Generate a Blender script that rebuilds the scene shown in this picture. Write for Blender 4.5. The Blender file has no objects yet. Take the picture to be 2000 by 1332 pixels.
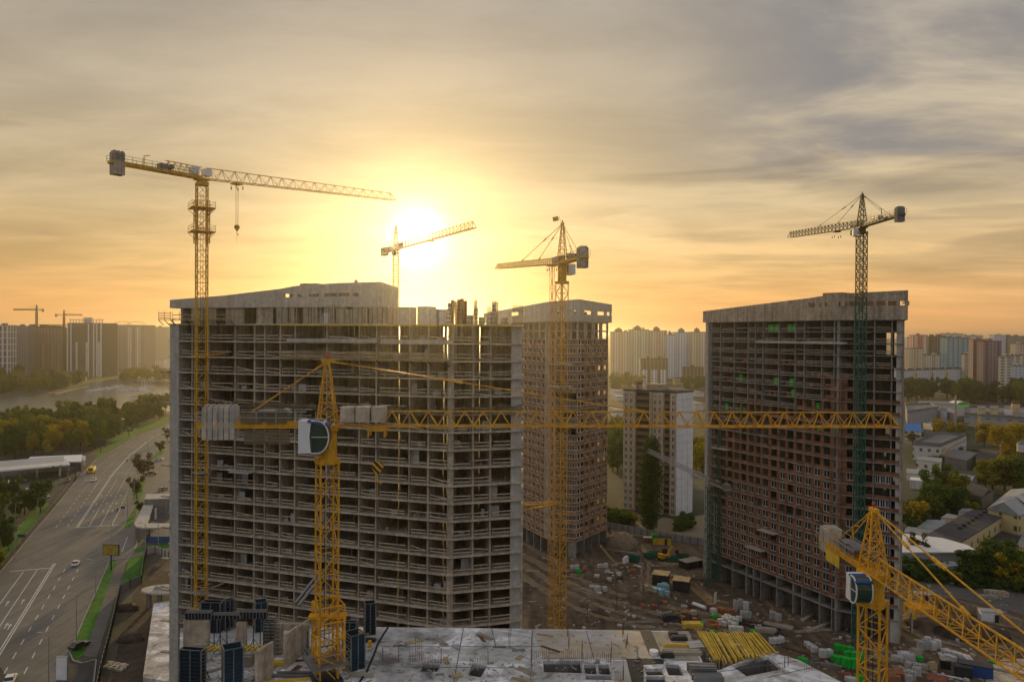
import bpy, math, random
from mathutils import Vector, Matrix, Euler
from mathutils.geometry import tessellate_polygon
R = math.radians
random.seed(7)
sc = bpy.context.scene
COL = sc.collection
# ---------------------------------------------------------------- camera
FPX, CX, CY, CAMZ = 1450.0, 1000.0, 666.0, 72.0
cam_d = bpy.data.cameras.new('camera'); cam = bpy.data.objects.new('camera', cam_d); COL.objects.link(cam)
cam_d.lens = 36.0*FPX/2000.0; cam_d.sensor_width = 36; cam_d.clip_start = 0.5; cam_d.clip_end = 40000
CM = Matrix.Rotation(R(90-0.45), 3, 'X') @ Matrix.Rotation(R(0.36), 3, 'Z')
cam.matrix_world = Matrix.Translation((0, 0, CAMZ)) @ CM.to_4x4()
sc.camera = cam
def ray(px, py):
    return (CM @ Vector(((px-CX)/FPX, -(py-CY)/FPX, -1.0))).normalized()
def P(px, py, Y):
    r = ray(px, py); return Vector((0, 0, CAMZ)) + r*(Y/r.y)
def G(px, py, z=0.0):
    r = ray(px, py); return Vector((0, 0, CAMZ)) + r*((z-CAMZ)/r.z)
# ---------------------------------------------------------------- sun, sky, exposure
SUN = ray(815, 462)
sun_el = math.asin(SUN.z); sun_az = math.atan2(SUN.x, SUN.y)
sl = bpy.data.lights.new('sun', 'SUN'); sun = bpy.data.objects.new('sun', sl); COL.objects.link(sun)
sl.energy = 2.9; sl.angle = R(2.5); sl.color = (1.0, 0.66, 0.24)
sun.rotation_euler = SUN.to_track_quat('Z', 'Y').to_euler()
sc.view_settings.view_transform = 'Standard'; sc.view_settings.look = 'None'
sc.view_settings.exposure = 0.0; sc.view_settings.gamma = 1.0
sc.view_settings.use_curve_mapping = False
sc.cycles.use_denoising = True
sc.cycles.max_bounces = 6; sc.cycles.diffuse_bounces = 4; sc.cycles.glossy_bounces = 2
sc.cycles.transmission_bounces = 3; sc.cycles.transparent_max_bounces = 6; sc.cycles.volume_bounces = 0
W = bpy.data.worlds.new('World'); sc.world = W; W.use_nodes = True
def world():
    nt = W.node_tree; nt.nodes.clear(); N = nt.nodes.new; L = nt.links.new
    def math_(op, a, b=None, clamp=False):
        n = N('ShaderNodeMath'); n.operation = op; n.use_clamp = clamp
        for i, v in enumerate((a, b)):
            if v is None: continue
            if isinstance(v, (int, float)): n.inputs[i].default_value = v
            else: L(v, n.inputs[i])
        return n.outputs[0]
    def mix(f, a, b, mode='MIX'):
        n = N('ShaderNodeMix'); n.data_type = 'RGBA'; n.blend_type = mode
        for s, v in ((n.inputs[0], f), (n.inputs[6], a), (n.inputs[7], b)):
            if isinstance(v, (int, float)): s.default_value = v
            elif isinstance(v, tuple): s.default_value = (*v, 1)
            else: L(v, s)
        return n.outputs[2]
    tc = N('ShaderNodeTexCoord'); sep = N('ShaderNodeSeparateXYZ'); L(tc.outputs['Generated'], sep.inputs[0])
    x, y, z = sep.outputs
    dot = N('ShaderNodeVectorMath'); dot.operation = 'DOT_PRODUCT'
    L(tc.outputs['Generated'], dot.inputs[0]); dot.inputs[1].default_value = SUN
    c = math_('MAXIMUM', dot.outputs['Value'], 0.0)
    # elevation colours of the veil of high cloud
    rp = N('ShaderNodeValToRGB'); L(z, rp.inputs[0]); cr = rp.color_ramp
    stops = [(0.0, (.95, .44, .14)), (0.045, (.92, .48, .165)), (0.09, (.84, .53, .22)), (0.16, (.75, .565, .32)), (0.27, (.67, .55, .39)), (0.42, (.50, .445, .385)), (.62, (.55, .53, .52)), (1.0, (.58, .58, .60))]
    cr.elements[0].position = stops[0][0]; cr.elements[0].color = (*stops[0][1], 1)
    cr.elements[1].position = 1.0; cr.elements[1].color = (*stops[-1][1], 1)
    for p, col in stops[1:-1]:
        e = cr.elements.new(p); e.color = (*col, 1)
    # away from the sun the veil is greyer
    back = math_('MULTIPLY_ADD' if False else 'MULTIPLY', math_('ADD', dot.outputs['Value'], 1.0), 0.5)
    fb = N('ShaderNodeMapRange'); L(back, fb.inputs[0]); fb.inputs[1].default_value = .2; fb.inputs[2].default_value = .93
    base = mix(fb.outputs[0], (.43, .43, .45), rp.outputs[0])
    # cloud streaks on a flat layer far above
    zz = math_('ADD', math_('MAXIMUM', z, 0.0), 0.09)
    u = math_('DIVIDE', x, zz); v = math_('DIVIDE', y, zz)
    cmb = N('ShaderNodeCombineXYZ'); L(u, cmb.inputs[0]); L(v, cmb.inputs[1])
    mp = N('ShaderNodeMapping'); L(cmb.outputs[0], mp.inputs[0]); mp.inputs['Rotation'].default_value = (0, 0, R(-32)); mp.inputs['Scale'].default_value = (.62, 1.15, 1)
    n1 = N('ShaderNodeTexNoise'); L(mp.outputs[0], n1.inputs['Vector']); n1.inputs['Scale'].default_value = 1.35; n1.inputs['Detail'].default_value = 9; n1.inputs['Roughness'].default_value = .60; n1.inputs['Distortion'].default_value = .35
    mp2 = N('ShaderNodeMapping'); L(cmb.outputs[0], mp2.inputs[0]); mp2.inputs['Location'].default_value = (3.3, 1.7, 0); mp2.inputs['Rotation'].default_value = (0, 0, R(14)); mp2.inputs['Scale'].default_value = (.5, .8, 1)
    n2 = N('ShaderNodeTexNoise'); L(mp2.outputs[0], n2.inputs['Vector']); n2.inputs['Scale'].default_value = .42; n2.inputs['Detail'].default_value = 6; n2.inputs['Roughness'].default_value = .5; n2.inputs['Distortion'].default_value = .25
    def mr(v, a, b, lo, hi, smooth=True):
        m = N('ShaderNodeMapRange'); L(v, m.inputs[0]); m.interpolation_type = 'SMOOTHSTEP' if smooth else 'LINEAR'
        for i, q in zip((1, 2, 3, 4), (a, b, lo, hi)): m.inputs[i].default_value = q
        return m.outputs[0]
    s1 = mr(n1.outputs[0], .30, .70, .82, 1.15)
    s2 = mr(n2.outputs[0], .36, .64, .80, 1.14)
    shade = math_('MULTIPLY', s1, s2)
    # streaks fade into the glow at the horizon
    hz = mr(z, 0.0, .09, 0.25, 1.0)
    shade = math_('ADD', math_('MULTIPLY', math_('SUBTRACT', shade, 1.0), hz), 1.0)
    # patches of blue-grey cloud high on the right
    bluem = mr(math_('ADD', math_('MULTIPLY', n2.outputs[0], .55), math_('MULTIPLY', n1.outputs[0], .45)), .55, .42, 0.0, 1.0)
    rightm = math_('MULTIPLY', mr(x, .12, .42, 0, 1), mr(z, .14, .22, 0, 1))
    blue = math_('MULTIPLY', bluem, rightm, True)
    col = mix(1.0, base, shade, 'MULTIPLY')
    shv = N('ShaderNodeCombineXYZ'); [L(shade, shv.inputs[i]) for i in range(3)]
    col = mix(1.0, base, shv.outputs[0], 'MULTIPLY')
    col = mix(math_('MULTIPLY', blue, .85), col, (.24, .235, .255))
    # a dark bank low on the left
    lb = N('ShaderNodeMapping'); L(tc.outputs['Generated'], lb.inputs[0]); lb.inputs['Scale'].default_value = (2.2, 2.2, 26)
    n3 = N('ShaderNodeTexNoise'); L(lb.outputs[0], n3.inputs['Vector']); n3.inputs['Scale'].default_value = 1.3; n3.inputs['Detail'].default_value = 5; n3.inputs['Distortion'].default_value = .6
    bank = math_('MULTIPLY', mr(n3.outputs[0], .50, .66, 0, 1), math_('MULTIPLY', mr(z, .03, .10, 0, 1), mr(z, .28, .20, 0, 1)))
    bank = math_('MULTIPLY', bank, mr(c, .995, .95, 0, 1))
    col = mix(math_('MULTIPLY', bank, .38), col, (.27, .20, .125))
    # light scattered round the sun by thin cloud
    def lobe(power, amp, colr, prev):
        t = math_('MULTIPLY', math_('POWER', c, power), amp)
        cc = N('ShaderNodeCombineXYZ'); [L(t, cc.inputs[i]) for i in range(3)]
        return mix(1.0, prev, mix(1.0, cc.outputs[0], colr, 'MULTIPLY'), 'ADD')
    col = lobe(30, .15, (1.0, .66, .22), col)
    col = lobe(120, .10, (1.0, .70, .28), col)
    col = lobe(700, .22, (1.0, .84, .56), col)
    col = lobe(2600, 2.0, (1.0, .95, .82), col)
    bg = N('ShaderNodeBackground'); L(col, bg.inputs[0]); bg.inputs[1].default_value = 1.0
    sky = N('ShaderNodeTexSky'); sky.sky_type = 'NISHITA'; sky.sun_disc = False
    sky.sun_elevation = sun_el; sky.sun_rotation = sun_az; sky.air_density = 1.2; sky.dust_density = 2.0
    bg2 = N('ShaderNodeBackground'); L(sky.outputs[0], bg2.inputs[0]); bg2.inputs[1].default_value = 0.05
    mx = N('ShaderNodeMixShader'); mx.inputs[0].default_value = .10
    L(bg.outputs[0], mx.inputs[1]); L(bg2.outputs[0], mx.inputs[2])
    out = N('ShaderNodeOutputWorld'); L(mx.outputs[0], out.inputs[0])
world()
# ---------------------------------------------------------------- helpers
ORG = {}                                   # world origin of every object built
def tag(o, label=None, cat=None, group=None, kind=None):
    if label: o['label'] = label
    if cat: o['category'] = cat
    if group: o['group'] = group
    if kind: o['kind'] = kind
    return o
def thing(name, label, cat, loc, group=None, rz=0.0):
    o = bpy.data.objects.new(name, None); COL.objects.link(o); o.empty_display_size = .2
    o.location = loc; o.rotation_euler = (0, 0, rz); ORG[o.name] = Vector(loc)
    return tag(o, label, cat, group)
def each(boxes, name, mat_, parent, cap=100, **kw):
    '''one part per piece up to cap, the rest as one part of kind stuff'''
    for b_ in boxes[:cap]: b_.build(name, mat_, parent, **kw)
    if len(boxes) > cap:
        m = MB(); [m.add(b_.v, b_.f) for b_ in boxes[cap:]]; m.build(name, mat_, parent, kind='stuff', **kw)
class MB:
    def __init__(s): s.v = []; s.f = []
    def add(s, vs, fs):
        n = len(s.v); s.v += [tuple(p) for p in vs]; s.f += [tuple(i+n for i in f) for f in fs]; return s
    BF = [(0, 3, 2, 1), (4, 5, 6, 7), (0, 1, 5, 4), (1, 2, 6, 5), (2, 3, 7, 6), (3, 0, 4, 7)]
    def para(s, o, u, v, w):
        o, u, v, w = map(Vector, (o, u, v, w))
        return s.add([o, o+u, o+u+v, o+v, o+w, o+u+w, o+u+v+w, o+v+w], s.BF)
    def box(s, cx, cy, cz, sx, sy, sz, rz=0.0):          # cz is the bottom
        c, n = math.cos(rz), math.sin(rz)
        u = Vector((c*sx, n*sx, 0)); v = Vector((-n*sy, c*sy, 0))
        return s.para(Vector((cx, cy, cz))-u/2-v/2, u, v, (0, 0, sz))
    def bar(s, p, q, t, t2=None):
        p, q = Vector(p), Vector(q); d = q-p
        if d.length < 1e-6: return s
        a = Vector((0, 0, 1)) if abs(d.normalized().z) < .9 else Vector((1, 0, 0))
        u = d.cross(a).normalized()*t; v = d.cross(u).normalized()*(t2 or t)
        return s.para(p-u/2-v/2, u, v, d)
    def cyl(s, p, q, r, r2=None, n=8, cap=True):
        p, q = Vector(p), Vector(q); d = (q-p).normalized()
        a = Vector((0, 0, 1)) if abs(d.z) < .9 else Vector((1, 0, 0))
        u = d.cross(a).normalized(); v = d.cross(u); r2 = r if r2 is None else r2
        vs = [p+(u*math.cos(2*math.pi*i/n)+v*math.sin(2*math.pi*i/n))*r for i in range(n)]
        vs += [q+(u*math.cos(2*math.pi*i/n)+v*math.sin(2*math.pi*i/n))*r2 for i in range(n)]
        fs = [(i, (i+1) % n, n+(i+1) % n, n+i) for i in range(n)]
        if cap: fs += [tuple(range(n-1, -1, -1)), tuple(range(n, 2*n))]
        return s.add(vs, fs)
    def prism(s, pts, z0, z1):                            # pts 2D outline; z may be numbers or lists
        n = len(pts); za = z0 if isinstance(z0, (list, tuple)) else [z0]*n; zb = z1 if isinstance(z1, (list, tuple)) else [z1]*n
        vs = [(p[0], p[1], a) for p, a in zip(pts, za)]+[(p[0], p[1], b) for p, b in zip(pts, zb)]
        return s.add(vs, [(i, (i+1) % n, n+(i+1) % n, n+i) for i in range(n)]+[tuple(range(n-1, -1, -1)), tuple(range(n, 2*n))])
    def slab_holes(s, outer, holes, z0, z1, hole_depth=None):
        loops = [outer]+holes; flat = [p for l in loops for p in l]
        tri = tessellate_polygon([[Vector((p[0], p[1], 0)) for p in l] for l in loops])
        n = len(s.v); m = len(flat)
        s.v += [(p[0], p[1], z1) for p in flat]+[(p[0], p[1], z0) for p in flat]
        for t in tri:
            a, b, c = (Vector((flat[i][0], flat[i][1])) for i in t)
            cr = (b-a).cross(c-a) if hasattr(Vector((0, 0)), 'cross') else 1
            t = t if cr > 0 else t[::-1]
            s.f.append(tuple(n+i for i in t)); s.f.append(tuple(n+m+i for i in t[::-1]))
        k = 0
        for l in loops:
            q = len(l)
            for i in range(q):
                s.f.append((n+k+i, n+k+(i+1) % q, n+m+k+(i+1) % q, n+m+k+i))
            k += q
        return s
    def blob(s, c, rx, ry, rz, n=8, m=5, jit=.12, half=False):
        c = Vector(c); vs = []; fs = []
        lo = 0 if half else -math.pi/2
        for j in range(m+1):
            a = lo+(math.pi/2-lo)*j/m
            for i in range(n):
                t = 2*math.pi*i/n; k = 1+random.uniform(-jit, jit)
                vs.append(c+Vector((rx*math.cos(a)*math.cos(t)*k, ry*math.cos(a)*math.sin(t)*k, rz*math.sin(a)*(k if j < m else 1))))
        for j in range(m):
            for i in range(n):
                fs.append((j*n+i, j*n+(i+1) % n, (j+1)*n+(i+1) % n, (j+1)*n+i))
        return s.add(vs, fs)
    def build(s, name, mat, parent=None, label=None, cat=None, group=None, kind=None, origin=None, smooth=False):
        if not s.v: return None
        if parent is not None: org = ORG[parent.name]
        elif origin is not None: org = Vector(origin)
        else:
            xs = [p[0] for p in s.v]; ys = [p[1] for p in s.v]; zs = [p[2] for p in s.v]
            org = Vector(((min(xs)+max(xs))/2, (min(ys)+max(ys))/2, min(zs)))
        me = bpy.data.meshes.new(name); me.from_pydata([(p[0]-org.x, p[1]-org.y, p[2]-org.z) for p in s.v], [], s.f)
        if isinstance(mat, str): mat = M[mat]
        me.materials.append(mat)
        if smooth: me.polygons.foreach_set('use_smooth', [True]*len(me.polygons))
        me.update()
        o = bpy.data.objects.new(name, me); COL.objects.link(o)
        if parent is not None: o.parent = parent
        else: o.location = org
        ORG[o.name] = org
        return tag(o, label, cat, group, kind)
def copy_tree(o, parent=None):
    c = o.copy(); COL.objects.link(c)
    if parent is not None: c.parent = parent
    for ch in o.children: copy_tree(ch, c)
    return c
def place(proto, used, loc, rz=0.0, scale=None, label=None):
    o = proto if not used else copy_tree(proto)
    o.location = loc; o.rotation_euler = (0, 0, rz)
    if scale: o.scale = scale
    if label: o['label'] = label
    return o
# ---------------------------------------------------------------- materials
M = {}
def mat(name, col, rough=.8, metal=0.0, var=0.0, vs=1.0, var2=0.0, vs2=.15, streak=0.0, bump=0.0, bs=3.0, spec=.3, col2=None, rnd=0.0, coord='pos'):
    m = bpy.data.materials.new(name); m.use_nodes = True; nt = m.node_tree; N = nt.nodes.new; L = nt.links.new
    b = nt.nodes['Principled BSDF']; b.inputs['Roughness'].default_value = rough; b.inputs['Metallic'].default_value = metal
    b.inputs['Specular IOR Level'].default_value = spec; b.inputs['Base Color'].default_value = (*col, 1)
    M[name] = m
    if coord == 'pos':
        g = N('ShaderNodeNewGeometry'); vec = g.outputs['Position']
    else:
        g = N('ShaderNodeTexCoord'); vec = g.outputs['Object']
    cur = None
    def noise(scale, detail=5, scl=None):
        n = N('ShaderNodeTexNoise'); n.inputs['Scale'].default_value = scale; n.inputs['Detail'].default_value = detail; n.inputs['Roughness'].default_value = .6
        if scl:
            mp = N('ShaderNodeMapping'); mp.inputs['Scale'].default_value = scl; L(vec, mp.inputs[0]); L(mp.outputs[0], n.inputs['Vector'])
        else: L(vec, n.inputs['Vector'])
        return n.outputs[0]
    def rng(v, lo, hi, a=.3, b_=.7):
        r = N('ShaderNodeMapRange'); L(v, r.inputs[0])
        for i, q in zip((1, 2, 3, 4), (a, b_, lo, hi)): r.inputs[i].default_value = q
        return r.outputs[0]
    def mul(a, f):
        n = N('ShaderNodeMix'); n.data_type = 'RGBA'; n.blend_type = 'MULTIPLY'; n.inputs[0].default_value = 1
        cc = N('ShaderNodeCombineColor'); [L(f, cc.inputs[i]) for i in range(3)]
        if isinstance(a, tuple): n.inputs[6].default_value = (*a, 1)
        else: L(a, n.inputs[6])
        L(cc.outputs[0], n.inputs[7]); return n.outputs[2]
    cur = tuple(col)
    if col2 is not None:
        n = N('ShaderNodeMix'); n.data_type = 'RGBA'; n.inputs[6].default_value = (*col, 1); n.inputs[7].default_value = (*col2, 1)
        L(rng(noise(vs2, 6), 0, 1, .42, .58), n.inputs[0]); cur = n.outputs[2]
    if var: cur = mul(cur, rng(noise(vs), 1-var, 1+var))
    if var2: cur = mul(cur, rng(noise(vs2, 4), 1-var2, 1+var2))
    if streak: cur = mul(cur, rng(noise(1.0, 4, (1.3, 1.3, .12)), 1-streak, 1+streak))
    if rnd:
        oi = N('ShaderNodeObjectInfo'); cur = mul(cur, rng(oi.outputs['Random'], 1-rnd, 1+rnd, 0, 1))
    if not isinstance(cur, tuple): L(cur, b.inputs['Base Color'])
    if bump:
        bn = N('ShaderNodeBump'); bn.inputs['Strength'].default_value = bump; bn.inputs['Distance'].default_value = .1
        L(noise(bs, 4), bn.inputs['Height']); L(bn.outputs[0], b.inputs['Normal'])
    return m
mat('concrete', (.41, .34, .255), .9, var=.26, vs=1.6, var2=.2, vs2=.25, streak=.32)
mat('concrete_slab', (.50, .42, .32), .9, var=.3, vs=1.2, var2=.22, vs2=.3)
mat('concrete_mid', (.25, .235, .22), .9, var=.28, vs=1.3, var2=.2, vs2=.25, streak=.35)
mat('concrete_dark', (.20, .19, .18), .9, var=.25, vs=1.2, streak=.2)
mat('concrete_pale', (.46, .43, .385), .9, var=.18, vs=1.2, streak=.15)
mat('wood', (.42, .31, .17), .85, var=.3, vs=.8)
mat('plywood', (.40, .29, .15), .7, var=.3, vs=.6, var2=.15, vs2=.2)
mat('timber_yellow', (.62, .42, .05), .6, var=.25, vs=.9)
mat('timber_grey', (.34, .30, .24), .9, var=.25, vs=.9)
mat('timber_pale', (.50, .43, .32), .85, var=.25, vs=.9)
mat('block_shaded', (.25, .19, .125), .95, var=.25, vs=1.0)  # rough block of inner walls, darkened in colour so bays read as shaded
mat('crane_yellow', (.72, .36, .015), .5, var=.2, vs=1.1, spec=.4)
mat('crane_amber', (.68, .37, .015), .55, var=.25, vs=1.0, spec=.4)
mat('crane_green', (.02, .115, .085), .6, var=.2, vs=.8)
mat('crane_dark', (.10, .08, .03), .6, var=.2, vs=.8)
mat('steel', (.22, .22, .22), .5, .6, var=.2, vs=.8)
mat('steel_dark', (.05, .05, .055), .5, .4, var=.2, vs=.8)
mat('galvanised', (.45, .46, .47), .45, .7, var=.1)
mat('rust', (.16, .07, .035), .9, var=.3, vs=3)
mat('white_paint', (.78, .78, .78), .45, var=.06, vs=.7)
mat('white_sheet', (.80, .81, .83), .5, var=.10, vs=.5, var2=.06)
mat('cream_paint', (.62, .50, .27), .8, var=.12, vs=.6, streak=.12)
mat('blue_paint', (.025, .08, .24), .5, var=.1)
mat('red_paint', (.55, .04, .02), .5)
mat('green_wrap', (.02, .42, .045), .45, var=.2, vs=1.5, bump=.3)
mat('white_wrap', (.54, .53, .53), .45, var=.2, vs=1.3, bump=.3)
mat('grey_block', (.44, .43, .41), .85, var=.2, vs=1.5)
mat('blue_wrap', (.27, .47, .55), .4, var=.25, vs=1.2, bump=.4)
mat('brick_pallet', (.34, .15, .075), .85, var=.3, vs=2.0)
mat('brick_old', (.26, .10, .06), .9, var=.3, vs=2.0)
mat('bitumen', (.055, .055, .06), .85, var=.3, vs=.4, var2=.2)
mat('roof_grey', (.16, .16, .17), .7, var=.2, vs=.25, var2=.2, vs2=.06)
mat('roof_metal', (.30, .32, .34), .5, .2, var=.15, vs=.3)
mat('roof_blue', (.02, .17, .50), .6, var=.15)
mat('wall_grey', (.34, .34, .36), .85, var=.15, vs=.25, streak=.2)
mat('wall_tan', (.60, .52, .42), .85, var=.15, vs=.3, streak=.2)
mat('wall_brown', (.20, .15, .11), .85, var=.15, vs=.3)
mat('wall_white', (.58, .57, .55), .85, var=.12, vs=.3, streak=.18)
mat('asphalt', (.125, .118, .108), .6, var=.14, vs=.25, var2=.22, vs2=.05, spec=.45)
mat('asphalt_dark', (.05, .047, .045), .8, var=.2, vs=.3, var2=.2)
mat('pavement', (.13, .12, .11), .85, var=.2, vs=.6, var2=.15, vs2=.1)
mat('paint_line', (.62, .60, .56), .6, var=.3, vs=1.4)
mat('seam', (.21, .19, .17), .8, var=.4, vs=.8)
mat('pour_joint', (.12, .115, .11), .9)
mat('kerb', (.30, .29, .27), .85, var=.2)
mat('grass', (.045, .16, .012), .95, var=.35, vs=.8, var2=.3, vs2=.12, bump=.6, bs=1.5)
mat('grass_dry', (.075, .075, .02), .95, var=.35, vs=.4, var2=.35, vs2=.06)
mat('dirt', (.165, .115, .072), .95, var=.38, vs=.35, var2=.3, vs2=.06, bump=.8, bs=.8, col2=(.085, .062, .043))
mat('dirt_pale', (.22, .16, .105), .95, var=.3, vs=.5, var2=.25, vs2=.1, bump=.6)
mat('dirt_dark', (.07, .05, .035), .95, var=.4, vs=.5, var2=.3, vs2=.08, bump=.8, bs=1.0)
mat('sand', (.26, .20, .13), .95, var=.25, vs=.8, bump=.5)
mat('ground', (.045, .055, .028), .95, var=.35, vs=.05, var2=.3, vs2=.012, col2=(.085, .078, .06))
mat('glass_dark', (.02, .022, .025), .12, 0, spec=.6)
mat('glass_green', (.03, .06, .045), .08, 0, spec=.8)
mat('black', (.012, .012, .012), .7)
mat('formwork_black', (.018, .02, .024), .55, var=.3, vs=1.0)
mat('formwork_blue', (.018, .045, .07), .5, var=.3, vs=.8)
mat('bark', (.07, .05, .035), .95, var=.3, vs=1.5)
mat('skin', (.45, .28, .2), .6)
mat('net', (.22, .17, .10), .95, var=.2, vs=1)
mat('car_white', (.75, .75, .74), .25, spec=.6); mat('car_dark', (.04, .035, .035), .25, spec=.6)
mat('car_red', (.35, .02, .02), .25, spec=.6); mat('car_silver', (.32, .32, .33), .3, .3, spec=.6)
mat('bus_yellow', (.75, .50, .02), .35, spec=.5)
def brick_mat(name, a, b, mortar, sc_=1.0):
    m = bpy.data.materials.new(name); m.use_nodes = True; nt = m.node_tree; N = nt.nodes.new; L = nt.links.new; M[name] = m
    bs = nt.nodes['Principled BSDF']; bs.inputs['Roughness'].default_value = .92; bs.inputs['Specular IOR Level'].default_value = .15
    g = N('ShaderNodeNewGeometry'); sp = N('ShaderNodeSeparateXYZ'); L(g.outputs['Position'], sp.inputs[0])
    ad = N('ShaderNodeMath'); ad.operation = 'ADD'; L(sp.outputs[0], ad.inputs[0]); L(sp.outputs[1], ad.inputs[1])
    cb = N('ShaderNodeCombineXYZ'); L(ad.outputs[0], cb.inputs[0]); L(sp.outputs[2], cb.inputs[1])
    br = N('ShaderNodeTexBrick'); L(cb.outputs[0], br.inputs['Vector']); br.inputs['Scale'].default_value = 1.0*sc_
    br.inputs['Brick Width'].default_value = .5; br.inputs['Row Height'].default_value = .22; br.inputs['Mortar Size'].default_value = .02
    br.inputs['Color1'].default_value = (*a, 1); br.inputs['Color2'].default_value = (*b, 1); br.inputs['Mortar'].default_value = (*mortar, 1)
    n = N('ShaderNodeTexNoise'); L(g.outputs['Position'], n.inputs['Vector']); n.inputs['Scale'].default_value = .5; n.inputs['Detail'].default_value = 7
    mr = N('ShaderNodeMapRange'); L(n.outputs[0], mr.inputs[0]); mr.inputs[1].default_value = .3; mr.inputs[2].default_value = .7; mr.inputs[3].default_value = .5; mr.inputs[4].default_value = 1.45
    cc = N('ShaderNodeCombineColor'); [L(mr.outputs[0], cc.inputs[i]) for i in range(3)]
    mx = N('ShaderNodeMix'); mx.data_type = 'RGBA'; mx.blend_type = 'MULTIPLY'; mx.inputs[0].default_value = 1
    L(br.outputs[0], mx.inputs[6]); L(cc.outputs[0], mx.inputs[7]); L(mx.outputs[2], bs.inputs['Base Color'])
brick_mat('brick', (.26, .12, .065), (.19, .085, .045), (.17, .13, .10))
brick_mat('brick_tan', (.36, .20, .10), (.30, .16, .085), (.28, .22, .16))
# concrete of the big foreground slab: cement milk, wet patches, dusty marks
def deck_mat():
    m = mat('deck_concrete', (.34, .335, .33), .8); nt = m.node_tree; N = nt.nodes.new; L = nt.links.new
    b = nt.nodes['Principled BSDF']; g = N('ShaderNodeNewGeometry')
    def noise(s, d, dist=0):
        n = N('ShaderNodeTexNoise'); L(g.outputs['Position'], n.inputs['Vector']); n.inputs['Scale'].default_value = s; n.inputs['Detail'].default_value = d; n.inputs['Distortion'].default_value = dist; n.inputs['Roughness'].default_value = .6; return n.outputs[0]
    def rp(v, stops):
        r = N('ShaderNodeValToRGB'); L(v, r.inputs[0]); c = r.color_ramp
        c.elements[0].position = stops[0][0]; c.elements[0].color = (*stops[0][1], 1); c.elements[1].position = stops[-1][0]; c.elements[1].color = (*stops[-1][1], 1)
        for p, q in stops[1:-1]: c.elements.new(p).color = (*q, 1)
        return r.outputs[0]
    a = rp(noise(.16, 6, 1.2), [(.36, (.16, .16, .165)), (.43, (.38, .375, .37)), (.53, (.52, .51, .50)), (.59, (.76, .76, .79)), (.7, (.84, .85, .89))])
    c2 = rp(noise(1.4, 7, .5), [(.3, (.72, .72, .72)), (.7, (1.25, 1.25, 1.25))])
    mx = N('ShaderNodeMix'); mx.data_type = 'RGBA'; mx.blend_type = 'MULTIPLY'; mx.inputs[0].default_value = 1; L(a, mx.inputs[6]); L(c2, mx.inputs[7])
    L(mx.outputs[2], b.inputs['Base Color'])
    r = N('ShaderNodeMapRange'); L(noise(.16, 6, 1.2), r.inputs[0]); r.inputs[1].default_value = .36; r.inputs[2].default_value = .5; r.inputs[3].default_value = .3; r.inputs[4].default_value = .85
    L(r.outputs[0], b.inputs['Roughness'])
deck_mat()
def add_streaks(name, ang, sx, sy, lo, hi, scale=1.0):
    nt = M[name].node_tree; b = nt.nodes['Principled BSDF']; N = nt.nodes.new; L = nt.links.new; src = b.inputs['Base Color'].links[0].from_socket
    g = N('ShaderNodeNewGeometry'); mp = N('ShaderNodeMapping'); mp.inputs['Rotation'].default_value = (0, 0, ang); mp.inputs['Scale'].default_value = (sx, sy, 1); L(g.outputs['Position'], mp.inputs[0])
    n = N('ShaderNodeTexNoise'); n.inputs['Scale'].default_value = scale; n.inputs['Detail'].default_value = 5; L(mp.outputs[0], n.inputs['Vector'])
    r = N('ShaderNodeMapRange'); L(n.outputs[0], r.inputs[0])
    for i, q in zip((1, 2, 3, 4), (.35, .65, lo, hi)): r.inputs[i].default_value = q
    cc = N('ShaderNodeCombineColor'); [L(r.outputs[0], cc.inputs[i]) for i in range(3)]
    mx = N('ShaderNodeMix'); mx.data_type = 'RGBA'; mx.blend_type = 'MULTIPLY'; mx.inputs[0].default_value = 1; L(src, mx.inputs[6]); L(cc.outputs[0], mx.inputs[7]); L(mx.outputs[2], b.inputs['Base Color'])
add_streaks('asphalt', R(-23.5), .9, .012, .78, 1.18)
add_streaks('dirt', R(38), .5, .05, .7, 1.35)
add_streaks('crane_yellow', 0, 3, 3, .8, 1.1); add_streaks('crane_amber', 0, 3, 3, .75, 1.1)
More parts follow.
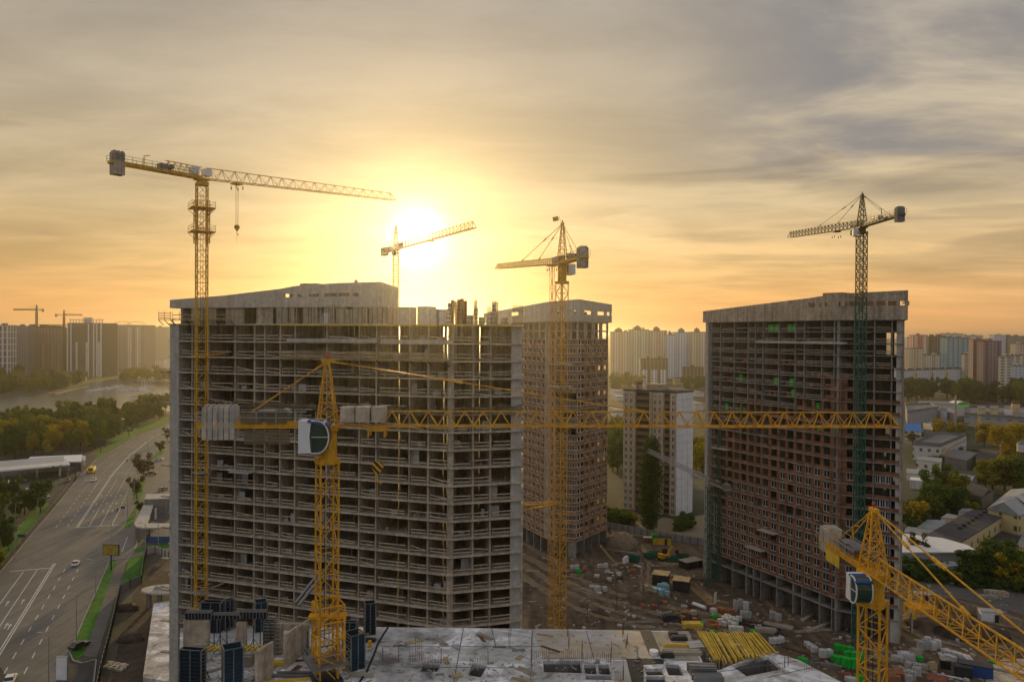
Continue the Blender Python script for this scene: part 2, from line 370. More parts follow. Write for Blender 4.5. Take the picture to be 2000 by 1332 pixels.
# facade of a distant block: wall colour with rows of openings cut as a repeating pattern in the block's own coordinates
def facade(name, wall, win, pu=3.2, pz=2.9, wu=.5, wz=.5, strip=None, su=0, band=None, bz=0.0, rough=.85):
    m = bpy.data.materials.new(name); m.use_nodes = True; nt = m.node_tree; N = nt.nodes.new; L = nt.links.new; M[name] = m
    b = nt.nodes['Principled BSDF']; b.inputs['Specular IOR Level'].default_value = .3
    tc = N('ShaderNodeTexCoord'); sp = N('ShaderNodeSeparateXYZ'); L(tc.outputs['Object'], sp.inputs[0]); sn = N('ShaderNodeSeparateXYZ'); L(tc.outputs['Normal'], sn.inputs[0])
    def mt(op, a, c=None):
        n = N('ShaderNodeMath'); n.operation = op
        for i, v in enumerate((a, c)):
            if v is None: continue
            if isinstance(v, (int, float)): n.inputs[i].default_value = v
            else: L(v, n.inputs[i])
        return n.outputs[0]
    nx = mt('ABSOLUTE', sn.outputs[0]); ny = mt('ABSOLUTE', sn.outputs[1]); side = mt('GREATER_THAN', nx, .7)
    u = mt('ADD', mt('MULTIPLY', sp.outputs[0], mt('SUBTRACT', 1.0, side)), mt('MULTIPLY', sp.outputs[1], side)); z = sp.outputs[2]
    def inside(v, per, frac):
        f = mt('FRACT', mt('DIVIDE', mt('ADD', v, 1000*per), per)); return mt('LESS_THAN', mt('ABSOLUTE', mt('SUBTRACT', f, .5)), frac/2)
    flat = mt('LESS_THAN', mt('ABSOLUTE', sn.outputs[2]), .5)
    w = mt('MULTIPLY', mt('MULTIPLY', inside(u, pu, wu), inside(z, pz, wz)), flat)
    def mixc(f, a, c):
        n = N('ShaderNodeMix'); n.data_type = 'RGBA'; L(f, n.inputs[0])
        for s, v in ((n.inputs[6], a), (n.inputs[7], c)):
            if isinstance(v, tuple): s.default_value = (*v, 1)
            else: L(v, s)
        return n.outputs[2]
    cur = wall
    if strip: cur = mixc(mt('MULTIPLY', inside(u, su, .34), flat), cur, strip)
    if band: cur = mixc(inside(z, bz, .16), cur, band)
    # per-opening brightness
    wn = N('ShaderNodeTexWhiteNoise'); cb = N('ShaderNodeCombineXYZ'); L(mt('FLOOR', mt('DIVIDE', u, pu)), cb.inputs[0]); L(mt('FLOOR', mt('DIVIDE', z, pz)), cb.inputs[1]); L(cb.outputs[0], wn.inputs[0])
    wc = mixc(mt('MULTIPLY', wn.outputs[0], .4), win, tuple((a+c)/2 for a, c in zip(win, wall)))
    cur = mixc(w, cur, wc)
    L(cur, b.inputs['Base Color'])
    b.inputs['Roughness'].default_value = rough
    return m
# ================================================================ SETTING
def sheet(name, pts, z, mat_, label=None):
    mb = MB(); tris = tessellate_polygon([[Vector((p[0], p[1], 0)) for p in pts]])
    mb.v = [(p[0], p[1], z) for p in pts]
    for t in tris:
        a, b, c = (Vector(pts[i][:2]) for i in t)
        mb.f.append(tuple(t) if (b-a).cross(c-a) > 0 else tuple(t[::-1]))
    return mb.build(name, mat_, kind='structure', label=label)
def rough(pts, amp=1.2, step=3.0, seed=1):
    rr_ = random.Random(seed); out = []; n = len(pts)
    for i in range(n):
        a, c = Vector(pts[i][:2]), Vector(pts[(i+1) % n][:2]); k = max(1, int((c-a).length/step)); d = (c-a).normalized(); q = Vector((-d.y, d.x))
        for j in range(k): out.append(a.lerp(c, j/k)+q*rr_.uniform(-amp, amp))
    return out
def gp(*px): return [G(*p).xy for p in px]
mb = MB(); mb.v = [(-14000, -3000, 0), (14000, -3000, 0), (14000, 20000, 0), (-14000, 20000, 0)]; mb.f = [(0, 1, 2, 3)]
mb.build('ground', 'ground', kind='structure')
# river: three joined reaches of one bay
wm = bpy.data.materials.new('water'); wm.use_nodes = True; M['water'] = wm
b = wm.node_tree.nodes['Principled BSDF']; b.inputs['Base Color'].default_value = (.10, .115, .11, 1); b.inputs['Roughness'].default_value = .2; b.inputs['Specular IOR Level'].default_value = .9; b.inputs['IOR'].default_value = 1.5
nn = wm.node_tree.nodes.new('ShaderNodeTexNoise'); nn.inputs['Scale'].default_value = .45; nn.inputs['Detail'].default_value = 4
gg = wm.node_tree.nodes.new('ShaderNodeNewGeometry'); wm.node_tree.links.new(gg.outputs['Position'], nn.inputs['Vector'])
bb = wm.node_tree.nodes.new('ShaderNodeBump'); bb.inputs['Strength'].default_value = .5; bb.inputs['Distance'].default_value = .25
wm.node_tree.links.new(nn.outputs[0], bb.inputs['Height']); wm.node_tree.links.new(bb.outputs[0], b.inputs['Normal'])
sheet('river', gp((-260, 781), (-60, 777), (60, 773), (115, 768), (150, 757), (175, 748), (215, 741), (262, 738), (333, 742), (430, 744), (430, 796), (333, 803), (300, 808), (262, 814), (215, 826), (160, 838), (70, 862), (-40, 880), (-300, 880)), .02, 'water')
# far bank: sand strip and embankment
sheet('river_bank', gp((118, 767), (150, 756.5), (175, 747.5), (215, 740.5), (262, 737.5), (333, 741), (430, 743), (430, 731), (333, 729), (262, 727), (180, 737), (150, 748)), .03, 'grass_dry')
# ---- the avenue: left kerb, double line, right kerb traced on the ground plane
EL = gp((-70, 1205), (-20, 1142), (20, 1094), (60, 1046), (112, 985), (160, 925), (188, 897), (205, 888), (232, 872), (262, 854), (295, 840), (333, 826), (380, 815))
DL = gp((-70, 1386), (-25, 1314), (20, 1241), (62, 1173), (107, 1100), (150.5, 1030), (221, 924.6), (238, 906), (255, 888), (275.4, 872), (300, 853), (327.5, 842), (380, 826))
ER = gp((100, 1440), (132, 1300), (136, 1268), (165, 1205), (190, 1150), (214, 1097), (262, 1000), (285, 950), (292, 915), (300, 893), (314, 872), (335, 858), (395, 838))
def resample(pl, n):
    L = [0]
    for a, c in zip(pl, pl[1:]): L.append(L[-1]+(c-a).length)
    out = []
    for i in range(n):
        t = L[-1]*i/(n-1); k = 0
        while k < len(L)-2 and L[k+1] < t: k += 1
        out.append(pl[k].lerp(pl[k+1], (t-L[k])/max(L[k+1]-L[k], 1e-6)))
    return out
road_out = gp((60, 1500), (100, 1440), (132, 1310), (150, 1287), (160, 1296), (170, 1330), (150, 1440))
sheet('road', [p for p in EL]+[p for p in reversed(ER)], .05, 'asphalt')
sheet('side_road', gp((205, 1112), (262, 1000), (285, 950), (292, 915), (300, 893), (314, 872), (345, 860), (420, 850), (430, 1085), (360, 1066), (285, 1085), (262, 1092), (240, 1100)), .046, 'asphalt')
sheet('forecourt', gp((-70, 905), (60, 897), (165, 893), (205, 886), (188, 898), (160, 926), (108, 982), (80, 978), (50, 955), (-20, 948), (-90, 950)), .046, 'asphalt_dark')
sheet('parking_apron', gp((110, 1440), (134, 1290), (185, 1286), (203, 1266), (175, 1440)), .046, 'asphalt_dark')
# verge of short grass and planting
sheet('verge', gp((-90, 1232), (-20, 1130), (60, 1032), (98, 985), (82, 979), (60, 1000), (20, 1050), (-30, 1110), (-120, 1200)), .054, 'grass')
sheet('verge', gp((190, 893), (205, 886), (232, 870), (262, 852), (295, 838), (333, 824), (380, 812), (380, 806), (333, 812), (290, 824), (240, 846), (205, 868), (183, 888)), .054, 'grass')
sheet('verge', gp((137, 1272), (166, 1205), (191, 1150), (206, 1110), (212, 1095), (229, 1092), (222, 1112), (196, 1190), (170, 1262), (163, 1280), (150, 1286), (139, 1284)), .058, 'grass')
sheet('pavement', gp((163, 1281), (170, 1262), (196, 1190), (222, 1112), (229, 1092), (247, 1093), (243, 1112), (218, 1190), (196, 1262), (188, 1284)), .058, 'pavement')
sheet('verge', gp((236, 1146), (252, 1090), (285, 1082), (282, 1134), (262, 1140)), .062, 'grass')
sheet('verge', gp((262, 1072), (300, 1062), (345, 1060), (345, 1067), (300, 1074), (262, 1080)), .062, 'grass')
sheet('verge', gp((240, 1031), (250, 1010), (262, 990), (268, 988), (266, 1004), (258, 1024), (253, 1030)), .062, 'grass')
sheet('verge', gp((260, 978), (256, 950), (268, 935), (283, 938), (280, 962), (272, 974)), .062, 'grass')
sheet('verge', gp((296, 896), (306, 882), (322, 877), (318, 886), (304, 899)), .062, 'grass')
# ---- painted markings, every line a strip on the road
pm = MB()
def strip(a, c, w, z=.058):
    a, c = Vector(a), Vector(c); d = (c-a); 
    if d.length < .01: return
    n = Vector((-d.y, d.x)).normalized()*w/2
    pm.add([(*(a-n), z), (*(c-n), z), (*(c+n), z), (*(a+n), z)], [(0, 1, 2, 3)])
def line(pl, w): [strip(a, c, w) for a, c in zip(pl, pl[1:])]
def dashes(pl, w, on, off, start=0):
    n = 400; q = resample(pl, n); acc = 0; per = on+off
    a = None; acc = start
    for i in range(n-1):
        seg = (q[i+1]-q[i]).length
        if acc % per < on: strip(q[i], q[i+1]+(q[i+1]-q[i])*.02, w)
        acc += seg
def off(pl, d):
    out = []
    for i, p in enumerate(pl):
        t = (pl[min(i+1, len(pl)-1)]-pl[max(i-1, 0)]).normalized(); out.append(p+Vector((-t.y, t.x))*d)
    return out
for s in (-.28, .28):
    line(off(DL[:5], s), .26); line(off(DL[5:], s), .26)
line(gp((18.7, 1116), (98.5, 1109)), .5); line(gp((150.5, 1030), (239.7, 1024.6)), .5); line(gp((160.7, 938), (209, 936)), .5); line(gp((221, 924), (264, 923)), .5)
line(gp((46, 1116), (10, 1165), (-30, 1222)), .22); line(gp((73, 1112), (12.6, 1202.5), (-30, 1270)), .22)
for a, c, d in (((174, 1028), (192, 996), (229, 934)), ((195.5, 1027.5), (211, 998.6), (245.7, 933)), ((219, 1025), (236, 990), (251.6, 953.5))):
    line(gp(a, c), .24); dashes(gp(c, d), .24, 4, 3)
for a, c in (((108.8, 1030), (178.5, 937.4)), ((131.8, 1028), (194.7, 937.4)), ((127, 1111), (-30, 1380)), ((152.7, 1111), (20, 1368))):
    dashes(gp(a, c), .24, 3.4, 4.6)
line(gp((179, 937), (166, 954)), .22); line(gp((195, 937), (183, 955)), .22)
for f in (.34, .67):
    a = [p.lerp(q, f) for p, q in zip(resample(EL[5:], 60), resample(DL[6:], 60))]; dashes(a, .24, 2.2, 5)
    a = [p.lerp(q, f) for p, q in zip(resample(DL[6:], 60), resample(ER[7:], 60))]; dashes(a, .24, 2.2, 5)
dashes(gp((165, 933.5), (262, 929)), .5, 1.0, 1.0); dashes(gp((168, 929.5), (262, 925.5)), .5, 1.0, 1.0)
line(gp((249, 1048), (238, 1078)), .2); line(gp((270, 1050), (264, 1072)), .2); line(gp((268, 1056), (328, 1051)), .2)
for px, py in ((183, 999), (201.5, 998.5), (219.5, 998), (188, 984.5), (208.5, 983.5), (227.5, 983), (198, 968.5), (217, 968), (235, 967.5), (14, 1178), (44, 1175), (12, 1222), (18, 1224)):
    p = G(px, py).xy; d = Vector((-.40, .915)); n = Vector((d.y, -d.x))
    strip(p-d*2.0, p+d*.6, .22); pm.add([(*(p+d*.6-n*.45), .058), (*(p+d*2.1), .058), (*(p+d*.6+n*.45), .058)], [(0, 2, 1)])
tm = MB(); keep = pm; pm = MB()
for px0, py0, px1, py1 in ((149, 957.5, 160, 960), (137, 972, 158, 970.5), (119, 992, 163, 989), (110, 1008, 140, 1005), (104, 1020, 156, 1015), (76, 1051, 133, 1046.5), (127, 1066, 200, 1063), (66, 1067, 110, 1065), (87, 1143, 130, 1139), (60, 1187, 116, 1184), (39, 1225, 90, 1222), (37, 1285, 75, 1277), (155, 1076, 185, 1078), (233, 960, 245, 962), (175, 1130, 181, 1127), (20, 1300, 60, 1296), (115, 1190, 160, 1187)):
    line(gp((px0, py0), ((px0+px1)/2, (py0+py1)/2+.6), (px1, py1)), .16)
pm.build('road_seam', 'seam', kind='structure'); pm = keep
pm.build('road_marking', 'paint_line', kind='structure')
# kerbs
def kerb(pl, w=.3, h=.14, z=0.05):
    mb = MB()
    for a, c in zip(pl, pl[1:]):
        mb.bar((a.x, a.y, z+h/2), (c.x, c.y, z+h/2), w, h)
    return mb.build('kerb', 'kerb', kind='structure')
kerb(EL); kerb(gp((170, 1440), (188, 1288), (160, 1295), (143, 1290), (136, 1275), (165, 1205), (190, 1150), (208, 1110), (213, 1094), (248, 1091), (262, 1078)))
kerb(gp((240, 1031), (250, 1010), (262, 988))); kerb(gp((258, 975), (255, 950), (268, 934), (284, 937)))
# the building site: bare trampled earth with ruts and paths
sheet('building_site', gp((215, 1440), (210, 1330), (262, 1150), (290, 1100), (345, 1075), (1010, 1020), (1100, 1035), (1190, 1045), (1280, 1052), (1380, 1060), (1500, 1060), (1780, 1105), (2120, 1200), (2200, 1700), (215, 1700)), .03, 'dirt')
sheet('trench', gp((215, 1340), (235, 1240), (262, 1160), (300, 1105), (335, 1120), (335, 1440), (212, 1440)), .04, 'dirt_dark')
for j_, (dx, dy, am) in enumerate(((0, 0, .5), (-14, 12, .4), (-30, 26, .6), (18, -12, .35))):
    sheet('site_track', rough(gp(*[(x+dx, y+dy) for x, y in ((1000, 1068), (1060, 1098), (1115, 1135), (1185, 1168), (1285, 1194), (1420, 1218), (1420, 1222), (1282, 1200), (1180, 1174), (1105, 1142), (1050, 1105), (1000, 1074))]), am, 2.0, j_), .045+.004*j_, 'dirt_pale')
for j_, dx in enumerate((0, 12)): sheet('site_track', rough(gp(*[(x+dx, y) for x, y in ((1238, 1062), (1244, 1062), (1258, 1105), (1254, 1165), (1248, 1165), (1250, 1108))]), .5, 2.0, j_+9), .063+.004*j_, 'dirt_pale')
sheet('service_road', gp((1800, 1130), (1900, 1138), (2060, 1165), (2200, 1190), (2200, 1245), (2020, 1205), (1880, 1170), (1800, 1160)), .045, 'pavement')
sheet('concrete_apron', gp((1925, 1305), (1960, 1285), (2100, 1290), (2200, 1400), (1930, 1400)), .045, 'concrete_slab')
sheet('yard', gp((1180, 1000), (1215, 1000), (1322, 1014), (1375, 1005), (1378, 1050), (1300, 1052), (1195, 1043)), .04, 'sand')
sheet('yard', gp((1885, 1090), (1925, 1030), (1965, 1010), (2100, 1010), (2200, 1100), (1990, 1085)), .04, 'asphalt_dark')
# heaps of earth pushed up at the edge of the site
for px, py, w_, h_, m_, lab in ((1212, 1068, 6, 4.6, 'sand', 'pale conical sand heap by the rear tower'), (1180, 1130, 6, 1.6, 'dirt', 'low brown earth heap near the rear brick tower'),
        (1262, 1172, 6, 2.0, 'dirt', 'brown rubble heap between wire posts and pallets'), (1330, 1210, 4, 1.5, 'dirt_dark', 'small dark earth heap in the middle of the yard'),
        (248, 1190, 3, 1.6, 'dirt_dark', 'dark spoil bank beside the hoarding'), (256, 1250, 3, 1.5, 'dirt_dark', 'dark spoil bank nearest the ramp'),
        (1330, 1290, 6, 2, 'dirt_dark', 'dark earth heap hidden behind the slab'), (1830, 1215, 9, 2.6, 'dirt', 'long earth bank under the yellow jib'), (1900, 1240, 8, 2.2, 'dirt_dark', 'dark debris bank under the yellow jib')):
    p = G(px, py); MB().blob((p.x, p.y, 0), w_, w_*.7, h_, 16, 5, .16, True).build('earth_heap', m_, label=lab, cat='heap', smooth=True)
# distant rise of the land along the horizon
mb = MB(); xs = [-9000+300*i for i in range(61)]
n0 = len(xs); vs = [(x_, 5200, 0) for x_ in xs]+[(x_, 5600, 52+22*math.sin(x_*.0011)+14*math.sin(x_*.0043+1)) for x_ in xs]+[(x_, 9000, 60+18*math.sin(x_*.0014)) for x_ in xs]+[(x_, 12000, 0) for x_ in xs]
fs = [(r*n0+i, r*n0+i+1, (r+1)*n0+i+1, (r+1)*n0+i) for r in range(3) for i in range(n0-1)]
mb.add(vs, fs).build('hills', 'grass_dry', kind='structure')
# ================================================================ NEAR TOWER (concrete frame)
def onseg(px, A, B, py=760):
    r = ray(px, py); k = r.x/r.y; A, B = Vector(A), Vector(B); d = B-A
    t = (k*A.y-A.x)/(d.x-k*d.y); return A+d*t
def add_wall(mb, a, n, depth, th, z0, z1, setback=0.0):
    """thin wall starting on the facade at a, running inward along n"""
    a = Vector(a)+Vector(n)*setback; t = Vector((-n[1], n[0]))
    mb.para((a.x-t.x*th/2, a.y-t.y*th/2, z0), (t.x*th, t.y*th, 0), (n[0]*depth, n[1]*depth, 0), (0, 0, z1-z0))
def offset_poly(pts, d):
    out = []; n = len(pts)
    for i in range(n):
        p0, p1, p2 = Vector(pts[i-1]), Vector(pts[i]), Vector(pts[(i+1) % n])
        a = (p1-p0).normalized(); b = (p2-p1).normalized(); na = Vector((a.y, -a.x)); nb = Vector((b.y, -b.x))
        m = (na+nb); m = m/max(m.length_squared, .2)*2
        out.append(p1+m*d)
    return out
LA, CA, RA = Vector((-64.5, 140.7)), Vector((-10.1, 122.9)), Vector((1.7, 126.5))
FLH = 2.95; NA_ = 24; TOPA = 73.75
levA = [TOPA]+[70.6-FLH*k for k in range(NA_)]
nA = Vector((.311, .951)); nR = Vector((-.292, .956)); nAr = (nA+nR).normalized()
polyA = [LA, CA, RA, Vector((1.9, 139.5)), Vector((-10.1, 141.4)), Vector((-59.2, 157.4))]
A = thing('concrete_tower', 'long unfinished concrete frame tower filling the middle of the view, open floors facing us', 'building', (-30, 135, 0))
outA = offset_poly(polyA, .35)
for k, z in enumerate(levA):
    mb = MB(); pl = outA
    mb.prism([tuple(p) for p in pl], z-.24, z)
    mb.build('floor_slab', 'concrete_slab', A)
# cross walls standing on the facade line
pxw = [374, 406, 458, 496, 516, 546, 575, 637, 701, 734, 799, 836]
wallsA = []
for i, px in enumerate(pxw):
    a = onseg(px, LA, CA); th = .34 if px in (496, 836) else .26
    wallsA.append((px, a, nA)); mb = MB(); dp = 7.2 if px not in (496, 836) else 3.0
    add_wall(mb, a, nA, dp, th, 0, TOPA-.24, .12); mb.build('cross_wall', 'concrete', A)
mb = MB(); add_wall(mb, CA, nAr, 6.5, 1.0, 0, TOPA-.24, .1); mb.build('corner_column', 'concrete', A)
for px in (925, 959):
    a = onseg(px, CA, RA); wallsA.append((px, a, nR)); mb = MB(); add_wall(mb, a, nR, 6.8, .3, 0, TOPA-.24, .12); mb.build('cross_wall', 'concrete', A)
# blind end walls
a, c = onseg(999, CA, RA), RA
mb = MB(); d = (c-a); mb.para((a.x+nR.x*.12, a.y+nR.y*.12, 0), (d.x, d.y, 0), (nR.x*.3, nR.y*.3, 0), (0, 0, TOPA-.24))
mb.para((c.x-.3, c.y+.2, 0), (.3, 0, 0), (0, 12, 0), (0, 0, TOPA-.24)); mb.build('end_wall', 'concrete_pale', A)
a, c = LA, onseg(352, LA, CA); d = c-a
mb = MB(); mb.para((a.x-nA.x*.42, a.y-nA.y*.42, 0), (d.x, d.y, 0), (nA.x*4.2, nA.y*4.2, 0), (0, 0, TOPA)); mb.build('end_wall', 'concrete_pale', A)
# inner walls with door gaps, floor by floor the same plan
SLITS = [ray(px, 700) for px in (779.5, 867.0, 873.5)]
def slit_gaps(p, d, gap=.24):
    out = []
    for r in SLITS:
        k = r.x/r.y; t = (k*p.y-p.x)/(d.x-k*d.y)
        out.append((t-gap/2/d.length, t+gap/2/d.length))
    return out
def cut(s0, s1, gaps):
    segs_ = [(s0, s1)]
    for g0, g1 in gaps:
        nx = []
        for a_, b_ in segs_:
            if g1 <= a_ or g0 >= b_: nx.append((a_, b_)); continue
            if g0 > a_: nx.append((a_, g0))
            if g1 < b_: nx.append((g1, b_))
        segs_ = nx
    return segs_
segs = [LA]+[w[1] for w in wallsA[:-2]]+[CA]
mb = MB(); rr = random.Random(3)
for zi, z in enumerate(levA[:-1]):
    z0 = levA[zi+1]; h = z-.24-z0
    for i in range(len(segs)-1):
        a, c = segs[i]+nA*(6.9), segs[i+1]+nA*(6.9); d = c-a; w = d.length
        if w < 1.5: continue
        g0 = rr.choice((.12, .35, .55, .7)); gw = min(1.0/w, .28)
        for s0, s1 in ((0, g0), (g0+gw, 1)):
            for s0, s1 in cut(s0, s1, slit_gaps(a, d)):
                if s1-s0 < .02: continue
                o = a+d*s0; mb.para((o.x, o.y, z0), (d.x*(s1-s0), d.y*(s1-s0), 0), (nA.x*.22, nA.y*.22, 0), (0, 0, h))
        if w > 4 and rr.random() < .8:                 # partition half way back
            o = segs[i].lerp(segs[i+1], rr.uniform(.35, .65))+nA*rr.uniform(2.8, 4); add_wall(mb, o, nA, 3.0, .2, z0, z0+h)
mb.build('spine_wall', 'block_shaded', A)
# far facade cross walls and far corridor wall
mb = MB()
for i, s in enumerate([.03, .12, .22, .33, .43, .5, .6, .7, .82, .97]):
    p = LA.lerp(CA, s)+nA*9.2; q_ = p+nA*7.3
    if any((r.x/r.y*p.y-p.x)*(r.x/r.y*q_.y-q_.x) < 0 for r in SLITS): continue
    add_wall(mb, p, nA, 7.3, .25, 0, TOPA-.24)
p, q = LA+nA*9.1, CA+nA*9.1; d = q-p
for s0, s1 in ((0, .18), (.2, .36), (.38, .61), (.63, .80), (.83, .955), (.975, 1.0)):
    for s0, s1 in cut(s0, s1, slit_gaps(p, d, .4)): o = p+d*s0; mb.para((o.x, o.y, 0), (d.x*(s1-s0), d.y*(s1-s0), 0), (nA.x*.2, nA.y*.2, 0), (0, 0, TOPA-.24))
p, q = CA+nR*8.6, Vector((1.5, 135.6)); d = q-p
for s0, s1 in ((.12, .48), (.56, 1.0)):
    o = p+d*s0; mb.para((o.x, o.y, 0), (d.x*(s1-s0), d.y*(s1-s0), 0), (0, .2, 0), (0, 0, TOPA-.24))
mb.build('core_wall', 'concrete', A)
# plank guard rails: one set of planks for each floor
bays = []
ptsL = [onseg(352, LA, CA)]+[w[1] for w in wallsA[:-2]]+[CA]
for i in range(len(ptsL)-1): bays.append((ptsL[i], ptsL[i+1], nA))
pr = [CA]+[w[1] for w in wallsA[-2:]]+[onseg(1018, CA, RA)]
for i in range(len(pr)-1): bays.append((pr[i], pr[i+1], nR))
planks = []; mb = MB(); litter = MB()
for k, z in enumerate(levA[1:]):
    rr = random.Random(100+k)
    for a, c, n in bays:
        d = c-a; w = d.length
        if w < 1.6: continue
        for h in (.5, 1.05):
            if rr.random() < .08: continue
            s0, s1 = rr.uniform(.05, .14), rr.uniform(.86, .95); t0, t1 = rr.uniform(-.08, .08), rr.uniform(-.08, .08)
            if rr.random() < .1: t1 -= rr.uniform(.2, .5)
            p = a+d*s0+n*rr.uniform(.1, .25); q = a+d*s1+n*rr.uniform(.1, .25)
            planks.append(MB().bar((p.x, p.y, z+h+t0), (q.x, q.y, z+h+t1), .06, .17))
        for s in (.1, .5, .9):
            if w > 2.5 and rr.random() < .75:
                p = a+d*s+n*.42; mb.bar((p.x, p.y, z), (p.x, p.y, z+1.15), .05)
        if rr.random() < .22:                           # odd lengths of timber, sheets and bags lying inside
            p = a+d*rr.uniform(.2, .7)+n*rr.uniform(1, 2.5); litter.box(p.x, p.y, z, rr.uniform(.5, 1.4), rr.uniform(.3, .9), rr.uniform(.15, .7), rr.uniform(0, 3))
each(planks, 'guard_rail', 'timber_pale', A); mb.build('rail_post', 'timber_pale', A, kind='stuff'); litter.build('litter', 'timber_grey', A, kind='stuff')
mb = MB(); rr = random.Random(61); mg = MB(); mh = MB()
for k, z in enumerate(levA[1:]):
    h = FLH-.24
    for a, c, n in bays:
        d = c-a; w = d.length
        if w < 1.6: continue
        if rr.random() < .10:                          # a leaf of blockwork begun beside a wall
            s0 = rr.choice((.04, .6)); o = a+d*s0+n*rr.uniform(.8, 2.5); q = d*rr.uniform(.2, .36); mb.para((o.x, o.y, z), (q.x, q.y, 0), (n.x*.2, n.y*.2, 0), (0, 0, h*rr.uniform(.3, 1.0)))
        if rr.random() < .10: p = a+d*rr.uniform(.25, .7)+n*rr.uniform(1.2, 2.6); mg.box(p.x, p.y, z, 1.1, .9, rr.uniform(.5, 1.3), rr.uniform(-.5, .2))
        if rr.random() < .05: p = a+d*rr.uniform(.1, .9)+n*.05; mh.cyl((p.x, p.y, z-rr.uniform(1.5, 6)), (p.x, p.y, z), .05, n=5)
mb.build('block_infill', 'grey_block', A, kind='stuff'); mg.build('stored_blocks', 'concrete_pale', A, kind='stuff'); mh.build('hose', 'black', A, kind='stuff')
# steel props standing under the upper slabs
mb = MB(); rr = random.Random(5)
for k in (0, 1, 2):
    z0 = levA[k+1]; z1 = levA[k]-.24
    for a, c, n in bays:
        for j in range(int((c-a).length/1.0)):
            p = a+(c-a)*(j+.5)/max(1, int((c-a).length/1.0))+n*rr.choice((1.6, 3.2, 4.8))
            if rr.random() < (.9 if k == 0 else .35): mb.bar((p.x, p.y, z0), (p.x, p.y, z1), .07)
mb.build('prop', 'steel', A, kind='stuff')
# upper storey wall with door openings and the sloping parapet with its slot windows
Z0 = TOPA; ZL = 76.7
def fz(px, py):
    p = onseg(px, LA, CA); r = ray(px, py); return CAMZ+r.z*(p.length/Vector((r.x, r.y)).length)
mb = MB(); th = .35
def wpiece(mb, px0, px1, z0, z1, z0b=None, z1b=None, sb=.05, t=.35):
    a, c = onseg(px0, LA, CA)+nA*sb, onseg(px1, LA, CA)+nA*sb; e = nA*t
    z0b = z0 if z0b is None else z0b; z1b = z1 if z1b is None else z1b
    mb.add([(a.x, a.y, z0), (c.x, c.y, z0b), (c.x+e.x, c.y+e.y, z0b), (a.x+e.x, a.y+e.y, z0), (a.x, a.y, z1), (c.x, c.y, z1b), (c.x+e.x, c.y+e.y, z1b), (a.x+e.x, a.y+e.y, z1)], MB.BF)
for a, c in ((352, 356), (373, 396), (399, 421), (440, 476), (500, 532), (549, 574), (601, 628), (655, 676), (720, 755)):
    mb = MB(); wpiece(mb, a, c, Z0, ZL); mb.build('upper_wall', 'concrete', A)
mb = MB(); tops = [(334.6, 78.25), (440, fz(440, 577.5)), (577, fz(577, 559)), (660, fz(660, 553)), (745, fz(745, 550.5))]
wpiece(mb, 334.6, 440, ZL, tops[0][1], ZL, tops[1][1], sb=-.45, t=.5)
wpiece(mb, 440, 552, ZL, tops[1][1], ZL, fz(552, 564), sb=-.45, t=.5)
zb, zt = fz(620, 580), fz(620, 573.5)
wpiece(mb, 552, 745, ZL, zb, sb=-.45, t=.5)
for a, c in ((552, 557), (574, 584), (592, 605), (625, 636), (660, 664), (684, 690), (702, 745)): wpiece(mb, a, c, zb, zt, sb=-.45, t=.5)
wpiece(mb, 552, 577, zt, fz(552, 564), zt, tops[2][1], sb=-.45, t=.5); wpiece(mb, 577, 660, zt, tops[2][1], zt, tops[3][1], sb=-.45, t=.5); wpiece(mb, 660, 745, zt, tops[3][1], zt, tops[4][1], sb=-.45, t=.5)
a = onseg(745, LA, CA)-nA*.45; mb.para((a.x-.4, a.y, ZL), (.4, 0, 0), (1.6, 9, -.4), (0, 0, tops[4][1]-ZL))
mb.build('parapet', 'concrete_pale', A)
mb = MB(); a = onseg(578, LA, CA)+nA*3; mb.box(a.x+1.3, a.y, tops[2][1]-1.6, 3.6, 3.0, 2.2, -.31); mb.build('roof_hatch', 'concrete', A)
mb = MB(); wpiece(mb, 550, 738, ZL+.2, zt+.3, sb=2.2, t=.3); mb.build('roof_room', 'block_shaded', A)
mb = MB(); a = onseg(683, LA, CA)+nA*2; mb.cyl((a.x, a.y, tops[3][1]-.3), (a.x, a.y, tops[3][1]+.45), .3); mb.blob((a.x, a.y, tops[3][1]+.4), .35, .35, .35); mb.build('vent_cowl', 'concrete', A)
mb = MB(); mb.prism([tuple(LA+nA*.2), tuple(onseg(745, LA, CA)+nA*.2), tuple(onseg(745, LA, CA)+nA*9), tuple(LA+nA*9)], ZL-.02, ZL+.2); mb.build('roof_slab', 'concrete_slab', A)
for px in (350, 400, 455, 520, 575, 640, 700, 744): mb = MB(); add_wall(mb, onseg(px, LA, CA), nA, 8.1 if px < 744 else 8.5, .3, Z0, ZL-.03, .5); mb.build('upper_wall', 'concrete', A)
mb = MB()
p, q = LA+nA*8.2, onseg(745, LA, CA)+nA*8.2; mb.para((p.x, p.y, Z0), (q.x-p.x, q.y-p.y, 0), (nA.x*.3, nA.y*.3, 0), (0, 0, ZL-Z0-.03)); mb.build('upper_wall', 'concrete', A)
# the lift blocks of the next storey on the right half of the deck
def deckbox(px, w, d, h, back, matn, name, rz=-.31, z=TOPA, seg=(LA, CA), parent=A, **kw):
    p = onseg(px, *seg)+nA*back; m = MB(); m.box(p.x, p.y, z, w, d, h, rz); return m.build(name, matn, parent, **kw)
for px, w, d, h, back in ((777, 2.1, 3, 3.0, 3.5), (818, 2.2, 3, 3.05, 3), (834, 1.7, 3, 2.6, 3.2), (858, 1.2, 2, 2.5, 2.2), (866, 1.0, 1.6, .8, 2)):
    deckbox(px, w, d, h, back, 'concrete_pale', 'lift_wall')
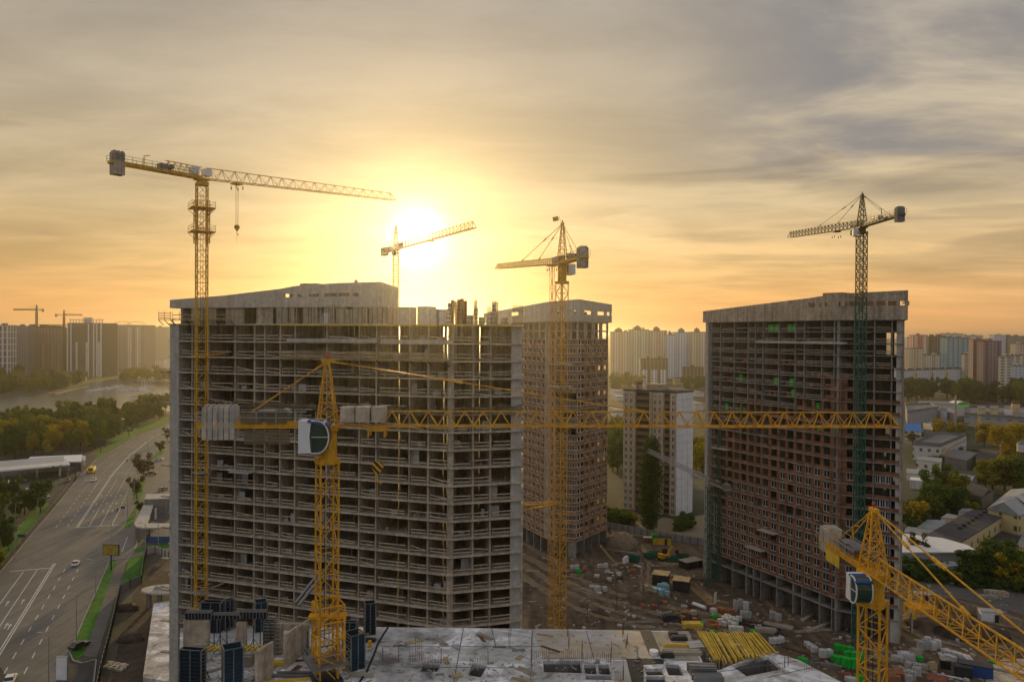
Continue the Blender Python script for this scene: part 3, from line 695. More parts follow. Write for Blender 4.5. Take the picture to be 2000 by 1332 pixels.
# long white edge beams and formwork decking of the floors below the top
for px0, px1, z, h, m_, nm, sb in ((565, 740, levA[1]-.05, .62, 'concrete_pale', 'edge_beam', -.9), (748, 889, levA[1]-.15, .62, 'concrete_pale', 'edge_beam', -.9), (548, 886, TOPA-.32, .22, 'timber_yellow', 'edge_formwork', -.75)):
    mb = MB(); wpiece(mb, px0, px1, z, z+h, sb=sb, t=.3); mb.build(nm, m_, A)
mb = MB(); a, c = CA-nR*.7, RA-nR*.7; mb.para((a.x, a.y, TOPA-.32), ((c-a).x, (c-a).y, 0), (nR.x*.3, nR.y*.3, 0), (0, 0, .22)); mb.build('edge_formwork', 'timber_yellow', A)
# hanging platforms with board railings
def platform(px0, px1, z, out_, lab, h=1.3, rows=4):
    a, c = onseg(px0, LA, CA)-nA*out_, onseg(px1, LA, CA)-nA*out_; d = c-a
    t = thing('work_platform', lab, 'platform', (a.x, a.y, z), 'timber work platforms hung on the concrete tower')
    mb = MB(); mb.para((a.x, a.y, z), (d.x, d.y, 0), (nA.x*(out_-.4), nA.y*(out_-.4), 0), (0, 0, .12)); mb.build('deck', 'wood', t)
    mb = MB()
    for i in range(rows): mb.bar((a.x, a.y, z+.35+i*h/rows), (c.x, c.y, z+.35+i*h/rows), .05, .14)
    mb.build('railing', 'wood', t); mb = MB(); n = max(2, int(d.length/1.5))
    for i in range(n+1): p = a+d*i/n; mb.bar((p.x, p.y, z), (p.x, p.y, z+h+.3), .07)
    mb.build('post', 'timber_grey', t)
    mb = MB(); n = max(2, int(d.length/3))
    for i in range(n+1): p = a+d*i/n; mb.bar((p.x, p.y, z-.02), (p.x+nA.x*(out_-.36), p.y+nA.y*(out_-.36), z-1.0), .1)
    mb.build('bracket', 'steel_dark', t)
platform(560, 903 if False else 879, fz(700, 702), 1.9, 'long timber work platform with plank railing below the white edge beams')
platform(322, 345, fz(340, 625), 1.6, 'small railed platform sticking out past the left end of the tower', rows=3)
platform(346, 460, fz(400, 626), 1.3, 'railed platform under the sloping parapet behind the left crane', rows=2)
# formwork panels and columns waiting on the top deck
FG = 'wall formwork panels standing on the roof of the concrete tower'
for px, w, h, back in ((552, 2.6, 2.9, .8), (562, 1.8, 2.4, 1.2), (603, 2.4, 3.0, .9), (616, 1.4, 3.2, .7), (643, 2.2, 3.0, .8), (651, 1.0, 3.3, .6), (683, 2.4, 2.6, 1.0), (700, 2.2, 3.4, .8), (714, 1.2, 3.0, .7), (737, 2.0, 2.8, .9)):
    p = onseg(px, LA, CA)+nA*(back-1.0); t = thing('formwork_panel', 'ribbed formwork panel standing upright on the tower roof under the parapet', 'formwork panel', (p.x, p.y, TOPA), FG, -.31)
    m = MB(); m.box(0, 0, 0, w, .08, h); o = m.build('face', 'timber_grey', None); 
    o.parent = t; o.location = (0, 0, 0)
    m = MB(); [m.box(0, -.1, .1+i*.32, w, .1, .09) for i in range(int(h/.32))]; [m.box(x_, -.18, 0, .09, .07, h) for x_ in (-w/2+.06, 0, w/2-.06)]
    o = m.build('rib', 'rust', None); o.parent = t; o.location = (0, 0, .1)
m = MB(); p = onseg(638, LA, CA)-nA*.2; m.box(p.x, p.y, TOPA+.05, 1.5, .1, 1.9, -.31); m.build('plywood_sheet', 'white_wrap', None, label='pale blank sheet leaning among the roof formwork panels', cat='board')
# cast and shuttered columns rising from the open deck
for px, w, h, back, lab in ((870, .5, 3.6, 1.5, 'slim grey column left of the rebar cages on the tower roof'), (884, .45, 4.2, 2.5, 'dark slim column, tallest in the glare on the tower roof'), (896, .5, 4.3, 1.2, 'slim column right of the tallest one on the tower roof'), (904, .9, 1.6, 3, 'short wide column stub on the tower roof'), (921, .45, 2.9, 2.0, 'slim column in the middle of the rebar cages'), (931, .8, 1.3, 2.2, 'low column stub in the middle of the rebar cages'), (949, .5, 2.2, 2.0, 'short slim column at the right of the rebar cages'), (960, .5, 3.7, 1.0, 'slim shuttered column nearest the rear tower crown'), (975, .9, 1.2, 2.6, 'last low column stub at the right end of the tower roof')):
    a_ = onseg(px, LA, CA) if px < 881 else onseg(px, CA, RA); p = a_+nA*back; t = thing('roof_column', lab, 'post', (p.x, p.y, TOPA)); m = MB(); m.box(p.x, p.y, TOPA, w, w, h, -.31); m.build('shaft', 'rust' if h > 4 else 'concrete', t)
    m = MB(); [m.box(p.x, p.y, TOPA+.3+i*.7, w+.12, w+.12, .1, -.31) for i in range(int(h/.7))]; m.build('clamp', 'steel_dark', t)
# cages of starter bars
for px, n, w, h, back, lean in ((842, 9, 1.0, 2.6, 5, 0), (874, 7, .5, 4.3, 2, 0), (881, 5, .35, 4.0, 2, -.1), (895, 8, .5, 4.1, 3, 0), (912, 7, .5, 4.3, 3, .25), (934, 7, .7, 3.3, 5, 0), (943, 8, .8, 4.4, 5, .1), (957, 9, .7, 4.0, 2.5, .15), (993, 12, 1.8, 3.6, 5, 0), (810, 6, .7, 1.2, 7, 0)):
    a_ = onseg(px, LA, CA) if px < 881 else onseg(px, CA, RA); p = a_+nA*back
    t = thing('rebar_cage', 'upright cage of rusty starter bars on the open tower roof', 'rebar cage', (p.x, p.y, TOPA), 'rebar cages standing on the tower roof')
    m = MB(); rr = random.Random(px)
    for i in range(n):
        for j in (0, 1):
            x_ = p.x-w/2+w*i/(n-1); y_ = p.y+j*.35; m.bar((x_, y_, TOPA), (x_+lean*h*.3, y_, TOPA+h*rr.uniform(.94, 1.0)), .05)
    m.build('bar', 'rust', t, kind='stuff'); m = MB()
    for j in range(int(h/.35)):
        z_ = TOPA+.2+j*.35; m.bar((p.x-w/2+lean*(z_-TOPA)*.3, p.y, z_), (p.x+w/2+lean*(z_-TOPA)*.3, p.y, z_), .04)
    m.build('hoop', 'rust', t, kind='stuff')
# debris net sagging along one floor
def net(px0, px1, pyb, seg, nrm, lab, seed, out_=1.7, lift=.9):
    rr = random.Random(seed); nseg = max(6, int(abs(px1-px0)/9)); vs = []; 
    for i in range(nseg+1):
        px = px0+(px1-px0)*i/nseg; a_ = onseg(px, *seg); z_ = pyb
        for j in range(4):
            f = j/3; q = a_-nrm*(.4+out_*f); sag = -.55*math.sin(math.pi*f)+rr.uniform(-.14, .14)
            vs.append((q.x, q.y, z_+lift*f+sag+ (rr.uniform(-.35, .45) if j == 3 else 0)))
    fs = [(i*4+j, (i+1)*4+j, (i+1)*4+j+1, i*4+j+1) for i in range(nseg) for j in range(3)]
    t = thing('safety_net', lab, 'net', (vs[0][0], vs[0][1], z_), 'debris nets strung along the tower')
    MB().add(vs, fs).build('mesh', 'net', t); m = MB()
    for i in range(0, nseg+1, 3): m.bar(vs[i*4], vs[i*4+3], .06)
    m.build('outrigger', 'steel', t)
nb = M['net'].node_tree; bs = nb.nodes['Principled BSDF']; bs.inputs['Alpha'].default_value = .62
net(404, 455, levA[5]+.1, (LA, CA), nA, 'small sagging debris net behind the left crane', 7)
net(458, 640, levA[5]+.1, (LA, CA), nA, 'sagging debris net on the left half of the concrete tower', 1)
net(640, 879, levA[5]+.1, (LA, CA), nA, 'sagging debris net in the middle below the timber platform', 2)
net(883, 1016, levA[5]+.1, (CA, RA), nR, 'debris net on the right corner bays with a pointed end', 3, 1.7, 1.3)
# landing platforms pushed out of two bays
for px, k, lab in ((485, 9, 'steel loading platform with railings pushed out of a middle bay'), (498, 7, 'loading platform jutting out beneath the counterweights')):
    p = onseg(px, LA, CA)-nA*1.4; z = levA[k]-.05
    t = thing('loading_platform', lab, 'platform', (p.x, p.y, z)); m = MB(); m.box(p.x, p.y, z, 4.2, 2.8, .15, -.31); m.build('deck', 'concrete_pale', t)
    m = MB()
    for s in (-2, -1, 0, 1, 2): m.bar((p.x+s, p.y-1.0-s*.31, z), (p.x+s, p.y-1.0-s*.31, z+1.1), .06)
    m.bar((p.x-2, p.y-.4, z+1.1), (p.x+2, p.y-1.6, z+1.1), .06); m.build('railing', 'galvanised', t)
# ================================================================ RIGHT TOWER (concrete frame filled with brick)
P0, P1, P2, P3 = Vector((58.5, 222)), Vector((79.5, 181)), Vector((91.5, 174)), Vector((97.0, 186))
HB, TOPB = 2.83, 76.2
levB = [TOPB-HB*k for k in range(26)]
def inn(a, c): d = (c-a).normalized(); return Vector((-d.y, d.x))
n0, n1 = inn(P0, P1), inn(P1, P2); n01 = (n0+n1).normalized()
B = thing('brick_infill_tower', 'unfinished tower on the right, grey frame above and brick infill below, sloping concrete crown', 'building', (82, 195, 0))
polyB = [P0+(P1-P0)*.035, P1, P2, P3, P3+Vector((-4, 12)), P0+n0*15+(P1-P0)*.035]
for k, z in enumerate(levB):
    mb = MB(); mb.prism([tuple(p) for p in offset_poly(polyB, .22)], z-.22, z); mb.build('floor_slab', 'concrete_mid', B)
pxb = [1389, 1405.5, 1432.6, 1459.6, 1473.8, 1488.8, 1519.7, 1551.9, 1569.3, 1603.8, 1627.9]
baysB = []
last = onseg(1389, P0, P1)
ptsB = [onseg(px, P0, P1) for px in pxb]+[P1]+[onseg(px, P1, P2) for px in (1668, 1707)]+[onseg(1741, P1, P2), P2]
for i, p in enumerate(ptsB):
    n = n0 if i < 11 else (n01 if i == 11 else n1); mb = MB()
    add_wall(mb, p, n, 6.2, .3 if i != 11 else .6, 0, TOPB-.22, .08); mb.build('cross_wall', 'concrete_mid', B)
mb = MB(); a, c = P0, P0+(P1-P0)*.02; add_wall(mb, P0+(P1-P0)*.008-n0*.6, n0, 3.2, 1.1, 0, TOPB); mb.build('end_column', 'concrete_pale', B)
mb = MB(); d = P2-onseg(1741, P1, P2); o = onseg(1741, P1, P2)+n1*.1
for k in range(0, 25):
    z0 = levB[k+1]; w0 = .28 if k % 5 else .45
    mb.para((o.x+d.x*.45, o.y+d.y*.45, z0), (d.x*.55, d.y*.55, 0), (n1.x*.3, n1.y*.3, 0), (0, 0, HB-.22))
mb.para((o.x, o.y, 0), (d.x, d.y, 0), (n1.x*.3, n1.y*.3, 0), (0, 0, levB[25]-.22)); mb.build('end_wall', 'concrete_pale', B)
# side wall turning the corner, with brick bands
mb = MB(); d = P3-P2; ns = inn(P2, P3)
for s0, s1 in ((0, .1), (.42, .56), (.9, 1)):
    o = P2+d*s0; mb.para((o.x, o.y, 0), (d.x*(s1-s0), d.y*(s1-s0), 0), (-.3, .1, 0), (0, 0, TOPB-.22))
mb.build('side_wall', 'concrete', B)
mb = MB(); o = P2+d*.02
for k in range(6, 25): mb.para((o.x+.1, o.y, levB[k+1]), (d.x*.96, d.y*.96, 0), (-.25, .08, 0), (0, 0, 1.0))
mb.build('side_parapet', 'brick', B)
# spine walls
mb = MB(); rr = random.Random(11)
for k in range(25):
    z0 = levB[k+1]
    for i in range(len(ptsB)-1):
        n = n0 if i < 11 else n1; a, c = ptsB[i]+n*5.6, ptsB[i+1]+n*5.6; d = c-a; w = max(d.length, .1); g0 = rr.choice((.1, .4, .6)); gw = min(.25, 1/w)
        for s0, s1 in ((0, g0), (g0+gw, 1)):
            o = a+d*s0; mb.para((o.x, o.y, z0), (d.x*(s1-s0), d.y*(s1-s0), 0), (n.x*.2, n.y*.2, 0), (0, 0, HB-.22))
for s in (.05, .3, .55, .8): add_wall(mb, P0.lerp(P1, s)+n0*8, n0, 7, .3, 0, TOPB-.2)
o = P1+n01*7; e = P3+Vector((-3.2, .5))-o; mb.para((o.x, o.y, 0), (e.x, e.y, 0), (0, .3, 0), (0, 0, TOPB-.22))
o = P1+n01*5.8; e = P0+n0*14-o; mb.para((o.x, o.y+1.5, 0), (e.x, e.y, 0), (.3, 0, 0), (0, 0, TOPB-.22))
mb.build('spine_wall', 'block_shaded', B)
mb = MB(); a, c = P0+n0*4.2, P1+n01*4.2; mb.para((a.x, a.y, 0), ((c-a).x, (c-a).y, 0), (n0.x*.3, n0.y*.3, 0), (0, 0, 5.2)); e = P2+n1*4.2-c; mb.para((c.x, c.y, 0), (e.x, e.y, 0), (n1.x*.3, n1.y*.3, 0), (0, 0, 5.2)); mb.build('ground_wall', 'concrete_dark', B)
# brick infill and its windows, 16 openings a floor on the long face
def fpt(s, t):                     # s along the wall line, t inward
    return P0.lerp(P1, s)+n0*t
pxo = [1394, 1406.5, 1420, 1433.5, 1446, 1461, 1475, 1488, 1504, 1521, 1537, 1553, 1570, 1588, 1606, 1625, 1643]
sfor = lambda px: (onseg(px, P0, P1)-P0).length/(P1-P0).length
so = [sfor(px) for px in pxo]
bk = MB(); wins = []; rr = random.Random(21); rails = {}
def brick_from(px):               # first floor (from the top) that is filled, for a pixel column
    if px < 1432: return 9.5
    if px < 1500: return 7.5 if px > 1440 else 9
    if px < 1560: return 7.2
    if px < 1600: return 6.6
    return 4.6 if px > 1612 else 6.2
bays_rail = []
seg_list = [(so[i], so[i+1], n0, 0) for i in range(16)]
L1 = (P2-P1).length
for k in range(25):
    z0 = levB[k+1]; zt = levB[k]-.22
    for i in range(16):
        pxm = (pxo[i]+pxo[i+1])/2; s0, s1 = so[i], so[i+1]; a, c = fpt(s0, .06), fpt(s1, .06); d = c-a
        f = brick_from(pxm)+rr.choice((0, 0, 0, 1, -1))*.5
        if k < f or k == 24: continue
        if i in (6, 10) and k % 7 == 3: continue
        def pc(q0, q1, h0, h1): o = a+d*q0; bk.para((o.x, o.y, z0+h0), (d.x*(q1-q0), d.y*(q1-q0), 0), (n0.x*.3, n0.y*.3, 0), (0, 0, h1-h0))
        top = zt-z0
        pc(.0, .17, 0, top); pc(.83, 1.0, 0, top)
        if pxm > 1500 or k > 10: pc(.17, .83, 0, .66)
        elif rr.random() < .5: pc(.17, .83, 0, .4)
        pc(.17, .83, top-.14, top) if (k > 8) else None
        hasw = (k >= 16 and pxm > 1420) or (k >= 13 and pxm > 1560) or (k >= 14 and pxm > 1500 and rr.random() < .75) or (k > 18)
        if hasw and rr.random() < .93 and k < 24: wins.append((pxm, k, a+d*.18+n0*.12, d*.64, z0+.67, top-.15-.67, n0))
# flat front by the corner
bb0 = [onseg(px, P1, P2)+n1*.06 for px in (1655, 1668.5, 1690, 1707, 1743, 1764)]
for k in range(25):
    z0 = levB[k+1]; zt = levB[k]-.22; top = zt-z0
    def pc2(p, q, h0, h1): bk.para((p.x, p.y, z0+h0), ((q-p).x, (q-p).y, 0), (n1.x*.28, n1.y*.28, 0), (0, 0, h1-h0))
    if 4 < k < 24:
        pc2(P1+n1*.06, bb0[0], 0, top); pc2(bb0[0], bb0[1], 0, .8); pc2(bb0[1], bb0[1]+(bb0[2]-bb0[1])*.25, 0, top)
    if 5 < k < 24:
        pc2(bb0[2], bb0[3], 0, .8); pc2(bb0[3]+(bb0[4]-bb0[3])*.06, bb0[4]+(bb0[5]-bb0[4])*.9, 0, .75)
    if 12 < k < 24 and k not in (14,):
        wins.append((1662, k, bb0[0]+n1*.1, (bb0[1]-bb0[0])*.92, z0+.82, top-.85, n1)) if rr.random() < .6 else None
        o = bb0[3]+(bb0[4]-bb0[3])*.1; dd = (bb0[4]-bb0[3])*.88
        for j in range(3): wins.append((1725, k, o+dd*j/3+n1*.1, dd*.31, z0+.78, top-.8, n1))
bk.build('brick_wall', 'brick', B)
# windows: white frame, dark panes. The hundred that show largest are parts of their own
wins.sort(key=lambda w: -w[0])
def win_geo(fm, gm, w):
    _, k, o, d, z, h, n = w; u = d.normalized(); W_ = d.length; t = .09
    def fr(s, e, z_, hh): fm.para((o.x+u.x*s, o.y+u.y*s, z_), (u.x*(e-s), u.y*(e-s), 0), (n.x*.1, n.y*.1, 0), (0, 0, hh))
    fr(0, W_, z, t); fr(0, W_, z+h-t, t); fr(0, t, z+t, h-2*t); fr(W_-t, W_, z+t, h-2*t); fr(W_*.48, W_*.48+t*.9, z+t, h-2*t)
    gm.para((o.x+u.x*t+n.x*.04, o.y+u.y*t+n.y*.04, z+t), (u.x*(W_-2*t), u.y*(W_-2*t), 0), (n.x*.03, n.y*.03, 0), (0, 0, h-2*t))
for w in wins[:100]:
    fm, gm = MB(), MB(); win_geo(fm, gm, w)
    f = fm.build('window', 'white_paint', B); gm.build('pane', 'glass_dark', f)
fm, gm = MB(), MB(); [win_geo(fm, gm, w) for w in wins[100:]]
f = fm.build('window', 'white_paint', B, kind='stuff'); gm.build('pane', 'glass_dark', f)
# rails and heaps of brick on the open upper floors
planks = []; bricks = []
for k in range(0, 10):
    z = levB[k+1]; rr = random.Random(300+k)
    for i in range(len(ptsB)-2):
        a, c = ptsB[i], ptsB[i+1]; n = n0 if i < 11 else n1; d = c-a
        if d.length < 1.4 or k+1 > brick_from(pxb[min(i, 10)])+1: continue
        for h in (.5, 1.0):
            if rr.random() < .15: continue
            p, q = a+d*.08+n*.4, a+d*.93+n*.4; planks.append(MB().bar((p.x, p.y, z+h+rr.uniform(-.08, .08)), (q.x, q.y, z+h+rr.uniform(-.08, .08)), .06, .15))
        if k > 2 and rr.random() < .75:
            for j in range(rr.randint(1, 3)):
                p = a+d*rr.uniform(.15, .8)+n*1.0; bricks.append(MB().box(p.x, p.y, z, rr.uniform(.7, 1.1), .8, rr.uniform(.4, 1.0), rr.uniform(-.3, .3)-1))
each(planks, 'guard_rail', 'timber_pale', B); each(bricks, 'brick_stack', 'brick_old', B)
# crown: concrete band, slot of openings and sloping parapet
def fzB(px, py, seg=(P0, P1), out_=0.0):
    p = onseg(px, *seg); r = ray(px, py); return CAMZ+r.z*(p.length/Vector((r.x, r.y)).length)
outB = offset_poly([P0, P1, P2, P3+Vector((1, 2)), P3+Vector((-4, 14)), P0+n0*16], 1.0)
q0, q1, q2, q3 = outB[:4]
def bandB(a, c, z0, z1, z0b=None, z1b=None, t=.4, mb=None):
    n = inn(a, c); e = n*t; z0b = z0 if z0b is None else z0b; z1b = z1 if z1b is None else z1b
    mb.add([(a.x, a.y, z0), (c.x, c.y, z0b), (c.x+e.x, c.y+e.y, z0b), (a.x+e.x, a.y+e.y, z0), (a.x, a.y, z1), (c.x, c.y, z1b), (c.x+e.x, c.y+e.y, z1b), (a.x+e.x, a.y+e.y, z1)], MB.BF)
def zat(px, py, seg): p = onseg(px, *seg); r = ray(px, py); return CAMZ+r.z*(p.length/Vector((r.x, r.y)).length)
S1 = (q0, q1); S2 = (q1, q2)
ztop0, ztopA, ztop1 = zat(1374, 608, S1), zat(1520, 589.5, S1), zat(1640, 573.5, S1)
ztop2 = zat(1770, 567, S2); mb = MB()
zlow = TOPB-.05; zmid = zat(1640, 598, S1); zmt = zat(1640, 589.5, S1)
pm_ = onseg(1520, *S1); p58 = onseg(1577, *S1)
bandB(q0, pm_, zlow, ztop0, zlow, ztopA, mb=mb); bandB(pm_, q1, zlow, zmid, mb=mb); bandB(q1+Vector((.0, 0)), q2, zlow, zmid, mb=mb)
bandB(pm_, p58, zmid, ztopA, zmid, zat(1577, 582.5, S1), mb=mb); bandB(p58, q1, zmt, zat(1577, 582.5, S1), zmt, ztop1, mb=mb); bandB(q1, q2, zmt, ztop1, zmt, ztop2, mb=mb)
for px in (1594, 1605, 1617.5, 1628, 1644): p = onseg(px, *S1); add_wall(mb, p, n0, .38, 1.1 if px != 1628 else 2.0, zmid, zmt, .01)
for px in (1655, 1707, 1730, 1752, 1768): p = onseg(px, *S2); add_wall(mb, p, n1, .38, .6, zmid, zmt, .01)
bandB(q2, q3, zlow, zmid, mb=mb); bandB(q2, q3, zmt, ztop2, zmt, ztop2-1.2, mb=mb); add_wall(mb, q2+Vector((.3, .6)), n1, .5, .6, zmid, zmt)
mb.build('parapet', 'concrete', B)
mb = MB(); mb.prism([tuple(p) for p in offset_poly([P0, P1, P2, P3+Vector((1, 2)), P3+Vector((-4, 14)), P0+n0*16], .95)], zlow-.0, zlow+.25); mb.build('roof_slab', 'concrete', B)
mb = MB(); p = onseg(1610, *S1)+n0*4; mb.box(p.x, p.y, zat(1610, 577, S1)-1.2, 5, 4, 1.9, -.9); mb.build('roof_hatch', 'wood', B)
mb = MB(); a, c = onseg(1560, *S1)+n0*3.2, q1+n01*3.0; mb.para((a.x, a.y, zmid-.3), ((c-a).x, (c-a).y, 0), (n0.x*.3, n0.y*.3, 0), (0, 0, zmt-zmid+1.2)); e = q2+n1*3.0+Vector((-2.0, 0))-c; mb.para((c.x, c.y, zmid-.3), (e.x, e.y, 0), (n1.x*.3, n1.y*.3, 0), (0, 0, zmt-zmid+1.2)); mb.build('roof_room', 'wall_brown', B)
mb = MB(); a, c = onseg(1480, P0, P1)-n0*1.0, onseg(1652, P0, P1)-n0*1.0; d = c-a; mb.para((a.x, a.y, levB[2]-.25), (d.x, d.y, 0), (n0.x*1.3, n0.y*1.3, 0), (0, 0, .55)); mb.build('edge_beam', 'concrete_pale', B)
for px0, px1, k in ((1497, 1507, 1), (1510, 1519, 1), (1535, 1542, 1), (1544, 1551, 1), (1509, 1518, 6), (1539, 1547, 6), (1442, 1446, 6), (1543, 1549, 7), (1591, 1598, 7.9), (1443, 1449, 9), (1414, 1419, 9), (1625, 1633, 10.0), (1594, 1600, 9.9)):
    mb = MB(); a, c = onseg(px0, P0, P1)+n0*.5, onseg(px1, P0, P1)+n0*.5; k = int(round(k)); d = c-a
    mb.para((a.x, a.y, levB[k]+.02 if k > 1 else levB[1]+.05), (d.x, d.y, 0), (n0.x*1.0, n0.y*1.0, 0), (0, 0, 1.9)); 
    mb.build('wrapped_pallet', 'green_wrap', label='bright green wrapped pallet on an open floor of the right tower', cat='pallet', group='green wrapped pallets on the floors of the right tower')
for px, k, lab in ((1508, 20, 'narrow loading platform on the lower brick floors of the right tower'), (1484, 22, 'lowest loading platform on the right tower'), (1415, 13, 'white railed loading platform near the small crane')):
    p = onseg(px, P0, P1)-n0*1.2; z = levB[k]; t = thing('loading_platform', lab, 'platform', (p.x, p.y, z)); m = MB(); m.box(p.x, p.y, z, 6.0, 2.2, .2, math.atan2((P1-P0).y, (P1-P0).x)); m.build('deck', 'concrete_pale', t)
    m = MB(); u = (P1-P0).normalized()
    for s in (-2.8, -1, 1, 2.8): q = p+u*s-n0*1.0; m.bar((q.x, q.y, z), (q.x, q.y, z+1.1), .07)
    q, q_ = p-u*2.8-n0*1.0, p+u*2.8-n0*1.0; m.bar((q.x, q.y, z+1.1), (q_.x, q_.y, z+1.1), .07); m.build('railing', 'galvanised', t)
# ================================================================ REAR TOWER (brick, round crown)
C0, C1, C2, C3 = Vector((-10.2, 288)), Vector((12.2, 243)), Vector((21.2, 240)), Vector((33.3, 257))
HC = 2.85; levC = [76.6-HC*k for k in range(26)]
C = thing('brick_tower', 'slimmer tan brick tower behind, with peaked concrete crown, between the two big towers', 'building', (12, 262, 0))
polyC = [C0, C1, C2, C3, C3+Vector((-4, 14)), Vector((-4, 300))]
for z in levC:
    mb = MB(); mb.prism([tuple(p) for p in offset_poly(polyC, .15)], z-.22, z); mb.build('floor_slab', 'concrete', C)
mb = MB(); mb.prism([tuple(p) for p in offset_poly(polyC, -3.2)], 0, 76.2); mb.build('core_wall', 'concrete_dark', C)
bk = MB(); col = MB(); gm = MB(); fm = MB(); rr = random.Random(9)
def rowsC(a, c, nwin, frac, k, z0, top, sp=.9, glaz=True, mbk=bk):
    n = inn(a, c); d = c-a
    for i in range(nwin):
        q0_, q1_ = i/nwin, (i+1)/nwin; m0, m1 = q0_+(1-frac)/2/nwin, q1_-(1-frac)/2/nwin
        def pc(x, y, h0, h1, mb_, tt=.3, ins=0): o = a+d*x+n*ins; mb_.para((o.x, o.y, z0+h0), (d.x*(y-x), d.y*(y-x), 0), (n.x*tt, n.y*tt, 0), (0, 0, h1-h0))
        pc(q0_, m0, 0, top, mbk); pc(m1, q1_, 0, top, mbk)
        if sp: pc(m0, m1, 0, sp, mbk)
        pc(m0, m1, top-.3, top, mbk)
        if glaz:
            pc(m0, m1, sp, top-.3, gm, .05, .2); w = (m1-m0)
            pc(m0, m1, sp, sp+.14, fm, .06, .02); pc(m0, m0+w*.09, sp+.14, top-.3, fm, .06, .06); pc(m0+w*.46, m0+w*.54, sp+.14, top-.3, fm, .06, .06)
N1 = (C1-C0); cA = onseg(1020, C0, C1); cB = onseg(1064, C0, C1)
for k in range(25):
    z0 = levC[k+1]; top = HC-.22
    if k >= 2:
        rowsC(C0, cA, 9, .55, k, z0, top); rowsC(cA, cB, 5, .6, k, z0, top); rowsC(cB, C1, 1, .1, k, z0, top, glaz=False, mbk=col)
        rowsC(C1, C1.lerp(C2, .25), 1, .2, k, z0, top, glaz=False, mbk=col); a, c = C1.lerp(C2, .25), C2
        if k in (8, 10, 12): rowsC(a, c, 3, .93, k, z0, top, .0, glaz=False)
        else: rowsC(a, c, 8, .8, k, z0, top, .95)
        rowsC(C2, C2.lerp(C3, .22), 1, .9, k, z0, top, .95); rowsC(C2.lerp(C3, .22), C3, 4, .5, k, z0, top, .9, glaz=rr.random() < .7)
    else:
        rowsC(C0, cA, 9, .8, k, z0, top, 0, glaz=False, mbk=col); rowsC(cA, cB, 4, .8, k, z0, top, 0, False, col); rowsC(cB, C1, 1, .1, k, z0, top, 0, False, col)
        rowsC(C1, C2, 4, .7, k, z0, top, 0, False, col); rowsC(C2, C3, 4, .6, k, z0, top, 0, False, col)
bk.build('brick_wall', 'brick_tan', C); col.build('frame_wall', 'concrete', C)
f = fm.build('window', 'white_paint', C, kind='stuff'); gm.build('pane', 'glass_dark', f)
for s in range(11): mb = MB(); p = C0.lerp(C1, s/10); add_wall(mb, p, inn(C0, C1), 3, .5, 0, levC[25]); mb.build('ground_column', 'concrete_mid', C)
for s in range(5): mb = MB(); p = C2.lerp(C3, s/4); add_wall(mb, p, inn(C2, C3), 3, .5, 0, levC[25]); mb.build('ground_column', 'concrete_mid', C)
o5 = offset_poly([C0, C1, C2, C3, C3+Vector((-4, 14)), Vector((-4, 300))], 1.1); mb = MB()
zc = TOPB+.3; zpk = zat(1150, 586, (o5[2], o5[3])); zmi, zmj = 78.9, 80.1
bandB(o5[0], o5[1], zc, zmi, mb=mb); bandB(o5[1], o5[2], zc, zmi, mb=mb); bandB(o5[2], o5[3], zc, zmi, mb=mb)
zz0, zz1 = zat(950, 613, (o5[0], o5[1])), zat(1075, 589, (o5[0], o5[1]))
bandB(o5[0], o5[1], zmj, max(zz0, zmj+.2), zmj, zz1, mb=mb); bandB(o5[1], o5[2], zmj, zz1, zmj, zpk, mb=mb); bandB(o5[2], o5[3], zmj, zpk, zmj, zpk-.9, mb=mb)
nn_ = inn(o5[0], o5[1])
for s, w_ in ((.25, 24), (.63, 3.6), (.76, 8), (.90, 7), (.97, 3)): add_wall(mb, o5[0].lerp(o5[1], s), nn_, .4, w_, zmi, zmj)
for s, w_ in ((.15, 3), (.6, 5), (.95, 1.4)): add_wall(mb, o5[1].lerp(o5[2], s), inn(o5[1], o5[2]), .4, w_, zmi, zmj)
for s, w_ in ((.1, 2), (.45, 4), (.8, 1.5), (.97, 1)): add_wall(mb, o5[2].lerp(o5[3], s), inn(o5[2], o5[3]), .4, w_, zmi, zmj)
mb.build('parapet', 'concrete_pale', C)
mb = MB(); mb.prism([tuple(C1+Vector(v)) for v in ((-5, 12), (.5, 3))]+[tuple(C2+Vector((0, 3))), tuple(C2.lerp(C3, .6)+Vector((-3, 2))), (22, 264), (8, 266)], 76.3, 80.0); mb.build('roof_room', 'block_shaded', C)
# ================================================================ PANEL BLOCK between the towers
D0, D1, D2 = Vector((46.6, 309)), Vector((65.9, 296)), Vector((74.5, 304))
D = thing('panel_apartment_block', 'grey and white sixteen storey panel apartment block behind the poplar', 'building', (60, 306, 0))
HD = 2.9; nd0, nd1 = inn(D0, D1), inn(D1, D2)
mb = MB(); mb.prism([tuple(p) for p in offset_poly([D0, D1, D2, D2+Vector((-13, 13)), D0+nd0*11], -.25)], 0, 49.3); mb.build('wall', 'concrete', D)
mb = MB(); d = D2-D1
for i in range(17):
    for j in range(3):
        s0, s1 = j/3+.012, (j+1)/3-.012; o = D1+d*s0; z0 = i*HD+.06
        mb.para((o.x, o.y, z0), (d.x*(s1-s0), d.y*(s1-s0), 0), (nd1.x*.3, nd1.y*.3, 0), (0, 0, HD-.12))
mb.build('side_panel', 'white_sheet', D)
pan = MB(); lg = MB(); fm = MB(); gm = MB(); d = D1-D0
pans = {}
colD = [(.0, .2, 'w2'), (.2, .25, 'p'), (.25, .50, 'l'), (.50, .52, 'f'), (.52, .56, 'f'), (.56, .73, 'w2'), (.73, .78, 'f'), (.78, .88, 'l'), (.88, .995, 'w1')]
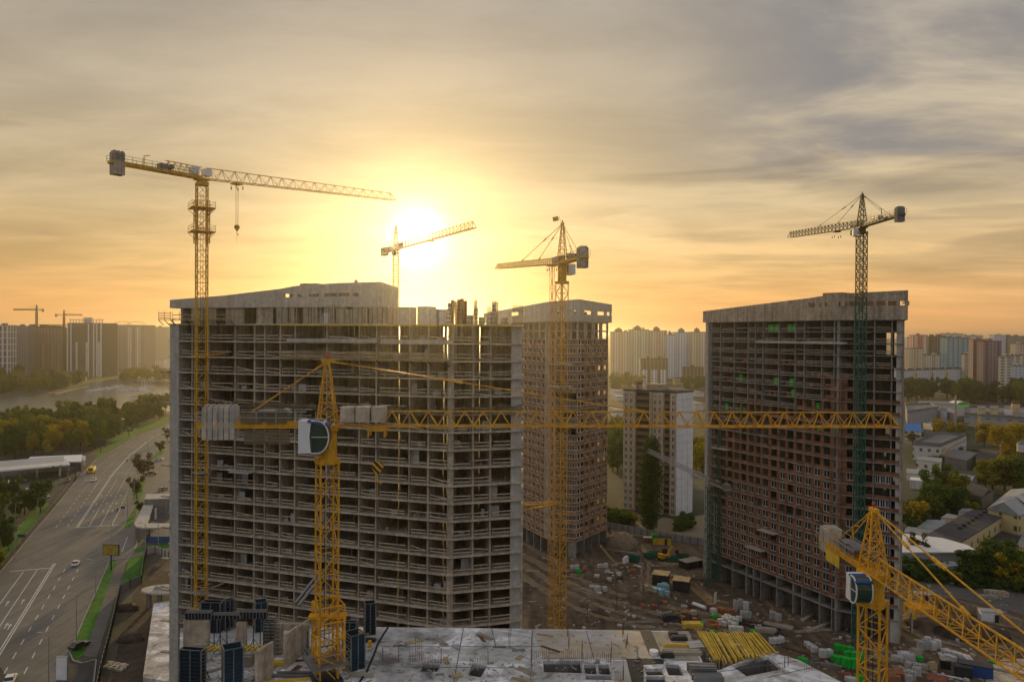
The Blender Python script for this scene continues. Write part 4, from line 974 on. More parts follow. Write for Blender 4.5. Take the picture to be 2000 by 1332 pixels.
for i in range(17):
    z0 = i*HD
    for s0, s1, ty in colD:
        o = D0+d*s0; e = d*(s1-s0-.006); pan = pans.setdefault(s0, MB()) if ty != 'l' else None
        if ty == 'l':
            lg.para((o.x, o.y, z0), (e.x, e.y, 0), (nd0.x*1.0, nd0.y*1.0, 0), (0, 0, 1.0)); continue
        if ty in ('f', 'p'):
            pan.para((o.x-nd0.x*.35, o.y-nd0.y*.35, z0), (e.x*.6, e.y*.6, 0), (nd0.x*.5, nd0.y*.5, 0), (0, 0, HD)); continue
        pan.para((o.x, o.y, z0+.04), (e.x, e.y, 0), (nd0.x*.3, nd0.y*.3, 0), (0, 0, HD-.08))
        k = 1 if ty == 'w1' else 2
        for j in range(k):
            a = o+e*((j+.25)/k)-nd0*.04; w_ = e*(.62/k); hh = 1.5 if i < 16 else .5
            gm.para((a.x, a.y, z0+.95), (w_.x, w_.y, 0), (nd0.x*.05, nd0.y*.05, 0), (0, 0, hh))
            a2 = a-nd0*.03; u = w_
            for q, wq in ((0, .12), (.46, .12), (.88, .12)): fm.para((a2.x+u.x*q, a2.y+u.y*q, z0+.95), (u.x*wq, u.y*wq, 0), (nd0.x*.04, nd0.y*.04, 0), (0, 0, hh))
[q_.build('front_panel', 'wall_tan', D) for q_ in pans.values()]; lg.build('balcony', 'wall_brown', D); f = fm.build('window', 'white_paint', D, kind='stuff'); gm.build('pane', 'glass_dark', f)
lg = MB()
for i in range(17):
    for s0, s1, ty in colD:
        if ty == 'l': o = D0+d*(s0+.004)-nd0*.02; e = d*(s1-s0-.012); lg.para((o.x, o.y, i*HD+1.0), (e.x, e.y, 0), (nd0.x*.05, nd0.y*.05, 0), (0, 0, 1.55))
lg.build('loggia_glazing', 'glass_dark', D, kind='stuff')
mb = MB(); c_ = (D0+D1)/2+nd0*5; mb.box(c_.x+1, c_.y, 49.3, 7, 5, 3.0, -.6); mb.box(c_.x-6, c_.y+2, 49.3, 2.0, 2.0, 2.6, -.6); mb.box(c_.x+8, c_.y-2, 49.3, 6, 3.0, 1.2, -.6); mb.build('roof_house', 'concrete', D)
mb = MB(); mb.box(c_.x-6, c_.y+1.9, 51.9, 1.8, 1.8, 1.2, -.6); mb.build('chimney', 'brick_old', D)
mb = MB(); mb.prism([tuple(p) for p in offset_poly([D0, D1, D2, D2+Vector((-13, 13)), D0+nd0*11], .1)], 49.28, 49.9); mb.build('roof', 'bitumen', D)
# ================================================================ TOWER CRANES
def lattice(mb, base, z0, z1, w, rot, leg=.16, br=.08, panel=None, xbr=False):
    panel = panel or w*1.1; c, s = math.cos(rot), math.sin(rot)
    cor = [Vector((base[0]+c*x-s*y, base[1]+s*x+c*y, 0)) for x, y in ((-w/2, -w/2), (w/2, -w/2), (w/2, w/2), (-w/2, w/2))]
    for p in cor: mb.bar((p.x, p.y, z0), (p.x, p.y, z1), leg)
    n = max(1, round((z1-z0)/panel)); h = (z1-z0)/n
    for i in range(n):
        za, zb = z0+i*h, z0+(i+1)*h
        for j in range(4):
            p, q = cor[j], cor[(j+1) % 4]
            mb.bar((p.x, p.y, zb), (q.x, q.y, zb), br)
            if (i+j) % 2 or xbr: mb.bar((p.x, p.y, za), (q.x, q.y, zb), br)
            if not (i+j) % 2 or xbr: mb.bar((q.x, q.y, za), (p.x, p.y, zb), br)
def crane(name, label, X, Y, z0, zt, w, mrot, az, jl, cjl, H, colm, colj=None, rise=0.0, peak=6.0, zsplit=None, trolley=.1, hook=None, cab=None, zj=None,
          cw=(6, .9, 3.4), collar=None, flat=False, th=.16, br=.075, jw=1.3, group=None, boxes=True, panel=None, onetie=False, cwm=None, davit=True):
    """lattice tower crane; az = heading of the jib; zj = underside of the jib; H = jib depth"""
    colj = colj or colm; zj = zj if zj is not None else zt+1.6
    t = thing(name, label, 'crane', (X, Y, z0), group)
    D_ = Vector((math.cos(az), math.sin(az))); V_ = Vector((-D_.y, D_.x))
    def J(u, v, z): return Vector((X+D_.x*u+V_.x*v, Y+D_.y*u+V_.y*v, z))
    def pj(u, v, dz=0.0): return J(u, v, zj+dz+rise*max(u, 0)/jl)
    def jbox(mb, u0, u1, v0, v1, za, zb): mb.para(J(u0, v0, za), (D_*(u1-u0)).to_3d(), (V_*(v1-v0)).to_3d(), (0, 0, zb-za))
    mb = MB()
    if zsplit:
        lattice(mb, (X, Y), z0, zsplit, w, mrot, th, br*1.1); mb.build('mast', colm[1], t); mb = MB(); lattice(mb, (X, Y), zsplit, zt, w, mrot, th, br*1.1, xbr=True); mb.build('mast', colm[0], t); colm = colm[0]; colj = colj if isinstance(colj, str) else colj[0]
    else: lattice(mb, (X, Y), z0, zt, w, mrot, th, br*1.1, panel=panel); mb.build('mast', colm, t)
    mb = MB()
    if z0 > 1: mb.box(X, Y, z0, w*1.5, w*1.5, .3, mrot)
    for zz in range(int(z0)+3, int(zt)-1, 2):                 # ladder inside the mast
        mb.bar((X-.25, Y+.2, zz), (X-.25, Y+.2, zz+2), .05); mb.bar((X+.15, Y+.2, zz), (X+.15, Y+.2, zz+2), .05)
    mb.build('ladder', 'steel_dark', t)
    mb = MB(); mb.box(X, Y, zt, w*1.15, w*1.15, .45, mrot); mb.cyl((X, Y, zt+.45), (X, Y, zj-.35), w*.52, n=14); mb.box(X, Y, zj-.35, w*1.25, w*1.1, .4, az); mb.build('slewing_ring', colj, t)
    # jib
    mb = MB(); n = max(6, round(jl/(H*1.25))); bl = jl/n; hw = jw/2; u0 = w*.5
    tipn = n-1 if flat else n-1
    for sgn in (-1, 1): mb.bar(pj(u0, sgn*hw), pj(jl, sgn*hw), th*.75)
    mb.bar(pj(u0, 0, H), pj(jl-bl*.4, 0, H*(.75 if flat else 1)), th*.75)
    mb.bar(pj(jl-bl*.4, 0, H*(.75 if flat else 1)), pj(jl, -hw), br); mb.bar(pj(jl-bl*.4, 0, H*(.75 if flat else 1)), pj(jl, hw), br)
    for i in range(n):
        ua, ub = max(u0, i*bl), (i+1)*bl; um = (ua+ub)/2; hh = H*(1-.25*um/jl) if flat else H
        for sgn in (-1, 1):
            mb.bar(pj(ua, sgn*hw), pj(um, 0, hh), br); mb.bar(pj(um, 0, hh), pj(min(ub, jl), sgn*hw), br)
        mb.bar(pj(ub, -hw), pj(ub, hw), br); mb.bar(pj(ua, -hw), pj(ub, hw), br*.7)
    mb.build('jib', colj, t)
    # counter-jib: two girders, walkway, railings
    mb = MB(); bh = .5
    for sgn in (-1, 1): jbox(mb, -cjl, -.3, sgn*hw-.12, sgn*hw+.12, zj-.15, zj-.15+bh)
    for i in range(int(cjl/1.5)): jbox(mb, -cjl+i*1.5, -cjl+i*1.5+.15, -hw+.13, hw-.13, zj-.1, zj+.15)
    if flat:                                                # triangular truss over the inner half
        k = 6; L_ = cjl*.42
        mb.bar(J(-L_, 0, zj+H), J(0, 0, zj+H), th*.75)
        for i in range(k):
            ua, ub = -L_+L_*i/k, -L_+L_*(i+1)/k
            for sgn in (-1, 1): mb.bar(J(ua, sgn*hw, zj+.3), J((ua+ub)/2, 0, zj+H), br); mb.bar(J((ua+ub)/2, 0, zj+H), J(ub, sgn*hw, zj+.3), br)
    mb.build('counter_jib', colj, t)
    mb = MB()
    for sgn in (-1, 1):
        for hh in (.75, 1.25): mb.bar(J(-cjl, sgn*(hw+.35), zj+hh), J(-1.5, sgn*(hw+.35), zj+hh), .05)
        for i in range(int(cjl/1.6)+1): mb.bar(J(-cjl+i*1.6, sgn*(hw+.35), zj+.2), J(-cjl+i*1.6, sgn*(hw+.35), zj+1.25), .05)
    mb.build('railing', 'galvanised' if isinstance(colj, str) and colj == 'crane_yellow' else 'steel_dark', t)
    nb, tb, hb = cw
    for i in range(nb):
        mb = MB(); u = -cjl+.35+i*tb*1.06; hv = .62*jw; q = .12
        jbox(mb, u, u+tb-.04, -hv, hv, zj+.95-hb*.72, zj+.95+hb*.22); jbox(mb, u+.1, u+tb-.14, -hv*.7, hv*.7, zj+.95+hb*.22, zj+.95+hb*.28); mb.build('counterweight', cwm or ('concrete_pale' if i % 2 else 'concrete_slab'), t)
    mb = MB(); u = -cjl*.42; jbox(mb, u-1.2, u+.2, -.6, .6, zj+.4, zj+1.3); mb.cyl(J(u+.9, -.6, zj+1.0), J(u+.9, .6, zj+1.0), .45, n=10); mb.build('winch', 'steel', t)
    if boxes:
        mb = MB(); [jbox(mb, u_, u_+1.15, -hw-.35, hw-.2, zj+H*.15+.2, zj+H*.15+1.45) for u_ in ((1.2, 2.45, 3.75) if not flat else (-2.2, .1))]; mb.build('electric_cabinet', 'white_sheet' if flat else 'concrete_slab', t)
    mb = MB(); p = J(-cjl*.62, hw+.3, zj)
    if davit: mb.bar(p, p+Vector((0, 0, 2.3)), .12); mb.bar(p+Vector((0, 0, 2.3)), J(-cjl*.62+1.0, hw+.3, zj+2.6), .12); mb.build('davit', colj, t)
    if not flat:
        zp = zj+peak; mb = MB(); ww = w*.5
        cor = [J(a_*ww, b_*ww, zj+.2) for a_, b_ in ((-1, -1), (1, -1), (1, 1), (-1, 1))]; tp = [J(-.05+a_*.16, b_*.16, zp) for a_, b_ in ((-1, -1), (1, -1), (1, 1), (-1, 1))]
        for p, q in zip(cor, tp): mb.bar(p, q, th*.8)
        lv = 6
        for i in range(lv):
            fa, fb = i/lv, (i+1)/lv
            for j in range(4):
                a_, c_ = cor[j].lerp(tp[j], fa), cor[(j+1) % 4].lerp(tp[(j+1) % 4], fb); e_ = cor[j].lerp(tp[j], fb); mb.bar(a_, c_, br); mb.bar(e_, c_, br)
        jbox(mb, -.5, .6, -.2, .2, zp-.15, zp+.15); mb.build('tower_peak', colj, t)
        top = J(0, 0, zp)
        for u_, z_ in ((jl*.29, H), (jl*.55, H)):
            if peak < 3 or (onetie and u_ < jl*.4): continue
            e_ = pj(u_, 0, H); mb = MB(); mb.bar(top+Vector((0, 0, .0)), e_, .09); m1 = top.lerp(e_, .35); m2 = top.lerp(e_, .42); mb.bar(m1, m2, .2); mb.bar(top.lerp(e_, .93), e_, .2); mb.build('tie_bar', colj, t)
        for sgn in (-1, 1): mb = MB(); e_ = J(-cjl*.72, sgn*hw, zj+.3); mb.bar(top, e_, .07); mb.bar(top.lerp(e_, .0), top.lerp(e_, .15), .16); mb.build('tie_bar', colj, t)
        mb = MB(); mb.cyl(J(0, 0, zp+.1), J(0, 0, zp+.4), .06, n=6); mb.blob(J(0, 0, zp+.45), .16, .16, .2, 8, 4, 0); mb.build('warning_lamp', 'red_paint', t)
    # trolley and hook
    ut = jl*trolley; mb = MB(); jbox(mb, ut-.8, ut+.8, -hw-.2, hw+.2, zj-.38+rise*trolley, zj-.15+rise*trolley)
    for s_ in (-.75, .6): jbox(mb, ut+s_, ut+s_+.15, -hw-.2, -hw-.05, zj-.9, zj-.3); jbox(mb, ut+s_, ut+s_+.15, hw+.05, hw+.2, zj-.9, zj-.3)
    tr = mb.build('trolley', colj, t)
    if hook:
        zh = hook; mb = MB()
        for a_, b_ in ((-.28, 0), (.28, 0), (-.1, .1), (.1, -.1)): mb.bar(J(ut+a_, b_, zj-.4), J(ut+a_*.8, b_, zh+.9), .03)
        hk = MB(); hk.add([tuple(J(ut+a_, v_, zh+b_)) for v_ in (-.13, .13) for a_, b_ in ((-.55, .55), (-.3, .95), (.3, .95), (.55, .55), (.15, -.1), (-.15, -.1))], [(5, 4, 3, 2, 1, 0), (6, 7, 8, 9, 10, 11)]+[(i, (i+1) % 6, 6+(i+1) % 6, 6+i) for i in range(6)])
        h_ = hk.build('hook_block', 'hazard', t); mb.build('hoist_rope', 'steel_dark', t)
        mb = MB(); mb.bar(J(ut, 0, zh-.1), J(ut, 0, zh-.7), .09); mb.bar(J(ut, 0, zh-.7), J(ut+.3, 0, zh-.95), .09); mb.bar(J(ut+.3, 0, zh-.95), J(ut+.25, 0, zh-.6), .07); mb.bar(J(ut, 0, zh-.7), J(ut, 0, zh-2.6), .03); mb.build('hook', 'crane_amber', t)
    if cab:
        cu, cv, cz, sc_ = cab; mb = MB(); gl = MB(); rim = MB(); L_, H_, Wd = 2.0*sc_, 2.15*sc_, 1.3*sc_
        def prof(s, k=0.0):                                # rounded glass nose toward the jib
            pts = [(0, 0)]; m_ = 9
            for i in range(m_+1):
                a_ = -math.pi/2+math.pi*i/m_; pts.append((L_*.62+math.cos(a_)*L_*.38*s, H_/2+math.sin(a_)*H_/2*s))
            pts += [(0, H_)]; return pts
        def ext(m, pts, v0, v1, du=0, dz=0): 
            n_ = len(pts); m.add([tuple(J(cu+a_+du, v0, cz+b_+dz)) for a_, b_ in pts]+[tuple(J(cu+a_+du, v1, cz+b_+dz)) for a_, b_ in pts], [(i, (i+1) % n_, n_+(i+1) % n_, n_+i) for i in range(n_)]+[tuple(range(n_-1, -1, -1)), tuple(range(n_, 2*n_))])
        back = [(0, 0), (L_*.42, 0), (L_*.36, H_*.5), (L_*.42, H_), (0, H_)]
        ext(mb, back, cv-Wd/2, cv+Wd/2); cb = mb.build('cab', 'white_paint', t)
        pr_ = prof(1); gp_ = [(L_*.425, .04)]+[p for p in pr_[1:-1]]+[(L_*.425, H_-.04)]; ext(gl, gp_, cv-Wd/2+.05, cv+Wd/2-.05); gl.build('glass', 'glass_green', cb)
        full = pr_[1:-1]
        for v_ in (cv-Wd/2, cv+Wd/2):
            for a_, b_ in zip([(L_*.42, 0)]+full, full+[(L_*.42, H_)]): rim.bar(J(cu+a_[0], v_, cz+a_[1]), J(cu+b_[0], v_, cz+b_[1]), .09)
            rim.bar(J(cu+L_*.42, v_, cz+H_*.5), J(cu+L_, v_, cz+H_*.5), .05)
        rim.build('rim', 'white_paint', cb)
        rf = MB(); ext(rf, [(L_*.3, H_), (L_*.98, H_*.86), (L_*.98, H_*.80), (L_*.3, H_*.93)], cv-Wd/2-.04, cv+Wd/2+.04, 0, .06); rf.build('roof', 'blue_paint' if sc_ > .9 else 'white_sheet', cb)
        br_ = MB(); jbox(br_, cu-.2, cu+L_*.6, min(cv, 0), max(cv, 0), cz-.16, cz-.02); br_.build('cab_bracket', colj, t)
    if collar:
        for zc_, ww, out_, nm, m_ in collar:
            mb = MB(); mb.box(X, Y, zc_, ww, ww, .14, mrot); 
            for sx, sy in ((-1, -1), (1, -1), (1, 1), (-1, 1)):
                c_, s_ = math.cos(mrot), math.sin(mrot); px_, py_ = sx*ww/2, sy*ww/2; qx, qy = -sy*ww/2, sx*ww/2
                a_ = Vector((X+c_*px_-s_*py_, Y+s_*px_+c_*py_, zc_)); b_ = Vector((X+c_*qx-s_*qy, Y+s_*qx+c_*qy, zc_))
                mb.bar(a_, a_+Vector((0, 0, 1.2)), .06)
                for hh in (.6, 1.15): mb.bar(a_+Vector((0, 0, hh)), b_+Vector((0, 0, hh)), .05)
                mb.bar(a_, Vector((X+c_*sx*w/2-s_*sy*w/2, Y+s_*sx*w/2+c_*sy*w/2, zc_-1.3)), .08)
            mb.build(nm, m_, t)
    return t, J
hz = mat('hazard', (.7, .38, .02), .6); nt = hz.node_tree; wv = nt.nodes.new('ShaderNodeTexWave'); wv.inputs['Scale'].default_value = 1.1; wv.bands_direction = 'DIAGONAL'; g_ = nt.nodes.new('ShaderNodeNewGeometry'); nt.links.new(g_.outputs['Position'], wv.inputs['Vector'])
r_ = nt.nodes.new('ShaderNodeValToRGB'); r_.color_ramp.interpolation = 'CONSTANT'; r_.color_ramp.elements[0].color = (.02, .02, .02, 1); r_.color_ramp.elements[1].position = .5; r_.color_ramp.elements[1].color = (.7, .38, .02, 1)
nt.links.new(wv.outputs[0], r_.inputs[0]); nt.links.new(r_.outputs[0], nt.nodes['Principled BSDF'].inputs['Base Color'])
def atpx(px, Y): r = ray(px, 660); return r.x/r.y*Y
# left crane, flat-topped
X1, Y1 = atpx(393.5, 133), 133.0
t1, J1 = crane('tower_crane', 'tall amber flat-top crane at the left of the concrete tower, jib pointing right', X1, Y1, 0, 98.4, 1.75, R(33), math.atan2(.785, .62), 46, 15.8, 2.0, 'crane_amber', rise=2.9, flat=True, zj=99.6, trolley=.15, hook=91.2, cw=(3, .56, 3.9), cwm='concrete', jw=1.4,
      collar=[(94.2, 3.9, 0, 'climbing_platform', 'crane_amber'), (90.0, 3.9, 0, 'climbing_platform', 'crane_amber')], th=.17)
mb = MB(); lattice(mb, (X1, Y1), 88.0, 95.6, 2.25, R(33), .14, .08); mb.build('climbing_frame', 'crane_amber', t1)
for z_, lab in ((67.9, ''), (47.0, ''), (25.5, '')):
    mb = MB(); e1, e2 = onseg(440, LA, CA), onseg(412, LA, CA)
    mb.bar((X1, Y1, z_), (e1.x, e1.y-.3, z_+.5), .22); mb.bar((X1, Y1, z_), (e2.x, e2.y-.3, z_), .22); mb.box(X1, Y1, z_-.1, 2.4, 2.4, .22, R(33)); mb.build('wall_tie', 'crane_yellow' if z_ > 60 else 'timber_grey', t1)
# crane in front of the sun
X2, Y2 = atpx(772.5, 245), 245.0
crane('tower_crane', 'crane standing in front of the low sun behind the concrete tower', X2, Y2, 0, 98.5, 1.7, R(20), math.atan2(-49, 28.4), 56.5, 12.5, 1.9, 'crane_amber', peak=7.6, zj=99.9, trolley=.5, cw=(4, .8, 2.7), cab=(1.0, -1.4, 97.8, .8), th=.2, br=.12, rise=0.3)
# crane tied to the right end of the concrete tower
X3, Y3 = atpx(1097, 141), 141.0
t3, J3 = crane('tower_crane', 'yellow crane with flag at its peak, tied to the right end of the concrete tower', X3, Y3, 0, 81.8, 1.65, R(36), math.atan2(52, -13.4), 54, 12.5, 1.25, 'crane_amber', rise=3.6, peak=7.6, zj=85.6, trolley=.12, cw=(3, .55, 3.8), cwm='concrete', cab=(-.6, -1.9, 83.6, .9), th=.18)
mb = MB(); lattice(mb, (X3-1.9, Y3-.2), 0, 86.0, .65, R(36), .06, .04, panel=1.3); o = mb.build('hoist_mast', 'crane_amber', t3)
mb = MB(); q = J3(.2, 0, 93.0); mb.bar(q, q+Vector((-.6, 0, 1.6)), .05); mb.build('flag_pole', 'steel', t3); fl = MB(); fl.para(q+Vector((-1.7, 0, .6)), (1.1, .25, .25), (0, .04, 0), (-.15, 0, .8)); fl.build('flag', 'timber_yellow', t3)
for z_ in (66.4, 62.2): mb = MB(); mb.box(X3, Y3, z_, 4.2, 3.4, .14, R(10)); mb.build('climbing_platform', 'steel', t3)
mb = MB(); z_ = 38.0; z_ = 40.2; mb.bar((X3, Y3, z_), (1.8, 138.5, z_), .22); mb.bar((X3-.5, Y3-.6, z_), (1.8, 134.5, z_), .22); mb.bar((X3-.5, Y3-.6, z_+.5), (1.8, 138.0, z_+.5), .15); mb.build('wall_tie', 'crane_yellow', t3)
# crane in front of the right tower
X6, Y6 = atpx(1681, 172.5), 172.5
t6, J6 = crane('tower_crane', 'dark and green crane standing against the right brick tower', X6, Y6, 0, 96.0, 1.75, R(4), R(90.5), 44, 17.5, 1.7, ('crane_dark', 'crane_green'), colj='crane_dark', zsplit=80.6, rise=3.3, peak=7.5, zj=97.6, trolley=.3, cw=(2, .6, 3.2), cwm='concrete_dark', cab=(-1, 1.9, 95.4, .8), th=.2, br=.1)
for z_ in (66, 46, 26): mb = MB(); mb.bar((X6-.6, Y6, z_), (X6-2, Y6+5.5, z_), .2); mb.bar((X6+.6, Y6, z_), (X6+2, Y6+4.5, z_), .2); mb.build('wall_tie', 'crane_green', t6)
# small pale crane at the left foot of the right tower
X7, Y7 = atpx(1387, 213), 213.0
t7, J7 = crane('tower_crane', 'small pale green crane below roof height at the left corner of the right brick tower', X7, Y7, 0, 29.0, 1.5, R(10), math.atan2(46, -9.0), 47, 12, 1.3, 'crane_green', colj='galvanised', rise=1.2, peak=1.0, zj=30.3, trolley=.2, cw=(2, .8, 2.0), th=.14, br=.075, cwm='concrete_dark', boxes=False, davit=False)
# big crane across the foreground
X4, Y4 = atpx(640.5, 62), 62.0
t4, J4 = crane('tower_crane', 'bright yellow foreground crane with white cab, its long jib reaching right across both towers', X4, Y4, 43.0, 61.2, 1.5, R(30), math.atan2(2.6, 49), 48.9, 10.4, 1.22, 'crane_yellow', rise=-.1, peak=5.4, zj=64.35, trolley=.085, hook=60.4, cw=(6, .42, 2.85), cab=(-1.95, -1.25, 62.35, 1.22), th=.13, br=.062, jw=1.15, panel=1.9, onetie=True, davit=False,
      collar=[(44.6, 3.1, 0, 'climbing_platform', 'steel')])
mb = MB(); lattice(mb, (X4+.15, Y4), 44.2, 49.5, 2.1, R(30), .16, .09, panel=1.5); mb.box(X4+.1, Y4, 48.3, 3.1, 1.0, .22, R(6)); mb.build('climbing_frame', 'crane_yellow', t4)
mb = MB(); [mb.para(J4(-6.9+i*2.0, -.85, 64.6), (1.7, .09, 0), (-.003, .05, 0), (0, 0, .95)) for i in range(2)]; [mb.para(J4(-6.6+i*1.9, -.8, 62.9), (1.8, .09, 0), (-.003, .05, 0), (0, 0, 1.2)) for i in range(2)]; mb.build('banner_panel', 'net', t4)
# crane at the lower right, jib coming toward the camera
X5, Y5 = atpx(1710, 62), 62.0
t5, J5 = crane('tower_crane', 'yellow crane at the lower right, jib passing out of the corner of the picture', X5, Y5, 0, 49.6, 1.7, R(44), R(-90.8), 46, 9.6, 1.35, 'crane_yellow', peak=5.2, zj=52.4, trolley=.16, cw=(3, .45, 2.3), cab=(-.1, -1.55, 50.2, 1.0), th=.15, br=.07, jw=1.25, panel=1.7, rise=0, boxes=False)
mb = MB(); mb.para(J5(-4.6, -.9, 51.2), (0, 2.8, 0), (.05, 0, 0), (0, 0, 1.1)); mb.build('banner_panel', 'timber_yellow', t5)
mb = MB(); pz = P(1768, 1212, 58); mb.bar((pz.x, pz.y, pz.z+2.6), (pz.x, pz.y, pz.z), .04)
# passenger hoist mast running up the right tower at its left corner
t = thing('hoist_mast', 'thin green hoist mast at the left corner of the right tower', 'hoist', (60.5, 217, 0)); mb = MB(); lattice(mb, (60.5, 216.5), 0, 44, 1.0, R(20), .12, .08); mb.build('mast', 'crane_green', t)
# cranes over the far shore
for px, py, Yd, jlp, lab, az in ((71.5, 606, 1230, 55, 'distant crane with its jib to the left above the brown tower across the bay', R(175)), (125, 616, 1215, 55, 'distant crane squeezed between two dark towers across the bay', R(20))):
    q = P(px, py, Yd); crane('distant_crane', lab, q.x, Yd, 0, q.z-2, 2.4, R(20), az, jlp*(.75 if px < 100 else .48), 13, 2.2, 'crane_dark', peak=9, zj=q.z, cw=(2, 1.6, 5), th=.7, br=.45, boxes=False)
# ================================================================ FOREGROUND BUILDING UNDER CONSTRUCTION (top deck at z = 43)
ZD = 43.0
F_ = thing('building_under_construction', 'grey concrete deck of the unfinished building nearest the camera, along the bottom', 'building', (0, 62, 0))
def gd(*px): return [tuple(G(x, y, ZD).xy) for x, y in px]
outer = gd((346, 1420), (352, 1226), (740, 1224), (1000, 1227), (1252, 1230.5), (1345, 1232), (1376, 1300), (1404, 1308), (1497, 1271), (1560, 1288), (1652, 1336), (1780, 1420))
holes = [gd(*h) for h in (
    ((820, 1311), (854, 1311), (860, 1297), (828, 1297)), ((914, 1318), (939, 1322), (952, 1299), (922, 1297)),
    ((767, 1262), (795, 1262), (796, 1258), (769, 1258)), ((859, 1259.5), (875, 1259.5), (876, 1256.5), (860, 1256.5)), ((884, 1260.5), (899, 1260.5), (900, 1257), (884, 1257)),
    ((963, 1265), (990, 1265.5), (989, 1260.5), (963, 1260.5)), ((1000, 1271.5), (1026, 1271.5), (1025, 1266.5), (1001, 1266.5)), ((850, 1318.5), (867, 1318.5), (868, 1314), (851, 1314)),
    ((876, 1322), (890, 1322), (891, 1316.5), (876, 1316.5)), ((1016, 1310.5), (1035, 1310.5), (1035, 1305), (1016, 1305)),
    ((1063, 1312), (1137, 1314), (1133, 1290.5), (1060, 1290)), ((1143, 1315), (1166, 1316), (1163, 1298), (1140, 1297.5)), ((1170, 1316), (1194, 1317), (1189, 1298.5), (1168, 1298)), ((1163, 1295), (1172, 1295), (1171, 1287), (1162, 1287)),
    ((1144, 1326), (1194, 1327), (1194, 1319), (1144, 1318)),
    ((1306, 1318), (1337, 1319), (1326, 1298), (1298, 1297)), ((1264, 1318), (1298, 1318), (1292, 1305), (1258, 1305)), ((1262, 1332), (1300, 1333), (1298, 1320), (1262, 1320)),
    ((1458, 1320), (1530, 1306), (1500, 1281), (1428, 1299)))]
mb = MB(); mb.slab_holes(outer, holes, ZD-.3, ZD); mb.build('deck', 'deck_concrete', F_)
mb = MB(); cen = Vector((sum(p[0] for p in outer)/len(outer), sum(p[1] for p in outer)/len(outer)))
low = [tuple(cen+(Vector(p)-cen)*.985) for p in outer]; mb.prism(low, ZD-3.25, ZD-3.0); mb.build('floor_slab', 'concrete_dark', F_)
for h in holes:
    if abs(h[0][0]-h[2][0]) < .9: continue
    n = len(h); mb = MB()
    for i in range(n):
        a, c = Vector(h[i]), Vector(h[(i+1) % n]); d = c-a; nn2 = Vector((d.y, -d.x)).normalized()
        if (a+d/2+nn2-sum((Vector(q) for q in h), Vector((0, 0)))/n).length < (a+d/2-sum((Vector(q) for q in h), Vector((0, 0)))/n).length: nn2 = -nn2
        mb.para((a.x+nn2.x*.02, a.y+nn2.y*.02, ZD-3.0), (d.x, d.y, 0), (nn2.x*.18, nn2.y*.18, 0), (0, 0, 2.69))
    mb.build('shaft_wall', 'concrete_dark', F_)
mb = MB()
for k in range(1, 14):
    for p in outer:
        q = cen+(Vector(p)-cen)*.95; mb.box(q.x, q.y, ZD-3.25-3*k, .7, .7, 3.0)
mb.build('column', 'concrete_dark', F_)
mb = MB(); [mb.prism(low, ZD-3.25-3*k, ZD-3.03-3*k) for k in range(1, 13)]; mb.build('floor_slab', 'concrete_dark', F_)
def dsheet(pts, z, m_, nm): 
    q = gd(*pts); s = MB(); s.v = [(x, y, ZD+z) for x, y in q]; n = len(q); s.v += [(x, y, ZD+.002) for x, y in q]; s.f = [tuple(range(n))]+[(i, n+i, n+(i+1) % n, (i+1) % n) for i in range(n)]; return s.build(nm, m_, F_)
mat('plywood_sunlit', (.50, .41, .29), .7, var=.2, vs=.5, var2=.22, vs2=.22, col2=(.42, .40, .39))  # beige plywood, its colour raised to stand for sunlight on the right deck
def mkply():
    nt = M['plywood_sunlit'].node_tree
mkply()
dsheet([(1062, 1285), (1040, 1231), (1250, 1233), (1280, 1283), (1225, 1286), (1172, 1284)], .012, 'plywood_sunlit', 'plywood_deck')
dsheet([(1200, 1330), (1196, 1290), (1222, 1290), (1233, 1330)], .016, 'plywood_sunlit', 'plywood_deck')
dsheet([(1284, 1279), (1255, 1233), (1342, 1234), (1368, 1290), (1318, 1290)], .014, 'timber_grey', 'formwork_deck')
dsheet([(1268, 1279), (1249.5, 1231.5), (1272, 1231.8), (1293, 1279)], .03, 'steel_dark', 'formwork_strip')
dsheet([(1236, 1340), (1223, 1286), (1297, 1286), (1296, 1296), (1256, 1298), (1258, 1340)], .02, 'formwork_black', 'formwork_deck')
jm = MB()
for a_, c_ in (((905, 1226), (885, 1340)), ((1040, 1229), (1036, 1340)), ((745, 1262), (1060, 1262)), ((1060, 1285), (1225, 1287)), ((770, 1302), (1040, 1304)), ((400, 1288), (700, 1290)), ((1145, 1231), (1160, 1286)), ((960, 1226), (968, 1262)), ((1560, 1290), (1400, 1312)), ((1500, 1322), (1600, 1300))):
    p, q = G(*a_, ZD), G(*c_, ZD); MB().bar((p.x, p.y, ZD+.012), (q.x, q.y, ZD+.012), .07, .012).build('pour_joint', 'pour_joint', F_)
# the black hose across the deck
mb = MB(); pl = [G(x, y, ZD+.08) for x, y in ((758, 1224), (750, 1236), (738, 1256), (730, 1278), (722, 1296), (716, 1312), (704, 1328), (695, 1345))]
for a, c in zip(pl, pl[1:]): mb.cyl(a, c, .09, n=6)
mb.build('hose', 'black', label='thick black hose lying across the grey deck beside the formwork', cat='hose')
